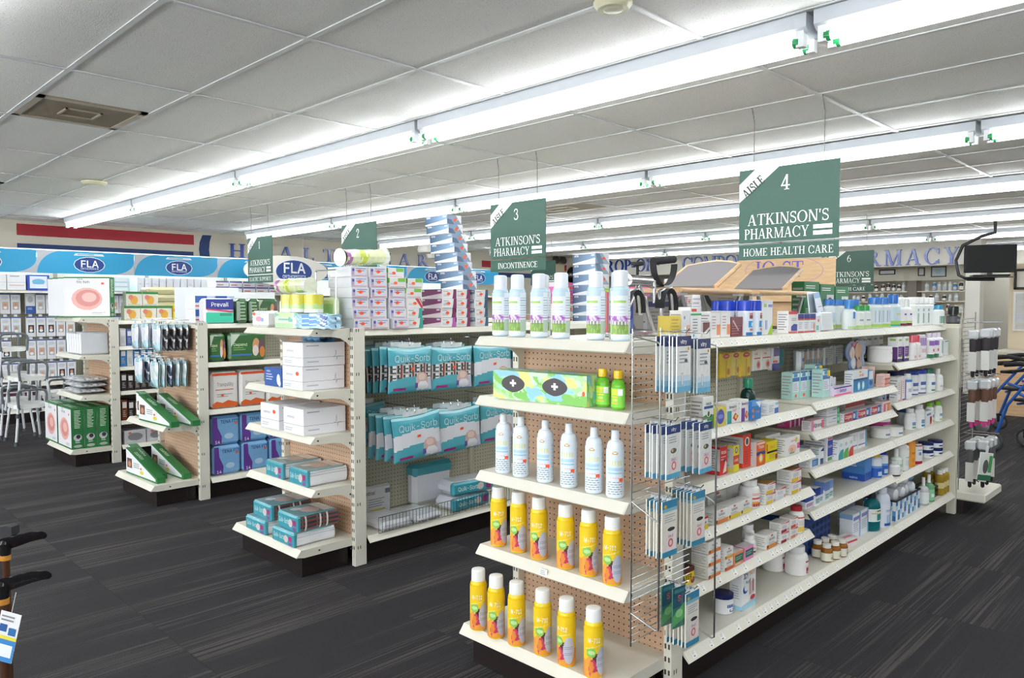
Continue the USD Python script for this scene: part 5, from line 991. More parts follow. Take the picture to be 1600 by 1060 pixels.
for k, y in enumerate((3.605, 3.697)): peg_pack('white and red carded pack, %s of two beside the yellow packs' % ('left' if k == 0 else 'right'), 'lens_pack', y, 1.298, .085 if k == 0 else .105, .115, [('t', .35, .78, .1, 'cold', '#d0343a', .5), ('r', .1, .55, .9, .6, '#d0343a'), ('e', .65, .28, .25, .2, '#e0a8a0'), ('e', .65, .28, .14, .12, '#c8403a')], '#eceae8')
peg_pack('white and violet carded pack with red label', 'toothbrush_pack', 3.815, 1.30, .09, .125, [('r', 0, 0, 1, .3, '#3a2a8a'), ('r', .1, .3, .8, .55, '#e8e0e4'), ('r', .1, .32, .7, .42, '#d84a4a'), ('r', .2, .6, .9, .95, '#4a3aa0')], '#e8e6ee')
peg_pack('plain teal carded pack', 'floss_pack', 3.92, 1.285, .1, .1, [('r', .3, .1, .8, .9, '#3f8a96')], '#57a0a8', X=-1.88)
peg_pack('white blue printed pack hanging at a tilt', 'floss_pack', 4.02, 1.27, .11, .115, [('r', .35, .5, .95, .66, '#3a6ab8'), ('r', .1, .1, .3, .2, '#4a4a52'), ('e', .75, .4, .04, .12, '#2a3a5a')], '#e9ecf0', X=-1.80, rz=14)
for k in range(5): peg_pack('brown topped blue toothbrush pack, %s of five' % nth(k, 5), 'toothbrush_pack', 4.15 + .07 * k, 1.272, .055, .125, [('r', 0, 0, 1, .5, '#3a86b0'), ('r', .2, .3, .8, .9, '#b89a80'), ('r', .1, .88, .9, .98, '#6a4a3a')], '#c8ccd0', X=-1.86)
for k in range(2): peg_pack('clear grey patterned pack, %s of two' % ('left' if k == 0 else 'right'), 'flosser_pack', 4.495 + .15 * k, 1.28, .13, .12, [('r', .1, .1, .9, .9, '#b8bab4'), ('l', .1, .15, .9, .85, 7, '#8c8f88'), ('r', .1, .05, .3, .4, '#5a6a9a')], '#c9cbc4')
for k in range(6): peg_pack('narrow sky blue toothbrush pack in the low row, %s of six' % nth(k, 6), 'toothbrush_pack', 4.09 + .06 * k, 1.138, .045, .09, [('r', .1, .1, .9, .55, '#3a8ab8'), ('r', .3, .2, .6, .9, '#bcd8e6')], '#5a9cc4', X=-1.84)
t = thing('soother_blister', 'large shaped blue blister card with round windows hanging by the white jar', 'hanging pack', (-1.70, 4.61, 1.312), 90)
o = unary_union([_el(-.06, -.06, .09, .06), _el(.06, -.05, .1, .06), _el(.02, -.14, .12, .07), _el(.08, -.17, .07, .055)])
part(t, 'card', B().poly(o, '#5b7fae', FR((0, .006, 0), (1, 0, 0), (0, 0, 1)), .008), 'film')
for (x, zz, r, c) in ((-.07, -.07, .036, '#c8b8b4'), (.02, -.06, .05, '#b8846a'), (-.05, -.13, .034, '#c8d0dc'), (.04, -.14, .04, '#a8887a'), (.1, -.18, .032, '#3f86d0')):
    part(t, 'window', B().poly(_el(x, zz, r, r), c, FR((0, -.003, 0), (1, 0, 0), (0, 0, 1)), .006), 'film', 'round picture window')
part(t, 'header', B().poly(_R(-.06, -.03, .0, -.012), '#d86a8a', FR((0, -.003, 0), (1, 0, 0), (0, 0, 1)), .002), 'print'); hook(t, .02, .1)

# ================================================================== gondola 3: endcap cartons, bags, glove boxes
def ec(label, name, cat, xr, yf, z, w, d, h, base, F=(), L=(), T=(), R=(), stick=None, rz=0, material='print'):
    """a box on an endcap: xr = its right edge, yf = its front"""
    t = thing(name, label, cat, (xr - w / 2, yf + d / 2, z + .0008), rz)
    part(t, 'carton', carton(w, d, h, base, F, R, L, T), material)
    if stick: part(t, 'price_sticker', sticker(w, d, h, *stick), 'print', 'orange price sticker')
    return t
PULSE = [('r', .0, .36, 1, .375, '#9aa0ae'), ('l', .08, .82, .4, .92, 1, '#b0b3bc'), ('p', [(.72, .37), (.76, .37), (.78, .6), (.8, .2), (.82, .37), (.9, .37), (.9, .39), (.815, .39), (.8, .3), (.78, .7), (.755, .39), (.72, .39)], '#8f96a8'), ('l', .1, .12, .5, .26, 1, '#c6c8d0')]
PF = [('r', .0, .36, 1, .375, '#9aa0ae'), ('t', .36, .66, .1, 'wellness', '#b9bcc8', .5), ('l', .08, .1, .5, .26, 2, '#bfc2cc')]
for lab, xr, yf, z in (('lower one of two white cartons stacked on the second endcap shelf', -3.83, 2.19, 1.04), ('upper one of two white cartons stacked on the second endcap shelf', -3.826, 2.192, 1.176),
                       ('right white carton with a pulse line on the third endcap shelf', -3.815, 2.185, .785), ('left white carton with a pulse line on the third endcap shelf', -4.10, 2.187, .785)):
    ec(lab, 'supply_carton', 'carton', xr, yf, z, .225, .275, .134 if z > .9 else .15, '#eeeef3', PF, (), (), PULSE, ('F', .75, .7, .024) if 'upper' not in lab and 'right' not in lab else None)
ec('blue carton with white print left of the white cartons', 'glove_carton', 'carton', -4.085, 2.20, 1.04, .21, .13, .11, '#2f5aa8', [('l', .1, .3, .6, .7, 3, '#c8d4ec'), ('e', .82, .4, .1, .3, '#e8eef8'), ('e', .88, .2, .07, .18, '#e8eef8'), ('t', .25, .82, .12, 'exam', '#c8d4ec', .4)])
ec('second blue carton behind the first one', 'glove_carton', 'carton', -4.07, 2.345, 1.04, .21, .125, .12, '#3a66b0')
t = thing('blue_bag', 'crumpled sky blue bag on top of the stacked white cartons', 'bag', (-3.93, 2.36, 1.3115))
part(t, 'bag', B().grid(16, 10, lambda u, v: np.stack([.1 * (2 * u - 1) * (1 - .3 * (v > .9)), .06 * np.cos(v * 6.283), .022 + .02 * np.sin(v * 6.283) + .006 * np.sin(u * 19 + v * 7)], -1), '#5f9ec6'), 'film')
BABY = [('e', .72, .3, .16, .2, '#d9b8b0'), ('e', .72, .4, .08, .08, '#e8cfc4'), ('e', .74, .25, .12, .12, '#eef0f6'), ('p', [(.55, .1), (.7, .25), (.62, .1)], '#6a5aa8'), ('r', .08, .07, .38, .15, '#b8358a')]
def pad_pack(lab, xr, yf, z, plaid, h=.095, w=.2, d=.27):
    t = thing('underpad_pack', lab, 'underpad pack', (xr - w / 2, yf + d / 2, z + .001))
    b = B()
    def cloth(u, v): return pick(u.shape, [((np.sin(u * 70) > .75), '#5a6a60'), ((np.sin(v * 22) > .6), '#8a4a48'), (np.sin(u * 35 + 1) > .85, '#e8e4de')], '#39424a') if plaid else pick(u.shape, [(np.sin(v * 40) > .8, '#c9ccd4')], '#eceef4')
    b.grid(24, 14, lambda u, v: np.stack([w / 2 - .004 - .012 * np.abs(2 * v - 1) ** 3 + .004 * np.sin(u * 8), -d / 2 + .01 + u * (d - .01), .002 + v * (h - .004)], -1), cloth)
    b.box((-w / 2 + .01, -d / 2 + .02, 0), (w / 2 - .02, d / 2, h), '#eceef2', .01)
    part(t, 'folded_cloth', b, 'film')
    b = B(); b.box((-w / 2, -d / 2, .0), (w / 2 + .002, -d / 2 + .03, h), '#44a2b2', .008); b.box((-w / 2, -d / 2 + .01, h - .004), (w / 2 - .004, d / 2 - .02, h + .003), '#7fb4bc' if not plaid else '#5fa4b0', .002)
    T_, W, Hh = face('F', w, d, h); deco(b, T_, W, Hh, [('t', .34, .55, .3, 'Quik-Sorb', '#bfe0e6', .5), ('e', .68, .5, .1, .26, '#e0d0d0'), ('r', .8, .4, .95, .75, '#b83a80'), ('r', .8, .1, .95, .3, '#8a5aa0')])
    T_, W, Hh = face('T', w, d, h + .0035); deco(b, T_, W, Hh, [('e', .55, .5, .3, .2, '#cdb8b4'), ('r', .1, .7, .9, .95, '#e6eaee'), ('e', .3, .3, .14, .12, '#d8e4e8')])
    part(t, 'printed_sleeve', b, 'film')
pad_pack('teal and white underpad pack, left on the fourth endcap shelf', -4.10, 2.20, .485, False); pad_pack('teal and white underpad pack, right on the fourth endcap shelf', -3.82, 2.20, .485, False)
pad_pack('lower left underpad pack on the bottom endcap shelf', -4.13, 2.10, .165, False, .08, .24); pad_pack('upper left plaid underpad pack on the bottom endcap shelf', -4.11, 2.13, .248, True, .09, .22)
pad_pack('lower right underpad pack on the bottom endcap shelf', -3.80, 2.10, .165, False, .08, .24); pad_pack('upper right plaid underpad pack on the bottom endcap shelf', -3.79, 2.12, .248, True, .09, .22)

# bags hanging on the right side
def bag(plaid, w=.36, h=.275, d=.046):
    def f(t):
        def surf(s):
            def fn(u, v):
                e = np.minimum(1, 7 * np.minimum(np.minimum(u, 1 - u), np.minimum(v, 1 - v))) ** .5
                x = (u - .5) * w * (1 - .035 * np.sin(np.pi * v)); zz = -h + v * h
                return np.stack([x, s * (.006 + (d / 2 - .006) * e * (1 - .12 * np.sin(9 * u + 3 * v))), zz + .006 * np.cos(6.28 * u) * (v > .9)], -1)
            return fn
        def col(u, v):
            base = '#e9ebf2'; r = []
            if plaid: r += [(np.sin(u * 46) > .35, '#3a3f46'), (np.sin(v * 60) > .5, '#4a5650'), ((np.sin(u * 46 + 1) > .9) | (np.sin(v * 60 + 1) > .92), '#c9c0bc'), (np.sin(u * 23 + 2) > .9, '#8a4a4a')]
            top = v > .60 + .07 * np.sin(3.14 * u) - .0; bot = v < .30 + .06 * np.sin(4 * u - .5)
            r += [(top, '#55b6c8'), (v > .93, '#a3dae2'), (bot, '#55b2c4'), (bot & (u > .62) & (v > .04), '#cfd4ea'), (((u - .74) / .15) ** 2 + ((v - .24) / .2) ** 2 < 1, '#d8b4b0'), (((u - .74) / .08) ** 2 + ((v - .34) / .08) ** 2 < 1, '#ecd2c8'),
                  (((u - .76) / .13) ** 2 + ((v - .14) / .1) ** 2 < 1, '#f0f0f6'), ((abs(u - .6) < .035) & (abs(v - .15) < .07), '#6a5fae'), ((u > .1) & (u < .36) & (v > .045) & (v < .105), '#b8358a')]
            return pick(u.shape, r, base)
        b = B(); b.grid(44, 34, surf(-1), col); part(t, 'printed_front', b, 'film')
        b = B(); b.grid(16, 12, lambda u, v: surf(1)(1 - u, v), lambda u, v: pick(u.shape, [(v > .62, '#4aaabb')], '#d9dce6' if not plaid else '#4a4e54')); part(t, 'back', b, 'film')
        v_, f_ = sans('Quik-Sorb', False); s = .042; b = B()
        b.add(v_ * (s, s, 1) + (-v_[:, 0].max() * s / 2, -.085, 0), f_, '#c4e6ec', T=FR((0, -d / 2 - .0045, 0), (1, 0, 0), (0, 0, 1))); part(t, 'lettering', b, 'print')
        part(t, 'hang_strip', B().grid(10, 4, lambda u, v: np.stack([(u - .5) * w * .5, .006 * np.sin(u * 30) * v, v * .03], -1), '#dfe8ea'), 'film', 'crinkled clear top of the bag')
        part(t, 'hook', B().tube([(0, .004, .012), (0, -.006, .02), (0, 0, .034)], .003, WR, 5), 'chrome')
        part(t, 'price_sticker', sticker(w, d, h, 'F', .5, .5, .02).__class__() if False else B().add([(-.012, 0, -.5 * h), (.014, 0, -.5 * h + .002), (.014, 0, -.5 * h + .018), (-.012, 0, -.5 * h + .016)], [(0, 1, 2, 3)], STICK, T=TR(0, -d / 2 - .0055, 0)), 'print', 'orange price sticker')
    return f
def bags(Y, z, w, plaid, n, row, pos, xf=-3.73, x_step=.062, seed=0):
    part(T3, 'peg_hook', B().tube([(-4.117, Y, z + .048), (xf + .0, Y, z + .048), (xf - .01, Y, z + .06)], .003, WR, 5), 'chrome')
    for k in range(n):
        kind = 'plaid' if plaid else 'white'
        lab = f'{kind} underpad bag with teal header, {row} row, {pos} hook, ' + ('at the front' if k == 0 else f'{ORD[k]} from the front')
        p = put(('bag', plaid), 'underpad_bag', 'hanging bag', lab, (xf - x_step * k, Y - .012 * k, z + .004 * (k % 2)), (0, 3 * math.sin(seed + k) - 2, 90 + 1.6 * math.sin(seed * 2 + k) + 3 * math.sin(seed)), bag(plaid))
bags(2.87, 1.262, .36, True, 4, 'upper', 'first', seed=1); bags(3.235, 1.25, .3, True, 3, 'upper', 'second', -3.76, seed=2); bags(3.62, 1.25, .3, False, 2, 'upper', 'third', -3.78, seed=3); bags(4.01, 1.25, .3, False, 2, 'upper', 'fourth', -3.78, seed=4)
bags(2.90, .842, .36, False, 4, 'lower', 'first', -3.72, seed=5); bags(3.265, .845, .36, False, 3, 'lower', 'second', -3.73, seed=6); bags(3.67, .85, .36, False, 3, 'lower', 'third', -3.78, seed=7)
bags(2.705, .905, .3, False, 1, 'lower', 'post side', -4.01, seed=8); bags(2.705, 1.27, .3, True, 1, 'upper', 'post side', -4.01, seed=9)
for k in range(3):
    peg_pack('maroon topped clear pack behind the bags, %s' % nth(k, 3), 'sock_pack', 4.06 + .15 * k, .80 - .01 * k, .12, .3, [('r', .1, .55, .9, .98, '#8a3a48'), ('r', .15, .05, .85, .5, '#d9b8b0')], '#d8d8d8', X=-3.85)
t = thing('underpad_pack', 'standing white pack with a teal top at the rear of the bag shelf', 'underpad pack', (-4.05, 3.28, .166), (0, 0, 90))
part(t, 'folded_cloth', B().box((-.17, -.05, 0), (.17, .05, .25), '#e6e9f2', .03), 'film'); part(t, 'printed_sleeve', B().box((-.172, -.056, .19), (.172, .056, .285), '#3aa4b6', .025), 'film')
for k, (y, z, rz) in enumerate(((3.33, .166, 8), (3.36, .262, -10))):
    t = thing('underpad_pack', f'{"lower" if k == 0 else "upper"} teal spined white pack lying behind the wire fence', 'underpad pack', (-3.82, y + .04, z), 90 + rz * .5)
    part(t, 'folded_cloth', B().box((-.17, -.1, 0), (.17, .1, .09), '#e6e9f2', .03), 'film')
    b = B(); b.box((-.172, -.106, .006), (.172, -.06, .088), '#3fa6b8', .012); T_ = FR((-.172, -.1062, .006), (1, 0, 0), (0, 0, 1)); deco(b, T_, .344, .08, [('t', .36, .5, .34, 'Quik-Sorb', '#d6eef2', .5), ('r', .8, .2, .92, .8, '#a83a86'), ('e', .66, .5, .08, .3, '#e8d8d8')]); part(t, 'printed_sleeve', b, 'film')
t = thing('dressing_pack', 'small white pack with grey print leaning on the back panel', 'pack', (-4.03, 2.80, .166), (0, 0, 90))
b = B(); b.box((-.13, -.02, 0), (.13, .02, .2), '#d9dade', .015); T_ = FR((-.13, -.0205, 0), (1, 0, 0), (0, 0, 1)); deco(b, T_, .26, .2, [('t', .3, .78, .12, 'Cardinal', '#6a6e78', .4), ('l', .3, .3, .9, .6, 4, '#9a9ea6'), ('r', .35, .14, .8, .24, '#d8c86a'), ('r', .8, .7, .95, .85, '#7a7e86')]); part(t, 'pack', b, 'film')
for k in range(2):
    t = thing('folded_pad', 'flat folded white pad on the bag shelf, %s' % ['nearest the post', 'farther from the post'][k], 'pad', (-3.83, 2.74 + .24 * k, .166), (0, 0, 90 + 4 * k))
    part(t, 'pad', B().box((-.115, -.14, 0), (.115, .14, .055 - .012 * k), '#dadde3', .018), 'film'); part(t, 'fold', B().box((-.11, -.143, .018), (.11, -.139, .022), '#b9bdc6'), 'matte')
t = thing('wire_fence', 'low wire fence along the front of the bag shelf', 'shelf fence', (0, 0, 0))
for z in (.168, .262): part(t, 'rail', B().tube([(-3.688, 2.6, z), (-3.688, 3.70, z)], .0028, '#6a6862', 5), 'alu')
for k in range(44): part(t, 'wire', B().tube([(-3.688, 2.6 + k * .0255, .168), (-3.688, 2.6 + k * .0255, .262)], .0016, '#6a6862', 5), 'alu')

# glove boxes and tissue packs on top
GW, GD, GH = .122, .24, .0615
def glove(t):
    part(t, 'carton', carton(GW, GD, GH, '#dcdce2', [('r', .04, .2, .2, .85, '#b9a6c8'), ('l', .3, .5, .96, .9, 2, '#9a94c8'), ('r', .05, .12, .95, .17, '#d87a86'), ('e', .14, .66, .07, .14, '#5a5ab0'), ('l', .04, .03, .96, .1, 1, '#8a86b8')], (), [('l', .04, .62, .3, .86, 2, '#a9aabc'), ('r', .06, .1, .1, .2, '#a8acb8')]), 'print')
    part(t, 'price_sticker', sticker(GW, GD, GH, 'F', .5, .55, .02), 'print', 'orange price sticker')
def glove_green(t):
    part(t, 'carton', carton(GW, GD, GH, '#e0dfe0', [('r', .5, .62, .95, .98, '#7cbf4a'), ('l', .05, .3, .6, .5, 2, '#b8a8c0'), ('r', .05, .1, .9, .16, '#d88a90')], (), [('r', .7, .5, 1, 1, '#7cbf4a')]), 'print')
    part(t, 'price_sticker', sticker(GW, GD, GH, 'F', .35, .5, .018), 'print', 'orange price sticker')
def band_box(c, side):
    def f(t):
        part(t, 'carton', carton(GW, GD, GH, '#e6e3e4', [('p', [(.72, 0), (1, 0), (1, 1), (.8, 1), (.78, .5)], c), ('l', .1, .2, .6, .45, 2, '#b4b0b6'), ('l', .1, .7, .5, .85, 1, '#9a9aa2')], (), side), 'print')
        part(t, 'price_sticker', sticker(GW, GD, GH, 'F', .45, .5, .02), 'print', 'orange price sticker')
    return f
def grad(c0, c1, c2):
    n = 14; out = [('r', 0, 0, 1, 1, c2)]
    mixc = lambda a, b, s: tuple(x * (1 - s) + y * s for x, y in zip(S(a), S(b)))
    for i in range(n):
        s = i / (n - 1); out.append(('p', [(i / n, .98 - .55 * (1 - s) * .9 - .1), (i / n, .98), ((i + 1) / n, .98), ((i + 1) / n, .98 - .55 * (1 - (i + 1) / n) * .9 - .1)] if False else [(i / n, .12 + .4 * s), ((i + 1) / n, .12 + .4 * (s + 1 / n)), ((i + 1) / n, .97), (i / n, .97)], mixc(c1, c0, s)))
    return out + [('r', .82, .74, .96, .9, '#d4d8e0'), ('t', .16, .84, .2, 'nitrile', '#eef0f6', .26)]
red_stripe = lambda t: (part(t, 'carton', carton(GW, GD, GH, '#e6e4e4', [('p', [(.5, 1), (.72, 1), (1, .2), (1, 0), (.92, 0)], '#c83a4e'), ('p', [(.78, 1), (.84, 1), (1, .5), (1, .32)], '#c83a4e'), ('l', .1, .3, .4, .5, 2, '#b8b4b8')]), 'print'), part(t, 'price_sticker', sticker(GW, GD, GH, 'F', .5, .5, .02), 'print', 'orange price sticker'))
ROWN = ['bottom', 'second', 'third', 'fourth', 'fifth', 'top']
rr = random.Random(11)
COL = ['nearest', 'second', 'third']
for c, yc in enumerate((2.556, 2.689, 2.826)):
    for k in range(6):
        grn = c == 2 and k >= 4
        lab = f'grey white glove box with orange sticker, {ROWN[k]} layer, {COL[c]} column of the stack'
        put('ggreen' if grn else 'glove', 'glove_box', 'glove box', lab if not grn else f'glove box with a green tag, {ROWN[k]} layer, third column of the stack', (-3.78 - GD / 2 + rr.uniform(-.012, .014) - .004 * k + (.004 if k == 0 else 0), yc + rr.uniform(-.004, .004) - .0, 1.3812 + k * (GH + .0008)), 90 + rr.uniform(-2, 2), glove_green if grn else glove)
teal_b, purp_b, navy_b = band_box('#3aa498', []), band_box('#7a2a5e', grad('#8a3a72', '#5a1f48', '#e0d6dc')), band_box('#3a5876', grad('#7a8ca6', '#2f4560', '#dfe3e8'))
pink_b = band_box('#c060b4', grad('#8a3a72', '#5a1f48', '#e0d6dc'))
for k, (b_, nm) in enumerate(((teal_b, 'teal banded'), (teal_b, 'teal banded'), (red_stripe, 'red striped'), (glove_green, 'green tagged'), (glove_green, 'green tagged'))):
    put(('c4', nm), 'glove_box', 'glove box', f'{nm} white glove box, {ROWN[k]} layer right of the grey white stack', (-3.78 - GD / 2, 2.952 + rr.uniform(-.004, .004), 1.3812 + k * (GH + .0008)), 90 + rr.uniform(-2, 2), b_)
for c, yc in enumerate((3.235, 3.362)):
    for k in range(4):
        nm = 'pink banded' if (c == 0 and k == 0) else 'purple'
        put(('c6', nm), 'glove_box', 'glove box', f'{nm} white glove box, {ROWN[k]} layer, {"left" if c == 0 else "right"} of the two purple columns', (-3.78 - GD / 2 + rr.uniform(-.008, .008), yc, 1.3812 + k * (GH + .0008)), 90 + rr.uniform(-2, 2), pink_b if nm[0] == 'p' and nm[1] == 'i' else purp_b)
for k in range(4): put('navyb', 'glove_box', 'glove box', f'navy banded white glove box, {ROWN[k]} layer right of the purple columns', (-3.79 - GD / 2, 3.53 + rr.uniform(-.004, .004), 1.3812 + k * (GH + .0008)), 90 + rr.uniform(-2, 2), navy_b)
def tower_box(t):
    part(t, 'carton', carton(GW, GD, GH, '#e6e6ea', [('p', [(0, 0), (.5, 0), (1, .0), (.6, 1), (0, 1)], '#8a9cb4'), ('p', [(.2, 0), (.5, 0), (.3, .5), (0, .6), (0, .1)], '#5a708e'), ('p', [(.65, .4), (.68, .4), (.95, .95), (.9, .95)], '#f2f2f4')], (), grad('#8fb0d0', '#3a5676', '#e4e8ee')), 'print')
    part(t, 'price_sticker', sticker(GW, GD, GH, 'F', .55, .5, .02), 'print', 'orange price sticker')
for k in range(8):
    lab = f'blue and white glove box in the tall leaning tower, {["lowest", "second from bottom", "third from bottom", "fourth from bottom", "fourth from top", "third from top", "second from top", "topmost"][k]}'
    put('towerb', 'glove_box', 'glove box', lab, (-3.80 - GD / 2 - .008 * k, 3.44 - .014 * k + (.01 if k % 2 else 0), 1.3812 + 4 * (GH + .0008) + k * (GH + .0006)), 90 + rr.uniform(-2.5, 2.5), tower_box)
def roll_pack(t, w=.3, d=.12, h=.1, c='#cfe07a'):
    b = B(); n = 3
    b.grid(30, 16, lambda u, v: np.stack([(u - .5) * w, -(d / 2) * np.cos(2 * np.pi * v) * (1 - .05 * np.sin(u * 21)), h / 2 - (h / 2) * np.sin(2 * np.pi * v) * (1 - .06 * np.abs(np.sin(u * n * np.pi)))], -1)[..., :],
           lambda u, v: pick(u.shape, [(u < .12, '#b070b0'), ((u > .3) & (u < .5), '#c9d83a'), (np.sin(u * 40 + v * 9) > .6, '#e8efc0'), ((u > .62) & (np.abs(v - .25) < .1), '#8fc46a'), (u > .9, '#e6e8e4')], '#e2e8b8'))
    part(t, 'wrapped_rolls', b, 'film'); part(t, 'end_seal', B().lathe([(0, -.001), (d * .3, 0), (d * .42, .002)], '#e8ead8', 16, T=TR(-w / 2, 0, h / 2, ry=-90)).lathe([(0, .004), (d * .3, .003), (d * .49, 0)], '#e2e6d0', 16, T=TR(w / 2, 0, h / 2, ry=90)), 'film'); 
t = thing('tissue_pack', 'yellow green wrapped roll pack lying on top of the glove boxes', 'tissue pack', (-3.92, 2.66, 1.3812 + 6 * (GH + .0008) + .013), (0, -3, 100)); roll_pack(t, .36, .13, .1)
def small_roll(c1, c2): 
    def f(t):
        b = B(); r, h = .055, .105
        b.grid(28, 10, lambda u, v: np.stack([r * np.cos(6.2832 * u), r * np.sin(6.2832 * u), v * h], -1), lambda u, v: pick(u.shape, [(v < .45 + .1 * np.sin(u * 38), c2), (v < .2, '#e6ece4')], c1)); part(t, 'wrapped_roll', b, 'film')
        part(t, 'top_wrap', B().lathe([(0, h + .004), (.02, h + .002), (.045, h + .003), (r, h)], '#e2e8cf', 20), 'film')
    return f
part_names = None
t = thing('diaper_pack', 'low pale green wrapped pack on the bandage corner of the endcap top', 'pack', (-4.12, 2.29, 1.3908)); b = B()
b.grid(30, 10, lambda u, v: np.stack([.13 * np.sign(np.cos(6.2832 * u)) * np.abs(np.cos(6.2832 * u)) ** .35, .055 * np.sign(np.sin(6.2832 * u)) * np.abs(np.sin(6.2832 * u)) ** .35, v * .09], -1), lambda u, v: pick(u.shape, [(v > .7, '#cde3b0'), (np.sin(u * 30) * np.sin(v * 9) > .4, '#74c2b2'), (v < .3, '#b8dcae')], '#d8ead0')); b.box((-.12, -.05, .086), (.12, .05, .092), '#d9e6c8', .003); part(t, 'wrapped_stack', b, 'film'); part(t, 'end_seal', B().box((-.136, -.03, .02), (-.128, .03, .07), '#e8eee4'), 'film')
for k in range(3): put('yroll', 'paper_roll', 'paper roll', 'yellow topped wrapped paper roll standing in a row of three, %s' % nth(k, 3), (-4.135 + .117 * k, 2.29 + .02 * (k > 1), 1.3908 + (.0925 if k < 2 else .0905)), 40 * k, small_roll('#d9cf2e', '#b8d890'))
t = thing('roll_pack', 'pale green wrapped roll lying across the three standing rolls', 'tissue pack', (-4.07, 2.29, 1.5955), (0, 0, 8)); roll_pack(t, .28, .1, .09)
t = thing('wipes_pack', 'soft light blue wipes pack on the endcap top by the post', 'pack', (-3.81, 2.285, 1.3908), (0, 0, 6)); b = B()
b.grid(32, 12, lambda u, v: np.stack([.155 * np.sign(np.cos(6.2832 * u)) * np.abs(np.cos(6.2832 * u)) ** .5 * (1 + .04 * np.sin(v * 12 + u * 40)), .065 * np.sign(np.sin(6.2832 * u)) * np.abs(np.sin(6.2832 * u)) ** .5, .003 + .08 * v + .003 * np.sin(u * 50)], -1), lambda u, v: pick(u.shape, [((u > .72) & (u < .86) & (v > .15), '#5a9ad8'), ((u > .8) & (u < .9) & (v > .15), '#3a5aa8'), (np.sin(u * 60 + v * 20) > .5, '#c8e4f2')], '#9accea')); b.box((-.14, -.055, .075), (.14, .055, .084), '#a8d2ec', .004); part(t, 'wrapped_stack', b, 'film'); part(t, 'opening_flap', B().box((-.05, -.03, .0845), (.05, .03, .0875), '#d4e8f4', .001), 'film')
for k in range(2):
    t = thing('napkin_pack', 'white soft pack with pink and blue print, %s' % ('in front on the endcap top corner' if k == 0 else 'behind the front one'), 'pack', (-4.39 + .1 * k, 2.265 + .13 * k, 1.3908), 5)
    part(t, 'pack', deco(B().box((-.085, -.05, 0), (.085, .05, .1 + .07 * k), '#eceaec', .015), FR((-.085, -.0502, 0), (1, 0, 0), (0, 0, 1)), .17, .1 + .07 * k, [('e', .5, .5, .2, .16, '#e0a0b8'), ('e', .72, .45, .1, .12, '#8ab0dc'), ('l', .2, .7, .8, .85, 2, '#c8c0c8')]), 'film'); part(t, 'price_sticker', sticker(.17, .1, .1, 'F', .2, .8, .02), 'print', 'orange price sticker')
t = thing('wire_stand', 'upright chrome wire frame among the packs on the endcap top', 'wire stand', (-3.93, 2.41, 1.3908))
part(t, 'frame', B().tube([(-.11, 0, 0), (-.11, 0, .33), (-.105, 0, .34), (.105, 0, .34), (.11, 0, .33), (.11, 0, 0)], .005, WR, 6), 'chrome'); part(t, 'foot', B().tube([(-.11, -.03, .005), (-.11, .06, .005)], .005, WR, 6), 'chrome'); part(t, 'foot', B().tube([(.11, -.03, .005), (.11, .06, .005)], .005, WR, 6), 'chrome')
t = thing('wipes_pack', 'pale green soft pack leaning inside the chrome wire frame', 'pack', (-3.93, 2.44, 1.3915), 3)
part(t, 'pack', B().box((-.08, -.02, 0), (.08, .02, .18), '#cfe2ae', .018), 'film'); part(t, 'label', B().box((-.05, -.0212, .08), (.05, -.02, .14), '#a3cf86'), 'print')

# ================================================================== gondola 2 and gondola 1 with the far left wall
def film_pack(lab, name, Xf, Y, z, w, d, h, base, F, rz=0, L=None):
    t = thing(name, lab, 'incontinence pack', (Xf - d / 2, Y + w / 2, z + .001), 90 + rz)
    b = B(); b.box((-w / 2, -d / 2, 0), (w / 2, d / 2, h), base, .022); T, W, Hh = face('F', w, d, h); deco(b, T, W, Hh, F, .0008)
    if L: T, W, Hh = face('L', w, d, h); deco(b, T, W, Hh, L, .0008)
    part(t, 'wrapped_pack', b, 'film'); part(t, 'top_seam', B().box((-w / 2 + .02, -.004, h - .001), (w / 2 - .02, .004, h + .0018), base, .001), 'film')
GRN = [('p', [(.06, .5), (.3, .95), (.06, .95)], '#c9d4c4'), ('t', .3, .58, .1, 'Depend', '#c8e0b0', .36), ('l', .12, .36, .5, .5, 2, '#7fae6a'), ('r', .06, .18, .6, .24, '#3a78b8'), ('e', .72, .5, .1, .3, '#d89a6a'), ('e', .7, .35, .08, .2, '#e8d8d0'), ('e', .86, .45, .08, .34, '#6a4a5a'), ('e', .88, .3, .07, .2, '#d8843a')]
film_pack('narrow dark green pack beside the post on the upper shelf', 'green_pack', -5.89, 2.555, 1.075, .14, .2, .225, '#2f6a34', GRN); film_pack('wide dark green pack on the upper shelf', 'green_pack', -5.88, 2.715, 1.075, .32, .2, .228, '#2f6a34', GRN, -2)
ORG = [('r', .04, .03, .96, .13, '#e2672e'), ('p', [(.04, .13), (.2, .2), (.4, .15), (.6, .22), (.96, .14), (.96, .13), (.04, .13)], '#e2672e'), ('r', .04, .9, .96, .97, '#e4552e'), ('t', .5, .66, .1, 'Tranquility', '#b0a8a8', .6), ('r', .15, .5, .8, .53, '#e08a6a'), ('l', .2, .3, .8, .42, 2, '#b8b4b4'), ('e', .4, .36, .05, .035, STICK)]
for k in range(3): film_pack('white pack with orange top and foot, %s of three' % nth(k, 3), 'orange_pack', -5.885, 2.562 + .237 * k, .70, .228, .22, .292, '#eae6e4', ORG)
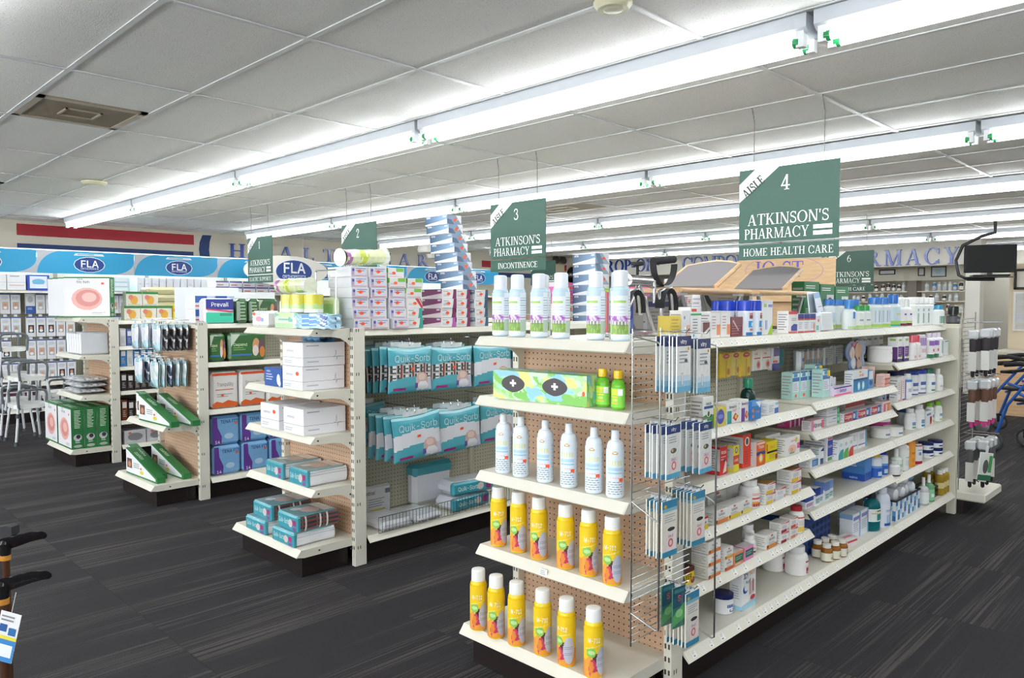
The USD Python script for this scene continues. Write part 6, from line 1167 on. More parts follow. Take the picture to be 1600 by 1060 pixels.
PUR = [('p', [(.04, .04), (.34, .04), (.36, .3), (.22, .62), (.2, .96), (.04, .96)], '#6a3f9e'), ('t', .62, .8, .11, 'TENA FIT', '#2f5a9a', .62), ('l', .4, .5, .9, .66, 2, '#7fb0dc'), ('e', .6, .3, .16, .1, '#b8d8ee'), ('t', .2, .12, .1, '14', '#e8e0f4', .2), ('e', .84, .72, .045, .045, STICK)]
for c in range(3):
    for k in range(2): film_pack(f'{"lower" if k == 0 else "upper"} purple and sky blue pack, {nth(c, 3)} column', 'blue_pack', -5.88 - .01 * k, 2.562 + .245 * c, .165 + .238 * k, .237, .22, .235, '#7fb4e4', PUR, 1 - 2 * k)
PROV = [('r', .04, .55, .96, .97, '#2f3a9e'), ('t', .5, .76, .16, 'Prevail', '#eef0f8', .6), ('p', [(.04, .55), (.96, .42), (.96, .5), (.04, .6)], '#d84a6a'), ('r', .04, .03, .96, .44, '#3fd8b4'), ('r', .5, .3, .9, .4, '#2aa88a')]
film_pack('navy and mint pack at the near end of the gondola top', 'mint_pack', -5.93, 2.548, 1.38, .24, .14, .2, '#e4e4ec', PROV, -3)
for k in range(3): film_pack('dark green pack on the gondola top, %s of three' % nth(k, 3), 'green_pack', -5.90 - .08 * (k == 2), 2.80 + .1 * k, 1.38, .095 if k < 2 else .2, .18, .2, '#2f5f34', [('l', .2, .1, .8, .9, 6, '#a8c4a0')] if k < 2 else GRN)
for k in range(2):
    for q in range(2): bx(f'white carton with a blue corner behind the mint pack, {"left" if k == 0 else "right"} {"lower" if q == 0 else "upper"}', 'pad_carton', 'box', -6.15, 2.56 + .17 * k, 1.381 + .112 * q, .16, .2, .11, '#e6e6ec', [('r', 0, .5, .6, 1, '#3a62b0'), ('r', 0, .2, 1, .3, '#d85a5a'), ('r', .6, .5, 1, 1, '#c8d4ea')])
t = thing('display_board', 'plain white board standing on the middle gondola top', 'board', (-6.5, 2.81, 1.381), (0, 0, 75)); part(t, 'board', B().box((-.26, -.004, 0), (.26, .004, .3), '#e9edf2'), 'matte'); part(t, 'foot', B().box((-.05, -.03, 0), (.05, .06, .006), '#d9dde2'), 'matte')
# hanging bags and wedge boxes on its endcap
def stocking(c1, c2):
    def f(t):
        w, h, d = .17, .205, .034
        def sf(s): return lambda u, v: np.stack([(u - .5) * w * (.82 + .18 * np.sin(np.pi * np.minimum(1, (1 - v) * 1.4 + .1))), s * (.004 + (d / 2) * np.minimum(1, 6 * np.minimum(np.minimum(u, 1 - u), np.minimum(v, 1 - v))) ** .5), -h + v * h], -1)
        b = B(); b.grid(20, 18, sf(-1), lambda u, v: pick(u.shape, [(v < .28, c2), ((v < .34) & (u > .5) & (c1 != c2), '#a8d0dc'), (v > .82, '#8fc0cc'), (np.sin(u * 9 + v * 14) > .75, '#e9eef4')], c1)); part(t, 'printed_front', b, 'film')
        b = B(); b.grid(10, 10, lambda u, v: sf(1)(1 - u, v), c1); part(t, 'back', b, 'film'); part(t, 'hook', B().tube([(0, .004, .01), (0, -.006, .014), (0, 0, .024)], .0026, WR, 5), 'chrome'); part(t, 'hang_tab', B().box((-.03, -.002, -.002), (.03, .002, .02), '#e6ecee'), 'film')
    return f
LT, BK, NV, TL = ('lt', '#dfe4f2', '#4aa2b4'), ('bk', '#3f3a3a', '#3f3a3a'), ('nv', '#3a4a66', '#3a4a66'), ('tl', '#cfe0e4', '#4f9cae')
def stockings(x, z, kinds, where):
    part(E2, 'peg_hook', B().tube([(x, 2.486, z + .034), (x, 2.21, z + .034), (x, 2.2, z + .046)], .003, WR, 5), 'chrome')
    for k, (key, a, b_) in enumerate(kinds):
        put(('stk', key), 'stocking_bag', 'hanging bag', f'{ {"lt":"silvery","bk":"black","nv":"navy","tl":"teal"}[key] } stocking bag {where}, {"front" if k == 0 else ORD[k] + " back"}', (x + .006 * k, 2.24 + .05 * k, z), (0, 0, 4 * math.sin(x * 30 + k)), stocking(a, b_))
stockings(-6.56, 1.375, (LT, LT), 'upper left hook'); stockings(-6.34, 1.385, (LT, LT), 'upper middle hook'); stockings(-6.10, 1.375, (LT, BK, BK, BK, BK), 'upper right hook')
stockings(-6.50, 1.10, (LT, NV, NV, NV), 'lower left hook'); stockings(-6.16, 1.085, (TL, TL, NV, TL, TL), 'lower right hook')
def wedge(t):
    w, d = .6, .062
    pl = [(-w / 2, 0), (w / 2, 0), (w / 2, .042), (-w / 2 + .02, .205), (-w / 2, .205)]
    v, f = extr(pl, -d / 2, d / 2, 'y'); b = B().add(v, f, '#2f7a42')
    inset = [(-w / 2 + .002, .012), (w / 2 - .03, .012), (w / 2 - .03, .03), (-w / 2 + .02, .195), (-w / 2 + .002, .195)]
    T = FR((0, -d / 2 - .0006, 0), (1, 0, 0), (0, 0, 1)); b.poly(Polygon(inset), '#eceef0', T)
    deco(b, FR((-w / 2, -d / 2 - .001, 0), (1, 0, 0), (0, 0, 1)), w, .205, [('r', .04, .25, .2, .62, '#6a4a4a'), ('e', .12, .4, .05, .12, '#c8906a'), ('l', .26, .3, .5, .52, 3, '#9aa4a0'), ('e', .52, .2, .06, .07, '#e0d04a')])
    part(t, 'wedge_carton', b, 'print')
    sl = math.degrees(math.atan2(.163, w - .02)); v_, f_ = sans('cushion'); b = B(); b.add(v_ * (.03, .03, 1) + (.1, .016, 0), f_, '#d4e8d6', T=FR((-w / 2 + .02, -d / 2, .2056), (math.cos(math.radians(sl)), 0, -math.sin(math.radians(sl))), (0, 1, 0))); part(t, 'top_lettering', b, 'print'); part(t, 'price_sticker', B().poly(_el(.0, .07, .014, .009), STICK, FR((0, -d / 2 - .0022, 0), (1, 0, 0), (0, 0, 1))), 'print', 'orange price sticker')
for k, (x, y, z, n) in enumerate(((-6.345, 2.30, .605, 'rear left on the upper shelf'), (-6.09, 2.232, .605, 'in front on the upper shelf'), (-6.05, 2.375, .605, 'against the panel on the upper shelf'), (-6.37, 2.24, .165, 'rear left on the bottom shelf'), (-6.235, 2.175, .165, 'in front on the bottom shelf'), (-6.24, 2.375, .165, 'against the panel on the bottom shelf'))):
    put('wedge', 'wedge_box', 'box', f'green and white wedge shaped box, {n}', (x, y, z + .001), (0, 0, 2), wedge)

# ---- gondola 1
def sitz(t):
    w, d, h = .42, .108, .39
    F = [('r', 0, 0, 1, .035, '#2f7a42'), ('t', .42, .88, .055, 'Sitz Bath', '#7a8a86', .5), ('t', .36, .95, .035, 'Carex', '#5a7a6a', .25), ('e', .5, .46, .34, .28, '#e8b0a8'), ('e', .52, .48, .27, .21, '#dc8f88'), ('e', .55, .5, .16, .12, '#edbcb4'), ('l', .6, .07, .92, .14, 3, '#b0aab0'), ('e', .85, .84, .035, .03, STICK)]
    Rr = [('l', .25, .5, .8, .95, 12, '#d8e8d4'), ('e', .5, .28, .34, .08, '#c8c8c8'), ('e', .55, .3, .18, .05, '#3a3a3a'), ('l', .3, .14, .8, .22, 2, '#e8efe6'), ('e', .5, .07, .34, .035, '#b8beb8')]
    part(t, 'carton', carton(w, d, h, '#2f7a42', [('r', 0, .03, 1, .97, '#eae8ee')] + F, Rr, (), [('l', .1, .2, .9, .8, 2, '#cfe0c8')]), 'print'); part(t, 'top_tape', B().box((-.2, -.012, h), (.2, .012, h + .0012), '#4a8f58'), 'film')
for c, x in enumerate((-8.60, -8.14)):
    for k in range(3): put('sitz', 'sitz_bath_box', 'box', f'green and white sitz bath box on the bottom shelf, {"left" if c == 0 else "right"} column, {["front", "middle", "rear"][k]}', (x, 2.165 + .112 * k, .166), 0, sitz)
for k in range(4): put('sitz', 'sitz_bath_box', 'box', f'green and white sitz bath box on top of the first gondola, {["front", "second", "third", "rear"][k]}', (-8.08 - .15 * k, 2.34 - .008 * k, 1.4108), 50, sitz)
def cushion(t):
    b = B(); w, d, h = .52, .26, .05
    for s in (1, -1): b.grid(20, 14, lambda u, v: np.stack([(u - .5) * w, (v - .5) * d * s, h / 2 + s * h / 2 * np.minimum(1, 5 * np.minimum(np.minimum(u, 1 - u), np.minimum(v, 1 - v))) ** .5 * (1 - .1 * np.sin(u * 17) * np.sin(v * 11)) ], -1), lambda u, v: pick(u.shape, [(np.sin(u * 30 + v * 18) > .6, '#f2f3f5'), (np.sin(u * 13 - v * 25) > .7, '#a9adb2')], '#cfd2d6'))
    part(t, 'wrapped_cushion', b, 'film'); part(t, 'seam', B().box((-w / 2 - .01, -d / 2, h / 2 - .001), (w / 2 + .01, d / 2, h / 2 + .001), '#e2e5e8'), 'film')
for k in range(3): put('cush', 'wrapped_cushion', 'cushion', f'clear wrapped white cushion in the flat pile, {["bottom", "middle", "top"][k]}', (-8.29 + .012 * k, 2.335, .670 + .056 * k), (0, 0, 3 * k - 3), cushion)
for k in range(6):
    t = thing('wrapped_pad', 'clear wrapped grey pad standing on the upper endcap shelf, %s' % nth(k, 6), 'pad', (-8.32 + .075 * k, 2.33, 1.058), (0, -8 + k, 0))
    part(t, 'pad', B().box((-.02, -.13, 0), (.02, .13, .21), '#d3d6dc' if k else '#c8d8e4', .014), 'film'); part(t, 'card', B().box((-.0212, -.1, .05), (-.0205, .1, .18), '#8fb4d0'), 'print')
rr = random.Random(5)
BR = ['#4a68b0', '#cfcdd0', '#e2dfda', '#8a6ab0', '#d9d6d2', '#3f7ac0']
for z, n, hh, pal, nm in ((1.131, 9, .17, BR, 'leaning book sized brace box on the upper shelf'), (.931, 8, .17, ['#3f86c8', '#3f86c8', '#d9d9dc', '#4a8fd0'], 'blue brace box on the second shelf'), (.691, 12, .17, ['#2f2a2c', '#3a3030', '#7a6a3a', '#d8d2c8', '#3a2a2a'], 'dark brace box on the third shelf'), (.401, 12, .2, ['#3a2420', '#7a3a20', '#2a2224', '#5a3a2a'], 'brown brace box on the fourth shelf')):
    for k in range(n):
        c = pal[(k * 5 + 1) % len(pal)]
        bx(f'{nm}, {nth(k, n)}', 'brace_box', 'box', -7.89, 2.545 + k * .062, z, .055, .16, hh - .01 * (k % 3), c, [('r', .15, .6, .85, .9, '#e6e4e2'), ('l', .2, .15, .8, .5, 4, '#b8b4b0')])
for k in range(3): bx('clear fronted white support pack on the lowest shelf, %s' % nth(k, 3), 'support_pack', 'box', -7.87, 2.56 + .21 * k, .166, .2, .2, .13, '#c9c8cb', [('e', .5, .5, .35, .3, '#8a868a'), ('l', .1, .1, .5, .25, 2, '#eceaec'), ('e', .25, .8, .08, .08, '#d87a70')])
# on its top
for k in range(2):
    for q in range(2 if k else 3):
        bx(f'green banded white box with an orange figure, {"lower" if k == 0 else "upper"} row, {nth(q, 2 if k else 3)}', 'heat_wrap_box', 'box', -7.98, 2.62 + .155 * q + .02 * k, 1.381 + .142 * k, .15, .1, .14, '#e6e2d4', [('r', 0, .84, 1, 1, '#3a8a48'), ('e', .5, .4, .24, .32, '#e8b04a'), ('e', .3, .6, .16, .18, '#e88a70'), ('r', .1, .04, .9, .12, '#c8d0b8')])
bx('yellow and orange box beside the green banded ones', 'heat_wrap_box', 'box', -7.97, 3.09, 1.381, .09, .1, .15, '#e8d03a', [('r', 0, .55, 1, .75, '#e88a3a'), ('r', .1, .1, .9, .3, '#b8c84a')])
bx('white and blue swab box on the first gondola top', 'swab_box', 'box', -7.97, 3.19, 1.381, .13, .1, .17, '#7fb4dc', [('p', [(.1, .9), (.3, .9), (.8, .3), (.8, .1), (.5, .1)], '#e9eef2'), ('r', .05, .05, .95, .15, '#4a86c0')])
for k in range(2): bx('white box with a pink swoosh, %s of two' % ('left' if k == 0 else 'right'), 'pad_box', 'box', -7.97, 3.33 + .19 * k, 1.381, .18, .1, .17, '#ece4e4', [('p', [(.2, .1), (.9, .6), (.9, .2), (.5, .05)], '#e8a8b4'), ('l', .1, .75, .7, .9, 2, '#c8b0b4')])
for k in range(2):
    for q in range(3): 
        t = thing('folded_bed_pad', f'folded cream bed pad behind the pink boxes, {["lower", "middle", "upper"][q]} of the {"left" if k == 0 else "right"} pile', 'bed pad', (-8.45, 3.16 + .42 * k, 1.381 + .08 * q + .11), 90); part(t, 'pad', B().box((-.19, -.12, 0), (.19, .12, .072), '#ddd6ac', .025), 'film'); part(t, 'fold', B().box((-.18, -.1225, .03), (.18, -.119, .036), '#b8b084'), 'matte')
t = thing('carton_plinth', 'long low carton under the folded cream bed pads', 'carton', (-8.45, 3.37, 1.381), 90); part(t, 'carton', carton(.84, .22, .108, '#d2d0cc', [('l', .1, .2, .5, .7, 3, '#a8a6a2')]), 'print'); part(t, 'tape', B().box((-.42, -.02, .108), (.42, .02, .1088), '#c0b898'), 'film')
t = thing('display_board', 'tall plain white board standing at the far end of the pink boxes', 'board', (-7.98, 3.98, 1.381), (0, 0, 70)); part(t, 'board', B().box((-.22, -.006, 0), (.22, .006, .29), '#eef0f2'), 'matte'); part(t, 'foot', B().box((-.05, -.03, 0), (.05, .06, .006), '#dfe2e4'), 'matte')

# ---- left wall display under its header
t = thing('wall_shelving', 'long pegboard wall shelving under the blue header on the left wall', 'shelving', (0, 0, 0))
part(t, 'back_panel', B().box((-11.995, .6, .12), (-11.975, 11.6, 2.25), '#b5ac98'), 'peg_cream')
part(t, 'plinth', B().box((-11.99, .6, 0), (-11.42, 11.6, .14), DARK), 'paint')
for i in range(9):
    ya, yb = .6 + 1.2192 * i, .6 + 1.2192 * (i + 1)
    for z, f_ in ((1.73, .53), (.165, .58), (.50, .53)):
        w_, q_ = extr([(-11.97, z), (-11.99 + f_ - .03, z), (-11.99 + f_, z - .035), (-11.97, z - .035)], ya + .003, yb - .003); part(t, 'shelf', B().add(w_, q_, CREAM), 'deck')
    part(t, 'upright', B().box((-11.97, ya - .02, .14), (-11.94, ya + .02, 2.25), '#8f8878'), 'deck')
t = thing('header_sign', 'long sky blue brand header above the left wall shelves', 'sign', (0, 0, 0))
for i in range(9):
    ya = .275 + 1.2115 * i
    if ya > 10.8: continue
    b = B().box((-11.47, ya + .002, 1.96), (-11.455, ya + 1.2085, 2.262), '#2fa0d0'); w_, h_ = 1.2065, .302
    T = FR((-11.4545, ya + .002, 1.96), (0, 1, 0), (0, 0, 1)); GRY = '#b9bcc0'
    q = np.linspace(0, 1, 12)
    deco(b, T, w_, h_, [('p', [(0, 0)] + [(.26 * (1 - math.cos(k * 1.57)) * .99, math.sin(k * 1.57)) for k in q] + [(0, 1)], GRY), ('p', [(1, 0)] + [(1 - .26 + .26 * math.sin(k * 1.57), .62 * (1 - math.cos(k * 1.57))) for k in q], GRY),
        ('e', .52, .42, .165, .36, '#d0e2ec'), ('e', .52, .42, .155, .33, '#27468c'), ('t', .52, .46, .3, 'FLA', '#f0f3f8', .22), ('t', .52, .24, .075, 'ORTHOPEDICS', '#c8d4ea', .2), ('p', [(.36, .82), (.68, .82), (.66, .92), (.38, .92)], '#cfe0ea'), ('l', .4, .84, .64, .91, 1, '#5a7a9a')], .0006)
    part(t, 'header_panel', b, 'print')
t = thing('oval_sign', 'white oval sign hanging before the blue header', 'sign', (-11.2, 6.15, 2.085), 90)
b = B(); b.poly(_el(0, 0, .74, .245), '#efeae0', FR((0, 0, 0), (1, 0, 0), (0, 0, 1)), .02); F = FR((0, -.0205, 0), (1, 0, 0), (0, 0, 1))
b.poly(_el(.12, -.01, .34, .2), '#e6ecf4', F); F[1, 3] -= .001; b.poly(_el(.12, -.01, .32, .185), '#27468c', F); F[1, 3] -= .001
v_, f_ = sans('FLA'); b.add(v_ * (.16, .16, 1) + (.12 - v_[:, 0].max() * .08, -.03, 0), f_, '#f0f3f8', T=F); v_, f_ = sans('ORTHOPEDICS'); b.add(v_ * (.042, .05, 1) + (.12 - v_[:, 0].max() * .021, -.115, 0), f_, '#d4def0', T=F)
part(t, 'panel', b, 'print'); part(t, 'hanger', B().tube([(-.3, .01, .2), (-.3, .01, .6)], .003, '#d0d0d0', 5), 'alu'); part(t, 'hanger', B().tube([(.3, .01, .2), (.3, .01, .6)], .003, '#d0d0d0', 5), 'alu')
t = thing('header_lamp', 'fluorescent strip hidden behind the blue header', 'shelf light', (-11.53, 0, 2.2))
for i in range(4): part(t, 'tube', B().lathe([(0, -1.15), (.026, -1.15), (.026, 1.15), (0, 1.15)], '#ffffff', 10, T=TR(0, 1.9 + 2.5 * i, 0, rx=90)), 'tube')
part(t, 'valance_board', B().box((-.44, .6, .066), (.055, 10.9, .08), '#e0e0e0'), 'paint')  # added board that keeps the lamp from spilling up the wall
rr = random.Random(3)
def wl(lab, name, Y, z, w, d, h, base, F, X=-11.47): bx(lab, name, 'box', X, Y, z, w, d, h, base, F)
for k in range(4): wl('plain white support carton on the top wall shelf, %s of the near group' % nth(k, 4), 'support_carton', 1.72 + .215 * k, 1.731, .205, .3, .2, '#f0f0f2', [('r', 0, .48, 1, .5, '#b8bcc8'), ('l', .15, .82, .8, .94, 1, '#8a90a8'), ('r', .1, .28, .9, .32, '#d0a890' if k == 3 else '#e4e6ec')])
wl('blue framed carton with a pale window on the top wall shelf', 'support_carton', 2.59, 1.731, .25, .3, .2, '#3a56b8', [('r', .1, .12, .9, .92, '#e4ecf8'), ('e', .5, .56, .3, .18, '#7ac0e4'), ('r', .25, .4, .75, .52, '#7ac0e4')])
for k in range(3): wl('stacked sky blue and white carton by the sitz bath boxes, %s' % ['lower', 'middle', 'upper'][k], 'support_carton', 3.62, 1.731 + .064 * k, .22, .3, .062, '#bfe2ee', [('r', .15, .15, .9, .85, '#eaf2f6')])
for k in range(10):
    for q in range(2 if k in (1, 2, 7, 0) else 1):
        hh = .1 if k in (1, 2, 7, 0) else .2
        wl(f'white and blue edged carton on the far top wall shelf, {nth(k, 10)}' + (f', {["lower","upper"][q]}' if hh < .2 else ''), 'support_carton', 3.95 + .102 * k, 1.731 + .101 * q, .092, .3, hh, '#eef0f4', [('r', 0, 0, .06, 1, '#a8b8d8'), ('l', .2, .06, .8, .14, 1, '#9aa4b8')])
for k in range(6):
    for q in range(2): wl(f'purple topped white carton beyond the oval sign, {nth(k, 6)}, {["lower","upper"][q]}', 'support_carton', 5.1 + .22 * k, 1.731 + .09 * q, .2, .3, .088, '#eceaf2', [('r', 0, .75, 1, 1, '#6a5a9a'), ('r', .1, .2, .6, .4, '#d0888a')])
def hash3(r, k): return (r * 7 + k * k * 3 + k // 3) % 3
def sup(c, ph):
    def f(t):
        w, d, h = .108, .05, .27
        part(t, 'carton', carton(w, d, h, '#e3e3e8', [('r', 0, .93, 1, 1, '#5a6a9a'), ('r', .2, .2, .82, .58, ph), ('e', .5, .42, .16, .1, '#d89a80'), ('e', .5, .3, .2, .07, '#eceef2'), ('l', .15, .7, .85, .86, 3, '#b0b4c4')] if c == 0 else [('r', 0, 0, 1, .38, '#2f5aa8'), ('e', .5, .7, .3, .16, '#b8bcc0'), ('l', .2, .2, .8, .3, 2, '#d0dcf0')]), 'print'); part(t, 'hang_tab', B().box((-.02, -.001, h), (.02, .001, h + .03), '#e8eaec'), 'film')
    return f
for r, (z, hh) in enumerate(((1.42, 0), (1.112, 0), (.806, 0), (.501, 0))):
    n = 0
    for k in range(22):
        Y = 1.55 + .118 * k + .05 * (k > 8) + .1 * (k > 13)
        if (r == 1 and k in (4, 5)) or (r == 2 and k in (8,)): continue
        blue = (r, k) in ((0, 9), (2, 3), (1, 14))
        put(('sup', blue, hash3(r, k)), 'support_box', 'box', f'slim {"white and blue" if blue else "white photo printed"} support box on the left wall, {["top", "second", "third", "lowest"][r]} row, number {k + 1} from left' if False else f'slim {"white and blue" if blue else "photo printed white"} support box, {["top","second","third","lowest"][r]} row of the left wall, {nth(k, 22)}', (-11.70 - .0, Y, z), 90, sup(1 if blue else 0, ['#b8c4c8', '#3c3e44', '#c8b0a0'][hash3(r, k)]), f'{"blue" if blue else "white"} support boxes, {["top","second","third","lowest"][r]} row of the left wall')
for k in range(9): wl('low white and maroon appliance carton on the low wall shelf, %s' % nth(k, 9), 'appliance_carton', 1.5 + .36 * k, .166, .34, .4, .24, '#dcd8dc', [('r', .05, .75, .95, .95, '#5a2a48'), ('e', .3, .4, .16, .26, '#3a3a44'), ('l', .55, .2, .9, .6, 3, '#8a8a94')], -11.46)

# ================================================================== things on the nearest gondola's top
z = 1.38
def topbx(lab, name, Y, w, h, base, F, L=GL, X=-1.68, d=.06, stick=None, rz=0): bx(lab, name, 'box', X, Y, z, w, d, h, base, F, L, (), stick, rz)
topbx('small yellow box at the near end of the gondola top', 'soap_box', 2.60, .075, .098, '#e8cf5a', [('l', .1, .1, .9, .9, 6, '#cdb04a')], [('r', 0, 0, 1, 1, '#dcc04e')])
topbx('small white box with peach corner beside the yellow one', 'cream_box', 2.685, .06, .12, '#e6e6ea', [('r', .6, 0, 1, .5, '#e8b4a0'), ('e', .3, .75, .08, .06, '#4a8ab0')])
topbx('white box with red word and green stripe', 'diaper_cream_box', 2.75, .085, .133, '#f0efee', [('r', .08, .86, .55, .95, '#e0584a'), ('r', 0, .74, 1, .8, '#3fae6a'), ('l', .2, .2, .8, .66, 5, '#9aa4a4'), ('e', .3, .1, .08, .06, '#4aa6d0')])
topbx('maroon and white card box lying low', 'cream_box', 2.845, .06, .07, '#e8e4e4', [('r', .05, .3, .95, .98, '#7a4a48'), ('p', [(.05, .3), (.95, .7), (.95, .3)], '#d8d4d0')])
for k in range(2): topbx('white box with an orange square, %s of two' % ('left' if k == 0 else 'right'), 'bandage_box', 2.91 + .088 * k, .084, .114, '#eeedee', [('r', .62, .1, 1, .5, '#ee9a6a'), ('l', .15, .3, .55, .85, 5, '#c8b0b0'), ('r', .02, .96, .98, 1, '#d8d4d2')])
topbx('clear bag of dark red lozenges', 'lozenge_bag', 3.088, .105, .088, '#7a3a42', [('r', 0, .6, 1, 1, '#8f5a5e'), ('l', .05, .1, .95, .6, 4, '#a8767a'), ('p', [(.1, .8), (.6, .3), (.66, .34), (.2, .86)], '#d8b8ba')], None or GL)
def cap_can(t): bottle(t, .033, .115, '#e4eaf2', '#2a4ac8', .031, .048, .008, .03, .001, (.02, .95), '#e6ecf4', [(.0, .14, -60, 60, '#2f7ac8'), (.35, .62, -40, 40, '#3a9ad8'), (.4, .55, -12, 22, '#eef4f8'), (.72, .88, -32, 36, '#8a4a4a'), (.9, .96, -32, 36, '#d86a6a'), (.2, .3, -30, 20, '#d88a88')])
for k, (x, y) in enumerate(((-1.69, 3.235), (-1.69, 3.325), (-1.78, 3.24), (-1.78, 3.325), (-1.86, 3.29))): put('dis', 'disinfectant_can', 'spray can', 'white and blue spray can with a royal blue cap, %s of the cluster' % ['front left', 'front right', 'middle left', 'middle right', 'rear'][k], (x, y, z + .001), 96 + 12 * k, cap_can)
topbx('tall white box with a lime corner right of the blue capped cans', 'wipes_box', 3.385, .105, .165, '#eef0f0', [('p', [(.5, 0), (1, 0), (1, .35)], '#a8cc3a'), ('r', .3, .15, .36, .42, '#5a7ac0'), ('r', .42, .15, .46, .42, '#5a7ac0'), ('r', .1, .8, .4, .92, '#a8cc7a'), ('r', .55, .8, .95, .88, '#8a9ad0'), ('r', .0, .9, 1, 1, '#e4e6ea')])
topbx('white box with a red cap band and blue curve', 'bandage_box', 3.665, .1, .111, '#efecec', [('r', 0, .86, 1, 1, '#d8484a'), ('r', .0, .0, 1, .08, '#d86a60'), ('p', [(.3, .1), (1, .1), (1, .4), (.6, .42), (.3, .3)], '#3a4aa8'), ('l', .35, .55, .9, .7, 2, '#a0a0a4')])
for k in range(3): topbx('white bandage box with navy top and red lines, %s of three' % nth(k, 3), 'bandage_box', 3.775 + .072 * k, .07, .097, '#eceef2', [('r', 0, .74, 1, 1, '#2f3a8e'), ('r', 0, .66, 1, .74, '#c84a4e'), ('r', 0, 0, 1, .08, '#c84a4e'), ('l', .12, .2, .88, .56, 4, '#b8bccc'), ('e', .75, .3, .16, .22, '#d89a78' if k == 2 else '#eceef2')])
topbx('small white and teal box beside the bandage boxes', 'cream_box', 3.995, .06, .085, '#e6eaea', [('r', .1, .1, .6, .4, '#6ac0c0'), ('e', .5, .7, .2, .1, '#d87a8a')])
t = thing('leaflet_holder', 'clear holder with a fan of pale blue leaflets', 'leaflet holder', (-1.72, 4.18, z + .001), (-6, 0, 96))
part(t, 'holder', B().box((-.1, -.03, 0), (.1, .03, .1), '#dfe6ee', .004).box((-.1, .03, 0), (.1, .036, .22), '#e4eaf0', .002), 'gloss')
for k in range(6): part(t, 'leaflet', deco(B().box((-.05, -.0008, 0), (.05, .0008, .2), '#d8e4f2', T=TR(-.045 + .018 * k, -.024 + .008 * k, .012, rx=-6, ry=-5 + 2 * k)), TR(-.045 + .018 * k, -.025 + .008 * k, .012, rx=-6, ry=-5 + 2 * k) @ FR((-.05, 0, 0), (1, 0, 0), (0, 0, 1)), .1, .2, [('r', 0, .85, 1, 1, '#7aa8dc'), ('r', 0, 0, 1, .3, '#a8c4e4'), ('r', .2, .6, .8, .62, '#d84a4a'), ('e', .6, .4, .1, .08, '#3a5ac0')]), 'print')
for k in range(3): topbx('tall dark green box with a photo panel, %s of three' % nth(k, 3), 'curler_box', 4.47 + .21 * k, .2, .285 - .012 * k, '#2f7a4a', [('r', .45, .46, .95, .76, '#d8dad8'), ('e', .68, .62, .16, .08, '#5a5a5a'), ('e', .72, .57, .18, .05, '#7a7a78'), ('l', .1, .84, .9, .93, 2, '#e4efe6'), ('l', .1, .26, .6, .44, 5, '#cfe4d4'), ('r', .1, .04, .6, .2, '#e8d83a')], X=-1.95 + .01 * k, d=.08, rz=-2)
pw = lambda r, h, cap, lab, bands, ch=.03, cr=None, oval=.75: mk(r, h, '#eaf2f4', cap, cr or r * .6, ch, .022, r * .5, .003, (.04, .86), lab, bands, oval=oval)
def tb(lab, Y, build, X=-1.70, cat='bottle', name='lotion_bottle'): bt(lab, name, X, Y, z, build, cat)
tb('white bottle with a sky blue pump cap, first of the bottle row', 4.50, pw(.042, .12, '#4a90dc', '#eaf2f2', [(.0, .15, -40, 40, '#a8d07a'), (.6, 1, 0, 24, '#4a90dc')], .05))
for k in range(2): tb('white lotion bottle with a green cap, %s of two' % ('left' if k == 0 else 'right'), 4.64 + .11 * k, pw(.04, .108, '#3fae5a', '#eef2ee', [(.0, .2, -60, 60, '#b8dc8a'), (.5, .6, -20, 20, '#8ab0d0')], .03))
for k in range(4): tb('white bottle with a blue cap in the rear row, %s' % nth(k, 4), 4.56 + .13 * k, pw(.042, .14, '#4a8adc', '#e6eef2', [(.0, .16, -60, 60, '#b8dc7a'), (.3, .8, -10, 30, '#c8d8e8')], .035, .034), -1.84)
for k in range(2): tb('tall clear white bottle with blue cap and lime foot, %s of two' % ('left' if k == 0 else 'right'), 4.90 + .14 * k, pw(.056, .148, '#4a8adc', '#e2ecf0', [(.0, .16, -60, 60, '#b4dc6a'), (.25, .85, -5, 5, '#a8c0d8'), (.25, .85, 20, 26, '#a8c0d8'), (.25, .85, -30, -25, '#a8c0d8')], .04, .036))
tb('sky blue spray bottle with a blue trigger head', 5.235, pw(.05, .15, '#3a7ad0', '#cfe4ee', [(.0, .1, -60, 60, '#4ab0a0'), (.1, .28, -60, 60, '#a8d46a'), (.6, .66, -10, 30, '#e0d04a')], .058, .03), name='spray_bottle')
for k in range(3): tb('white lotion bottle with a maroon foot, %s of three' % nth(k, 3), 5.38 + (.11 * k if k < 2 else .17), pw(.044, .13, '#f0f0ee', '#f0f0f0', [(.0, .16, -60, 60, '#7a2a34'), (.18, .3, -60, 60, '#b8d88a'), (.66, .76, 0, 30, '#6a5ab0')], .05, .02), -1.70 if k < 2 else -1.835)
def tealb(t): bottle(t, .05, .15, '#f0f2f0', '#f4f4f4', .036, .045, .02, .03, .003, (.04, .9), '#eef2f0', [(.08, .62, -25, 45, '#3a8f7c'), (.72, .86, -25, 45, '#6ab0d4')], oval=.75)
for k in range(6): put('tealb', 'lotion_bottle', 'bottle', 'white bottle with a dark teal panel near the far end, %s' % ['front left', 'front second', 'front third', 'front right', 'back left', 'back right'][k], ((-1.72 if k < 4 else -1.83), 5.70 + .115 * (k if k < 4 else k - 3.5), z + .001), 94, tealb)
tb('teal labelled white bottle standing lower at the end', 6.06, mk(.046, .11, '#eef2f0', '#4a9ac8', .03, .03, .02, .028, .003, (.04, .9), '#eef2f0', [(.08, .62, -25, 45, '#2f8070')], oval=.75), -1.66)
def dispenser(t): bottle(t, .046, .06, '#3a3a3e', '#1f1f22', .036, .06, .012, .03, .01, (.1, .9), '#56565a', [(.3, .6, -40, 50, '#8a8a90')], 'gloss')
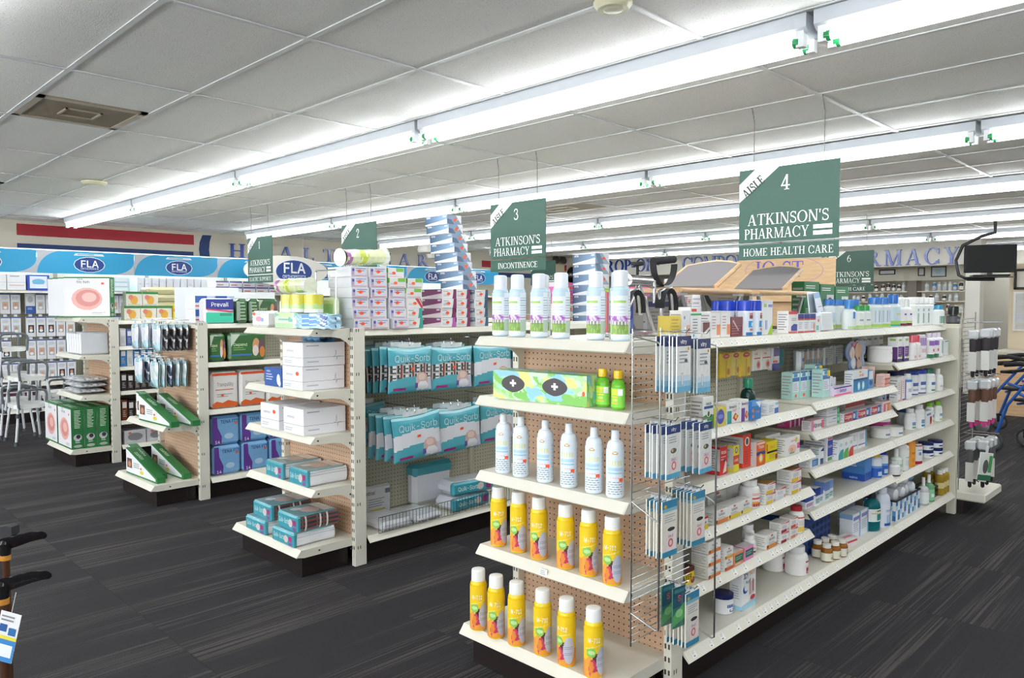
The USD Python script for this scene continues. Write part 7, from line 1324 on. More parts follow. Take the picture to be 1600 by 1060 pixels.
put('disp', 'black_jar', 'jar', 'black domed jar at the far end of the gondola top', (-1.88, 6.05, z + .001), 90, dispenser)
t = thing('foam_block', 'white foam pack lying behind the front boxes', 'pack', (-2.30, 3.08, z + .001), (0, 0, 90)); part(t, 'pack', B().box((-.2, -.02, 0), (.2, .02, .175), '#e2e3e4', .008), 'film'); part(t, 'seam', B().box((-.19, -.0215, .09), (.19, -.02, .094), '#c4c6c8'), 'matte')
for k in range(3): topbx('white carton with grey blue print behind the cans, %s of three' % nth(k, 3), 'catheter_box', 3.3 + .13 * k, .12, .19, '#e6e8ee', [('r', .1, .7, .7, .85, '#5a6ab0'), ('r', .1, .9, .9, .98, '#c8ccd8'), ('l', .1, .2, .9, .6, 4, '#b0b4c0')], X=-2.275, d=.08)
topbx('large pale grey printed carton with black photos behind the tray legs', 'carton', 3.86, .62, .21, '#d9d7dd', [('p', [(.05, .95), (.12, .95), (.3, .5), (.24, .45), (.1, .75)], '#3a4a54'), ('r', .8, .68, .92, .98, '#3a3c40'), ('e', .62, .45, .07, .1, '#4a4c50'), ('e', .62, .42, .03, .06, '#d9d7dd'), ('l', .3, .55, .6, .9, 6, '#aaa8b0'), ('l', .66, .3, .9, .5, 3, '#aaa8b0')], X=-2.29, d=.06)
# wooden overbed tray tables
def tray(t, L=.72):
    part(t, 'tray_top', B().hull([(x, y, zz) for (x, y) in ((-L / 2 + .04, -.2), (L / 2 - .04, -.2), (L / 2, -.16), (L / 2, .16), (L / 2 - .04, .2), (-L / 2 + .04, .2), (-L / 2, .16), (-L / 2, -.16)) for zz in (.2, .222)], '#e0b98a'), 'wood')
    part(t, 'edge_bead', B().tube([(-L / 2 + .03, -.2, .211), (L / 2 - .03, -.2, .211)], .011, '#e6c296', 8), 'wood')
    a = math.radians(33); pts = [(-.16, y, zz) for y in (-.19, .19) for zz in (0, .012)]
    Tl = TR(.06, 0, .226, ry=-26)
    part(t, 'tilting_leaf', B().hull([(x, y, zz) for (x, y) in ((0, -.15), (.27, -.15), (.3, -.08), (.32, 0), (.3, .08), (.27, .15), (0, .15)) for zz in (0, .014)], '#8b8688', T=Tl), 'matte', 'grey underside of the raised reading leaf')
    part(t, 'leaf_edge', B().tube([(0, -.155, .007), (.27, -.155, .007), (.305, -.08, .007), (.325, 0, .007), (.305, .08, .007), (.27, .155, .007), (0, .155, .007)], .011, '#e6c296', 8, T=Tl), 'wood')
    part(t, 'leaf_label', B().box((.12, -.1, -.0015), (.26, -.04, -.0005), '#7c8f8a', T=Tl), 'print')
    for s in (-1, 1):
        for y in (-.17,):
            part(t, 'leg', B().tube([(s * .27, y, .2), (s * .27, y, .185), (s * .2, y, .06), (s * .17, y, .024), (s * .17, y, .012), (s * .17, .17, .012), (s * .17, .17, .024), (s * .2, .17, .06), (s * .27, .17, .185), (s * .27, .17, .2)], .010, '#a4a6aa', 8), 'alu')
        part(t, 'clip', B().box((s * .27 - .03, -.18, .188), (s * .27 + .03, -.15, .2), '#d9dadc'), 'paint')
put('tray', 'tray_table', 'tray table', 'wooden bed tray with raised grey leaf, nearer of two', (-2.08, 3.32, z + .001), 90, tray); put('tray', 'tray_table', 'tray table', 'wooden bed tray with raised grey leaf, farther of two', (-2.08, 4.07, z + .001), 90, tray)
# folded chrome pedal exerciser
t = thing('pedal_exerciser', 'chrome pedal exerciser with black foot straps', 'exerciser', (-1.93, 2.735, z + .001), 90)
CH = '#d6d8da'
part(t, 'base_bar', B().tube([(-.15, -.08, .012), (-.15, .12, .012)], .012, CH, 8), 'chrome'); part(t, 'base_bar', B().tube([(.13, -.08, .012), (.13, .12, .012)], .012, CH, 8), 'chrome')
part(t, 'frame', B().tube([(-.15, 0, .012), (-.12, 0, .08), (-.02, 0, .2), (.0, 0, .24), (.02, 0, .2), (.1, 0, .06), (.13, 0, .012)], .010, CH, 8), 'chrome')
part(t, 'axle_housing', B().lathe([(0, -.08), (.024, -.08), (.024, .08), (0, .08)], CH, 14, T=TR(0, 0, .25, ry=90)), 'chrome'); part(t, 'resistance_knob', B().lathe([(0, 0), (.006, 0), (.006, .04), (.03, .045), (.03, .058), (0, .06)], '#2a2a2c', 10, T=TR(-.01, 0, .27)), 'matte', 'black resistance knob')
for s, (ox, oz) in ((-1, (-.13, .14)), (1, (.12, .15))):
    part(t, 'crank', B().tube([(s * .08, 0, .25), (ox, 0, .25), (ox, 0, oz)], .008, CH, 8), 'chrome')
    part(t, 'pedal', B().tube([(ox - .03, -.06, oz - .06), (ox - .05, -.06, oz + .05), (ox + .04, -.06, oz + .07), (ox + .06, -.06, oz - .04)], .009, CH, 8), 'chrome'); part(t, 'strap', B().grid(12, 2, lambda u, v: np.stack([ox + .055 * np.cos(u * 3.6 - .3), -.09 + .05 * v, oz - .01 + .075 * np.sin(u * 3.6 - .3)], -1), '#2a2a2c'), 'matte', 'black foot strap')
hx, hy = .19, .0
part(t, 'handle_strap', B().grid(20, 2, lambda u, v: np.stack([.19 + .085 * np.cos(3.14 + u * 3.14), -.02 + .035 * v, .33 - .1 * np.sin(u * 3.14)], -1), '#29292c'), 'matte', 'black hanging handle strap')
part(t, 'handle_grip', B().tube([(.105, 0, .335), (.275, 0, .352)], .017, '#222225', 10), 'matte', 'black foam grip'); part(t, 'handle_rod', B().tube([(.0, .0, .255), (.1, 0, .22), (.19, 0, .225)], .006, CH, 6), 'chrome')
topbx('red and pink card standing behind the pedals', 'exerciser_card', 2.68, .12, .2, '#e8808a', [('p', [(0, 0), (.5, 0), (1, .5), (1, 1), (.6, 1)], '#d8606e')], X=-2.06, d=.02)
topbx('blue printed card standing behind the pedals', 'exerciser_card', 2.82, .1, .17, '#3a4a9a', [('e', .5, .6, .3, .2, '#c8d0e8'), ('p', [(0, .2), (1, .5), (1, .2)], '#6a7ac8')], X=-2.09, d=.02)

# far endcap with hanging brushes
t = thing('endcap_display', 'far wire endcap hung with brushes at the end of the near gondola', 'shelving', (0, 0, 0))
part(t, 'base', B().box((-2.36, 6.19, .0), (-1.5, 6.62, .1), DARK), 'paint'); part(t, 'base_shelf', B().box((-2.38, 6.18, .1), (-1.36, 6.66, .165), CREAM, .01), 'deck'); part(t, 'back_panel', B().box((-2.40, 6.178, .165), (-1.545, 6.19, 1.385), '#d3cfbf'), 'deck')
for k in range(40): part(t, 'cross_wire', B().tube([(-1.54, 6.2, .25 + k * .03), (-1.54, 6.56, .25 + k * .03)], .002, '#5a5a5c', 4), 'alu')
for y in (6.2, 6.56): part(t, 'rod', B().tube([(-1.54, y, .17), (-1.54, y, 1.47)], .004, WR, 5), 'chrome')
for zz in (1.385, 1.005, .565): part(t, 'hook_bar', B().tube([(-1.54, 6.33, zz + .012), (-1.34, 6.33, zz + .012)], .004, WR, 5), 'chrome'); part(t, 'hook_bar', B().tube([(-1.54, 6.45, zz + .012), (-1.34, 6.45, zz + .012)], .004, WR, 5), 'chrome')
put('disp', 'black_jar', 'jar', 'black domed jar on the far endcap beside the brushes', (-1.62, 6.28, 1.386), 90, dispenser)
def brush(c, h):
    def f(t): part(t, 'handle', B().lathe([(0, -.3), (.012, -.29), (.016, -.2), (.012, -.12)], c, 10), 'gloss'); part(t, 'bristle_head', B().lathe([(.012, -.13), (.024, -.1), (.026, -.02), (.014, 0), (0, 0)], h, 10), 'matte'); part(t, 'bag', B().box((-.035, -.03, -.02), (.035, .03, .05), '#c9ccd0', .012), 'film', 'crinkled clear bag top'); part(t, 'header_card', B().box((-.026, -.001, -.25), (.026, .001, -.11), '#d9d9d4', T=TR(.0, -.02, 0)), 'print')
    return f
for r, (zz, c, h, nm) in enumerate(((1.36, '#2a282c', '#3a3438', 'black handled'), (.99, '#d84a92', '#6a4a3a', 'pink handled'), (.55, '#2e2a2c', '#5a5a5c', 'dark handled'))):
    for k in range(6):
        put(('brush', r), 'hair_brush', 'brush', f'bagged {nm} brush on the far endcap, {["nearest", "middle", "farthest"][k // 2]} rank, {["right", "left"][k % 2]}', (-1.40 - .082 * (k % 2), 6.27 + .12 * (k // 2), zz - .056 - .012 * (k % 2)), (0, 0, 0), brush(c, h))
t = thing('green_pack', 'green and white carded pack at the foot of the far endcap brushes', 'hanging pack', (-1.36, 6.19, .47), (0, 8, 60)); part(t, 'card', deco(B().box((-.06, -.004, -.2), (.06, .004, 0), '#dde2da', .003), FR((-.06, -.0042, -.2), (1, 0, 0), (0, 0, 1)), .12, .2, [('r', 0, 0, 1, .2, '#2f6a4a'), ('e', .5, .5, .2, .25, '#5a5a58'), ('r', .7, .3, .95, .9, '#4a9a5a')]), 'film'); part(t, 'hang_tab', B().box((-.012, -.001, 0), (.012, .001, .05), '#e6e9ea'), 'film')

# ================================================================== distance: second bank of gondolas, counters, walls, people and aids
def far_gondola(cx, y0, y1, lab):
    t = thing('gondola_shelving', lab, 'shelving')
    part(t, 'kick_plate', B().box((cx - .4, y0, 0), (cx + .4, y1, .118), DARK), 'paint'); part(t, 'back_panel', B().box((cx - .012, y0, .15), (cx + .012, y1, 1.36), '#c9c6b2'), 'peg_cream')
    for z in (.165, .5, .8, 1.1, 1.38):
        r = .45 if z < .2 else .38
        part(t, 'shelf', B().box((cx - r, y0, z - .03), (cx - .013, y1, z), CREAM), 'deck'); part(t, 'shelf', B().box((cx + .013, y0, z - .03), (cx + r, y1, z), CREAM), 'deck')
    part(t, 'end_panel', B().box((cx - .42, y0 - .03, 0), (cx + .42, y0 - .001, 1.385), '#b89a80'), 'matte')
for k, cx in enumerate((-3.95, -6.1, -8.25)): far_gondola(cx, 9.1 if k == 0 else 8.4, 12.0, f'far gondola in the second bank, {["nearest the pharmacy post", "in the middle", "nearest the left wall"][k]}')
rr = random.Random(21)
FAR = ['#d85a9a', '#e6e2e0', '#3aa8a0', '#e8e4d8', '#3a62b0', '#7cc04a', '#d8d4d8', '#5a86c0', '#e8b4c4', '#b8d8d4']
def far_box(lab, x, y, z, w, d, h, c, band): 
    t = thing('far_carton', lab, 'box', (x, y, z + .001), 90 + rr.uniform(-3, 3)); part(t, 'carton', carton(w, d, h, c, [('r', 0, 0, .5, 1, band), ('l', .55, .2, .95, .8, 3, '#a8a8a8')], (), [('r', 0, .6, 1, 1, band)]), 'print'); part(t, 'price_sticker', sticker(w, d, h, 'F', .7, .5, .03), 'print', 'orange price sticker')
n = 0
for col in range(8):
    for k in range(rr.choice((3, 4, 5))):
        far_box(f'stacked product carton on the middle gondola of the second bank, column {["one","two","three","four","five","six","seven","eight"][col]}, {["bottom","second","third","fourth","fifth"][k]}', -6.0, 8.55 + .31 * col, 1.38 + .132 * k, .28, .3, .13, FAR[(col * 3 + k * 2) % 10], FAR[(col + k * 3 + 4) % 10])
for k in range(7): put('gtower2', 'glove_box', 'glove box', f'blue grey carton in the far tower behind the floral cans, {["lowest","second","third","fourth","fifth","sixth","topmost"][k]}', (-5.42, 6.75, 1.30 + .115 * k), 78, lambda t: (part(t, 'carton', carton(.2, .4, .113, '#dfe2e8', [('p', [(0, 0), (.5, 0), (1, 0), (.5, 1), (0, 1)], '#9aaabf'), ('p', [(.2, 0), (.6, 0), (.3, 1), (0, 1)], '#6f86a2')], (), grad('#8fa8c8', '#4a6482', '#e4e8ee')), 'print'), part(t, 'price_sticker', sticker(.2, .4, .113, 'F', .6, .5, .03), 'print', 'orange price sticker')))
t = thing('stock_table', 'low stock table carrying the far glove carton tower', 'table', (-5.42, 6.78, 0)); part(t, 'top', B().box((-.45, -.4, 1.26), (.45, .4, 1.3), CREAM, .004), 'deck'); part(t, 'cabinet', B().box((-.42, -.37, 0), (.42, .37, 1.26), '#cfcab8', .004), 'deck')
for k in range(5):
    put('lime', 'lime_box', 'box', f'lime green carton in the narrow far stack, {["lowest","second","third","fourth","topmost"][k]}', (-5.15, 6.62, 1.301 + .082 * k), 50, lambda t: (part(t, 'carton', carton(.16, .12, .08, '#8cc63f', [('r', .1, .3, .9, .75, '#b8dc6a')]), 'print'), part(t, 'price_sticker', sticker(.16, .12, .08, 'F', .6, .45, .03), 'print', 'orange price sticker')))
for k in range(4): far_box('white and pink carton stacked behind the floral cans, %s' % ['lowest', 'second', 'third', 'topmost'][k], -5.75, 6.62, 1.30 + .122 * k, .24, .2, .12, ['#e6e2d4', '#e6e2d4', '#c85a9a', '#d86aa8'][k], ['#e6e2d4', '#d8d4c8', '#a83a80', '#e8d0dc'][k])
# jobst style wooden display head
t = thing('wood_display', 'pale wooden display header with purple lettering behind the bed trays', 'display', (-3.84, 7.95, 0), 25)
part(t, 'cabinet', B().box((-.6, -.1, 0), (.6, .3, 1.56), '#e0b98a', .01), 'wood')
b = B(); b.hull([(x, y, zz) for (x, zz) in ((-.64, 1.68), (.64, 1.68), (.64, 2.03), (-.32, 2.03), (-.64, 1.84)) for y in (-.12, -.06)], '#e6c296'); part(t, 'header_board', b, 'wood')
part(t, 'ledge', B().box((-.7, -.2, 1.56), (.7, .3, 1.68), '#e6c296', .006), 'wood')
b = B(); b.poly(_ring(0, 0, .4, .16, .008, .008), '#c8a0b0', FR((.12, -.121, 1.90), (1, 0, 0), (0, 0, 1))); v_, f_ = serif_mesh('JOBST'); b.add(v_ * (.15, .17, 1) + (-v_[:, 0].max() * .075, -.085, 0), f_, '#7a62c0', T=FR((.06, -.122, 1.915), (1, 0, 0), (0, 0, 1))); part(t, 'lettering', b, 'print')
for k in range(4): far_box('pale blue stocking carton on the far gondola beside the wooden display, %s' % nth(k, 4), -3.80, 9.25 + .21 * k, 1.381, .2, .2, .16, '#cfe0ea', '#8fb4cc')
# pharmacy back shelves with bottles
t = thing('medicine_shelving', 'cream back shelves of medicine bottles behind the pharmacy counter', 'shelving')
part(t, 'back', B().box((-7.2, 16.2, .9), (-3.9, 16.22, 1.62), '#ddd6c4'), 'matte'); part(t, 'divider', B().box((-4.9, 15.88, .9), (-4.74, 16.2, 2.0), '#8a8078'), 'matte')
for z in (1.60, 1.80, 1.40): part(t, 'shelf', B().box((-7.2, 15.92, z - .02), (-3.9, 16.2, z), '#e4dcca'), 'deck')
part(t, 'counter', B().box((-7.2, 15.7, 0), (-3.9, 16.3, .9), '#d8d0c0', .01), 'deck')
t2 = ['#eef0f0', '#e8ece8', '#2a2428', '#5a2a2a', '#d4e4dc', '#3f86c8', '#f0eee8']
k = 0
for z in (1.80, 1.60, 1.40):
    x = -5.95; k = 0
    while x < -4.0:
        if not -4.98 < x < -4.68:
            c = t2[rr.randrange(7)]; hh = rr.choice((.1, .12, .14)) if z > 1.7 or True else .1
            tt = thing('stock_bottle', f'small {"white" if c[1] in "ef" else "dark" if c in ("#2a2428", "#5a2a2a") else "coloured"} medicine bottle, {ORD[k]} from left on the {"top" if z > 1.7 else "middle" if z > 1.5 else "lower"} pharmacy back shelf', 'bottle', (x, 16.0, z + .001), 0); k += 1
            bottle(tt, .035, hh, c, '#f0f0ee' if c != '#eef0f0' else '#d8dce0', .024, .025, .02, .02, .003, (.1, .6), '#eeece6' if c[1] in '25' else '#c8d0d8', [], n=10)
        x += rr.choice((.085, .1, .13))
# right hand side: partition, notice frames, blind, counter, tv
wall('wall_partition', (-2.63, 13.0, 0), (X1, 13.1, 2.13), '#d8c9ae', 'beige half height partition wall at the right')
def picture(lab, x, y, z, w, h, fr, inner, items=(), cat='framed notice'):
    t = thing('picture_frame', lab, cat, (x, y, z)); b = B(); q = .035 if w > .3 else .018
    for s in (-1, 1): b.box((s * w / 2, -.025, -h / 2), (s * (w / 2 - q), 0, h / 2), fr, .003); b.box((-w / 2, -.025, s * h / 2), (w / 2, 0, s * (h / 2 - q)), fr, .003)
    part(t, 'frame', b, 'paint'); b = B().box((-w / 2 + q, -.012, -h / 2 + q), (w / 2 - q, -.002, h / 2 - q), inner); deco(b, FR((-w / 2, -.0125, -h / 2), (1, 0, 0), (0, 0, 1)), w, h, items); part(t, 'sheet', b, 'print')
picture('black framed certificate with a gold seal on the beige partition', -2.22, 12.998, 1.90, .7, .3, '#2a241f', '#dcd8cc', [('l', .25, .5, .75, .8, 3, '#a8a496'), ('e', .72, .3, .05, .09, '#d8b83a')])
for k in range(3): picture('small gold and black framed plaque on the far pale wall, %s of three' % nth(k, 3), -3.02 + .14 * k, 17.39, 1.86 - .05 * (k > 0), .11, .34, '#2a2418', '#d8c07a', [('l', .25, .3, .75, .7, 3, '#8a6a2a')])
picture('white framed notice above the pharmacy shelves, leftmost', -5.28, 15.898, 2.18, .3, .1, '#3a3a3c', '#eef0f0', []); picture('pale blue framed notice above the pharmacy shelves', -4.36, 15.898, 2.16, .26, .2, '#3a3a3c', '#c8d4dc', [('l', .3, .3, .7, .7, 3, '#9aa8b4')]); picture('narrow framed notice beside the grey divider', -4.66, 15.898, 2.17, .12, .16, '#3a3a3c', '#dcdcd8', [])
t = thing('window_blind', 'closed white slatted blind in the beige partition', 'blind', (-2.1, 12.99, 1.17))
part(t, 'frame', B().box((-.47, -.02, -.02), (.47, -.002, .0), '#e6e4de').box((-.47, -.02, .52), (.47, -.002, .55), '#e6e4de').box((-.47, -.02, 0), (-.44, -.002, .52), '#e6e4de').box((.44, -.02, 0), (.47, -.002, .52), '#e6e4de'), 'paint')
for k in range(26): part(t, 'slat', B().box((-.44, -.008, -.001), (.44, .008, .001), '#dfe2e4', T=TR(0, -.012, .012 + .02 * k, rx=62)), 'paint')
t = thing('service_counter', 'light wood service counter front under the blind', 'counter', (0, 0, 0)); part(t, 'front', B().box((-2.62, 12.2, 0), (2.5, 12.9, .84), '#d9b184'), 'wood'); part(t, 'worktop', B().box((-2.66, 12.15, .84), (2.55, 12.97, .885), '#cfc6b8', .004), 'deck')
picture('pale green poster in a black frame on the wooden counter front', -1.98, 12.19, .63, .3, .38, '#1f2022', '#a9d0b4', [('l', .25, .3, .75, .5, 2, '#5a8a6a')])
t = thing('soap_dispenser', 'green and white dispenser on the far pale wall beside the post', 'dispenser', (-3.28, 17.39, 1.55)); part(t, 'housing', B().box((-.07, -.1, .2), (.07, 0, .42), '#e6e8e8', .02), 'gloss'); part(t, 'reservoir', B().box((-.08, -.11, -.02), (.08, 0, .2), '#4fc06a', .04), 'gloss')
t = thing('television', 'black flat television hanging from the ceiling by the post', 'television', (-2.66, 12.0, 1.95), (0, 0, 24))
part(t, 'screen_body', B().box((-.31, -.02, .02), (.31, .03, .40), '#101113', .008), 'matte'); part(t, 'screen', B().box((-.285, -.022, .05), (.285, -.0195, .38), '#08090a'), 'matte'); part(t, 'stand_neck', B().box((-.03, -.01, -.01), (.03, .02, .03), '#1a1a1c'), 'gloss'); part(t, 'stand_foot', B().box((-.22, -.12, -.03), (.22, .12, -.01), '#141416', .006), 'gloss')
t = thing('tv_arm', 'curved black ceiling arm holding the television', 'bracket', (0, 0, 0)); part(t, 'arm', B().tube([(-2.62, 12.05, H - .002), (-2.62, 12.05, 2.52), (-2.78, 12.07, 2.48), (-3.0, 12.02, 2.36), (-3.06, 11.93, 2.15), (-3.0, 11.86, 1.94), (-2.9, 11.88, 1.882), (-2.6, 12.0, 1.876)], .022, '#1c1d20', 8), 'paint'); part(t, 'tray', B().box((-2.92, 11.83, 1.90), (-2.4, 12.17, 1.915), '#1a1b1d', .003), 'paint')
t = thing('emergency_light', 'beige emergency light with two round lamps on the left wall', 'emergency light', (X0 + .002, 13.62, 2.42), 90); part(t, 'case', B().box((-.2, -.1, -.12), (.2, 0, .1), '#cfc2a4', .01), 'paint')
for s in (-1, 1): part(t, 'lamp_head', B().lathe([(0, 0), (.06, .01), (.1, .05), (.1, .08), (.085, .085), (0, .07)], '#8a8078', 14, T=TR(s * .13, -.06, .17, rx=70)), 'chrome')
t = thing('security_mirror', 'dark domed mirror low on the left wall near the corner', 'mirror', (X0 + .002, 14.2, 2.26), 90); part(t, 'dome', B().lathe([(.22, 0), (.2, .06), (.14, .12), (.06, .145), (0, .15)], '#4a4a4c', 20, T=TR(0, 0, 0, rx=90)), 'chrome'); part(t, 'rim', B().lathe([(.24, 0), (.24, .02), (.21, .02)], '#c8b890', 20, T=TR(0, 0, 0, rx=90)), 'paint')
t = thing('ceiling_fan', 'white ceiling fan motor far away before the letters', 'fan', (-9.05, 7.4, 2.38)); part(t, 'motor', B().lathe([(0, -.07), (.1, -.07), (.2, -.05), (.22, 0), (.2, .06), (0, .07)], '#e4e2dc', 20), 'paint'); part(t, 'down_rod', B().tube([(0, 0, .06), (0, 0, H - 2.38)], .02, '#e4e2dc', 8), 'paint'); part(t, 'switch_cup', B().lathe([(0, -.14), (.06, -.13), (.08, -.07), (0, -.07)], '#e4e2dc', 14), 'paint')
t = thing('smoke_detector', 'flat pale yellow ceiling disc in the left part of the ceiling', 'detector', (-7.79, 2.32, H - .0072), 0); part(t, 'disc', B().lathe([(0, -.03), (.09, -.03), (.11, -.01), (.11, 0), (0, 0)], '#e6e2c0', 18), 'paint'); part(t, 'cover', B().lathe([(0, -.036), (.05, -.034), (.06, -.03)], '#ece8d0', 14), 'paint')
t = thing('smoke_detector', 'pale yellow ceiling disc at the top edge above the nearest light', 'detector', (-1.80, 2.37, H - .0072), 0); part(t, 'disc', B().lathe([(0, -.03), (.06, -.03), (.075, -.01), (.075, 0), (0, 0)], '#e6e2c0', 18), 'paint'); part(t, 'cover', B().lathe([(0, -.036), (.03, -.034), (.04, -.03)], '#ece8d0', 14), 'paint')
# a shopper behind the gondola
def hullchain(J, bones):
    import manifold3d as m3
    out = []
    for a, b_ in bones:
        P = []
        for (p, r) in (J[a], J[b_]):
            s = trimesh.creation.icosphere(2, r); P.append(np.asarray(s.vertices) + p)
        out.append(m3.Manifold.hull_points(np.vstack(P)))
    m = out[0]
    for o in out[1:]: m = m + o
    m = m.refine_to_length(.03); q = m.to_mesh(); tm = trimesh.Trimesh(q.vert_properties[:, :3], q.tri_verts)
    trimesh.smoothing.filter_taubin(tm, iterations=8); return tm
J = {'pel': ((0, 0, .92), .13), 'che': ((0, .0, 1.22), .125), 'nec': ((0, .01, 1.40), .055), 'hed': ((0, -.01, 1.545), .085), 'chin': ((0, -.055, 1.49), .05)}
BN = [('pel', 'che'), ('che', 'nec'), ('nec', 'hed'), ('hed', 'chin')]
for s, n_ in ((-1, 'l'), (1, 'r')):
    J.update({n_ + 'sh': ((s * .16, 0, 1.33), .06), n_ + 'el': ((s * .22, .0, 1.07), .043), n_ + 'wr': ((s * .2, -.1, .86), .03), n_ + 'hip': ((s * .085, 0, .88), .1), n_ + 'kn': ((s * .09, -.01, .48), .06), n_ + 'an': ((s * .09, .02, .085), .04), n_ + 'to': ((s * .1, -.13, .035), .03), n_ + 'pa': ((s * .2, -.13, .79), .032)})
    BN += [('che', n_ + 'sh'), (n_ + 'sh', n_ + 'el'), (n_ + 'el', n_ + 'wr'), (n_ + 'wr', n_ + 'pa'), ('pel', n_ + 'hip'), (n_ + 'hip', n_ + 'kn'), (n_ + 'kn', n_ + 'an'), (n_ + 'an', n_ + 'to')]
    for q in range(4): J[f'{n_}f{q}a'] = ((s * .2 + (q - 1.5) * .014, -.14, .765), .009); J[f'{n_}f{q}b'] = ((s * .2 + (q - 1.5) * .015, -.15, .70 + .008 * abs(q - 1.5)), .007); BN += [(n_ + 'pa', f'{n_}f{q}a'), (f'{n_}f{q}a', f'{n_}f{q}b')]
    J[n_ + 'th'] = ((s * .2 - s * .04, -.15, .76), .009); BN += [(n_ + 'pa', n_ + 'th')]
tm = hullchain({k: (np.array(p), r) for k, (p, r) in J.items()}, BN)
t = thing('person', 'person with light brown hair standing in the aisle behind the white boards', 'person', (-9.75, 4.05, .0), 60); PS = np.diag([1.065, 1.065, 1.065, 1.0])
def skin(v): return pick(v.shape[:1], [((v[:, 2] < 1.41) & (v[:, 2] > .9), '#8a9ab8'), (v[:, 2] < .92, '#3a3e4c'), ((np.abs(v[:, 0]) > .14) & (v[:, 2] < .9) & (v[:, 2] > .66), '#d8a98c'), (v[:, 2] < .09, '#2a2628')], '#d8a98c')
b = B(); b.add(tm.vertices, tm.faces, lambda v: skin(v / 1.065), True, PS); part(t, 'body', b, 'matte')
b = B(); b.lathe([(.095, 0), (.107, .05), (.1, .1), (.07, .14), (0, .155)], '#a5784a', 20, at=(0, .012, 1.50), T=PS); b.hull([(x, y, zz) for x in (-.08, .08) for y in (.04, .1) for zz in (1.42, 1.58)], '#9a6f44', T=PS); part(t, 'hair', b, 'matte')
b = B()
for s in (-1, 1): b.lathe([(0, -.01), (.01, 0), (0, .01)], '#3a2e28', 8, at=(s * .033, -.09, 1.55), T=PS); b.lathe([(0, -.03), (.014, 0), (0, .03)], '#d8a98c', 8, at=(s * .088, -.005, 1.54), T=PS)
b.hull([(0, -.115, 1.52), (-.014, -.09, 1.515), (.014, -.09, 1.515), (0, -.088, 1.555)], '#d49f82', T=PS); b.box((-.025, -.1, 1.482), (.025, -.093, 1.49), '#b06a62', T=PS); part(t, 'face_features', b, 'matte')
# stacked shower stools and commode seats at the far left
def stool(t, h=.62, w=.40, d=.34):
    AL, GY_ = '#dde1e5', '#6a6f75'
    for sx in (-1, 1):
        for sy in (-1, 1): part(t, 'leg', B().tube([(sx * (w / 2 - .01), sy * (d / 2 - .04), .40), (sx * (w / 2 + .04), sy * (d / 2), .03)], .0135, AL, 8), 'paint'); part(t, 'rubber_foot', B().lathe([(0, 0), (.024, 0), (.02, .012), (.017, .045), (0, .045)], '#4a4e54', 10, at=(sx * (w / 2 + .044), sy * (d / 2 + .002), 0)), 'matte')
    part(t, 'seat', B().hull([(x, y, zz) for (x, y) in ((-.19, -.13), (.19, -.13), (.19, .13), (-.19, .13), (-.14, -.165), (.14, -.165), (.14, .165), (-.14, .165)) for zz in (.395, .44)], '#f4f4f2'), 'gloss', 'white moulded seat')
    for sy in (-1, 1): part(t, 'cross_bar', B().tube([(-w / 2, sy * (d / 2 - .05), .395), (w / 2, sy * (d / 2 - .05), .395)], .011, GY_, 8), 'alu')
    for sx in (-1, 1):
        a = [(sx * (w / 2 - .0), -d / 2 + .04, .40), (sx * (w / 2 + .0), -d / 2 + .03, .54)] + [(sx * w / 2, -d / 2 + .03 + .05 * (1 - math.cos(q)), .54 + .06 * math.sin(q)) for q in (.5, 1.0, 1.57)] + [(sx * w / 2, d / 2 - .03 - .05 * (1 - math.cos(q)), .54 + .06 * math.sin(q)) for q in (1.57, 1.0, .5)] + [(sx * w / 2, d / 2 - .03, .54), (sx * w / 2, d / 2 - .04, .40)]
        part(t, 'arm_rail', B().tube(a, .013, GY_, 8), 'matte', 'grey padded arm rail')
for k, (x, y, z_, rz, n) in enumerate(((-9.80, 2.18, 0, 0, 'lowest of the near stack'), (-9.84, 2.2, .30, 2, 'middle of the near stack'), (-10.42, 2.16, 0, 0, 'lowest of the left stack'), (-10.45, 2.17, .30, -2, 'middle of the left stack'), (-10.46, 2.16, .60, 1, 'top of the left stack'), (-10.9, 2.75, 0, 0, 'standing behind the stacks'))): put('stool', 'shower_stool', 'shower stool', f'white seated aluminium shower stool, {n}', (x, y, z_), (0, 0, rz), stool)
t = thing('commode_chair', 'white commode chair with a round backrest behind the stools', 'commode', (-9.7, 2.95, 0), 75); stool(t)
part(t, 'backrest', B().lathe([(0, -.015), (.15, -.014), (.165, 0), (.15, .014), (0, .015)], '#e8e9e8', 22, T=TR(0, .19, .86, rx=90)), 'gloss', 'white round backrest')
for s in (-1, 1): part(t, 'back_post', B().tube([(s * .13, .18, .42), (s * .13, .2, .84)], .011, '#d4d8dc', 8), 'alu')
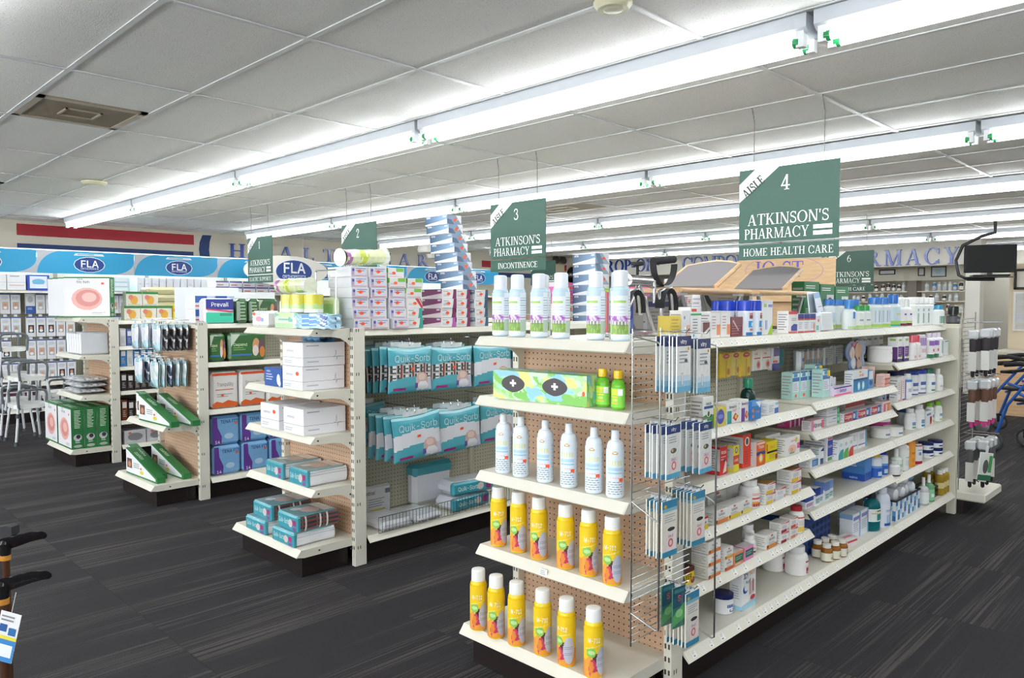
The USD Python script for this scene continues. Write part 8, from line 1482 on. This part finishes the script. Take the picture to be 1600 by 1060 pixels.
# blue rollators at the right
def rollator(t):
    BL, BK_ = '#2f62b4', '#1d1e21'
    for sx in (-1, 1):
        part(t, 'side_frame', B().tube([(sx * .25, .3, .20), (sx * .25, .2, .5), (sx * .25, -.12, .92)], .016, BL, 8), 'paint', 'blue tubular side frame'); part(t, 'front_leg', B().tube([(sx * .25, -.30, .16), (sx * .25, -.12, .56), (sx * .25, .08, .62)], .016, BL, 8), 'paint')
        part(t, 'handle', B().tube([(sx * .25, -.1, .90), (sx * .25, .08, .93), (sx * .25, .24, .91)], .024, BK_, 8), 'matte', 'black hand grip'); part(t, 'brake_lever', B().tube([(sx * .25, .0, .90), (sx * .25, .1, .86), (sx * .25, .24, .84)], .008, BK_, 6), 'paint')
        for sy in (-.32, .32):
            a = np.linspace(0, 2 * np.pi, 21); part(t, 'tyre', B().tube([(sx * .27, sy + .085 * math.cos(q), .1 + .085 * math.sin(q)) for q in a], .015, '#3c3e42', 8), 'matte'); part(t, 'wheel_hub', B().lathe([(0, -.012), (.03, -.012), (.075, -.006), (.075, .006), (.03, .012), (0, .012)], '#a4a8ac', 16, T=TR(sx * .27, sy, .1, ry=90)), 'alu'); part(t, 'fork', B().tube([(sx * .25, sy, .2), (sx * .25, sy, .1)], .014, BK_, 6), 'paint')
    part(t, 'seat', B().box((-.23, -.12, .54), (.23, .16, .57), BK_, .01), 'matte', 'black padded seat'); part(t, 'basket', B().box((-.18, -.28, .32), (.18, -.1, .5), '#26272a', .01), 'matte'); part(t, 'backrest', B().tube([(-.25, .14, .84), (-.2, .3, .83), (.2, .3, .83), (.25, .14, .84)], .016, BK_, 8), 'matte', 'black curved backrest'); part(t, 'cross_brace', B().tube([(-.25, .1, .52), (.25, .1, .52)], .012, BL, 8), 'paint')
    part(t, 'tag', B().box((-.06, -.36, .36), (.06, -.355, .52), '#e4e8ec', T=TR(.1, 0, 0, rz=10)), 'print', 'white paper tag')
for k, (x, y, rz, n) in enumerate(((-1.55, 9.25, 70, 'nearest'), (-1.22, 9.95, 75, 'second in the row'), (-.85, 10.75, 70, 'farthest'), (-1.95, 10.45, 85, 'behind the nearest one'))): put('roll', 'rollator', 'rollator', f'blue rollator walker with black seat, {n}', (x, y, 0), rz, rollator)
# canes in a rack at the lower left edge
def cane(t, c='#1d1b1d', shaft='#4a2f22'):
    part(t, 'shaft', B().tube([(0, 0, .02), (0, 0, .82)], .0105, shaft, 10), 'gloss', 'dark patterned shaft'); part(t, 'collar', B().lathe([(0, 0), (.0135, 0), (.0135, .014), (0, .014)], '#c98a3a', 12, at=(0, 0, .815)), 'gloss', 'amber collar'); part(t, 'ferrule', B().lathe([(0, 0), (.02, 0), (.014, .04), (0, .04)], '#2a2a2c', 12), 'matte')
    P = []; b = B()
    cs = [(-.075, .868, .012), (-.05, .866, .014), (-.02, .862, .0165), (.0, .86, .019), (.03, .868, .0165), (.06, .878, .0155), (.085, .884, .0145), (.105, .886, .0125)]
    for (p, q) in zip(cs[:-1], cs[1:]): 
        V = [(x + r * .9 * math.cos(a), .0 + r * .72 * math.sin(a) if False else r * .72 * math.cos(a + .8), zc + r * math.sin(a)) for (x, zc, r) in (p, q) for a in np.linspace(0, 6.28, 11)]
        b.hull(V, c, 50)
    b.lathe([(.0125, .825), (.0135, .84), (.018, .862), (.012, .872)], c, 12); part(t, 'handle', b, 'gloss', 'black curved handle')
put('cane', 'walking_cane', 'cane', 'black handled walking cane with amber collar, upper one at the left edge', (-2.461, .484, .0), (0, 0, 42), cane)
put('cane', 'walking_cane', 'cane', 'black handled walking cane with amber collar, lower one nearest the viewer', (-2.098, .405, .0), (0, 0, 42), cane)
t = thing('cane', 'walking cane with a wide dark grey foam handle at the left edge', 'cane', (-2.62, .505, 0), 42); part(t, 'shaft', B().tube([(0, 0, .02), (0, 0, .84)], .0105, '#3a3a3e', 10), 'gloss'); part(t, 'ferrule', B().lathe([(0, 0), (.02, 0), (.014, .04), (0, .04)], '#2a2a2c', 12), 'matte'); part(t, 'handle', B().hull([(x, y, zz) for (x, h0, h1) in ((-.08, .84, .855), (0, .835, .872), (.03, .838, .878), (.045, .85, .874)) for y in (-.017, .017) for zz in (h0, h1)], '#2b2b2e', 50), 'matte')
t = thing('cane_rack', 'floor rack holding the walking canes at the left edge', 'rack', (-2.30, .36, 0), 42); part(t, 'base', B().box((-.32, -.2, 0), (.32, .2, .0), '#3a3a3c') if False else B().lathe([(0, 0), (.06, 0), (.06, .012), (0, .012)], '#8a8c90', 20), 'alu'); part(t, 'post', B().tube([(0, 0, .012), (0, 0, .7)], .012, '#a8aaae', 10), 'alu')
t = thing('cane_tag', 'blue and yellow printed tag hanging on the nearest cane', 'tag', (-2.066, .415, .80), (0, 14, 42)); b = B().box((-.025, -.0008, -.12), (.025, .0008, 0), '#e8e8ea'); deco(b, FR((-.025, -.001, -.12), (1, 0, 0), (0, 0, 1)), .05, .12, [('r', 0, 0, 1, .45, '#3a86c8'), ('r', 0, .45, 1, .52, '#e8d84a'), ('r', .1, .1, .9, .35, '#e8ecf0'), ('r', .1, .6, .45, .75, '#2a5a9a'), ('r', .55, .55, .9, .7, '#2a6aa8'), ('l', .1, .8, .9, .95, 2, '#8a8a90')]); part(t, 'tag', b, 'print'); part(t, 'loop', B().tube([(0, 0, 0), (.0, .0, .05)], .001, '#d0d0d0', 4), 'matte')
t = thing('cane_card', 'plain white card low on the nearest cane at the bottom left corner', 'tag', (-2.064, .414, .625), (0, 24, 42)); part(t, 'card', B().box((-.03, -.0008, -.07), (.03, .0008, 0), '#f0f0f2'), 'print'); part(t, 'print_line', B().box((-.02, -.0014, -.03), (.015, -.001, -.024), '#9a9aa2'), 'print')
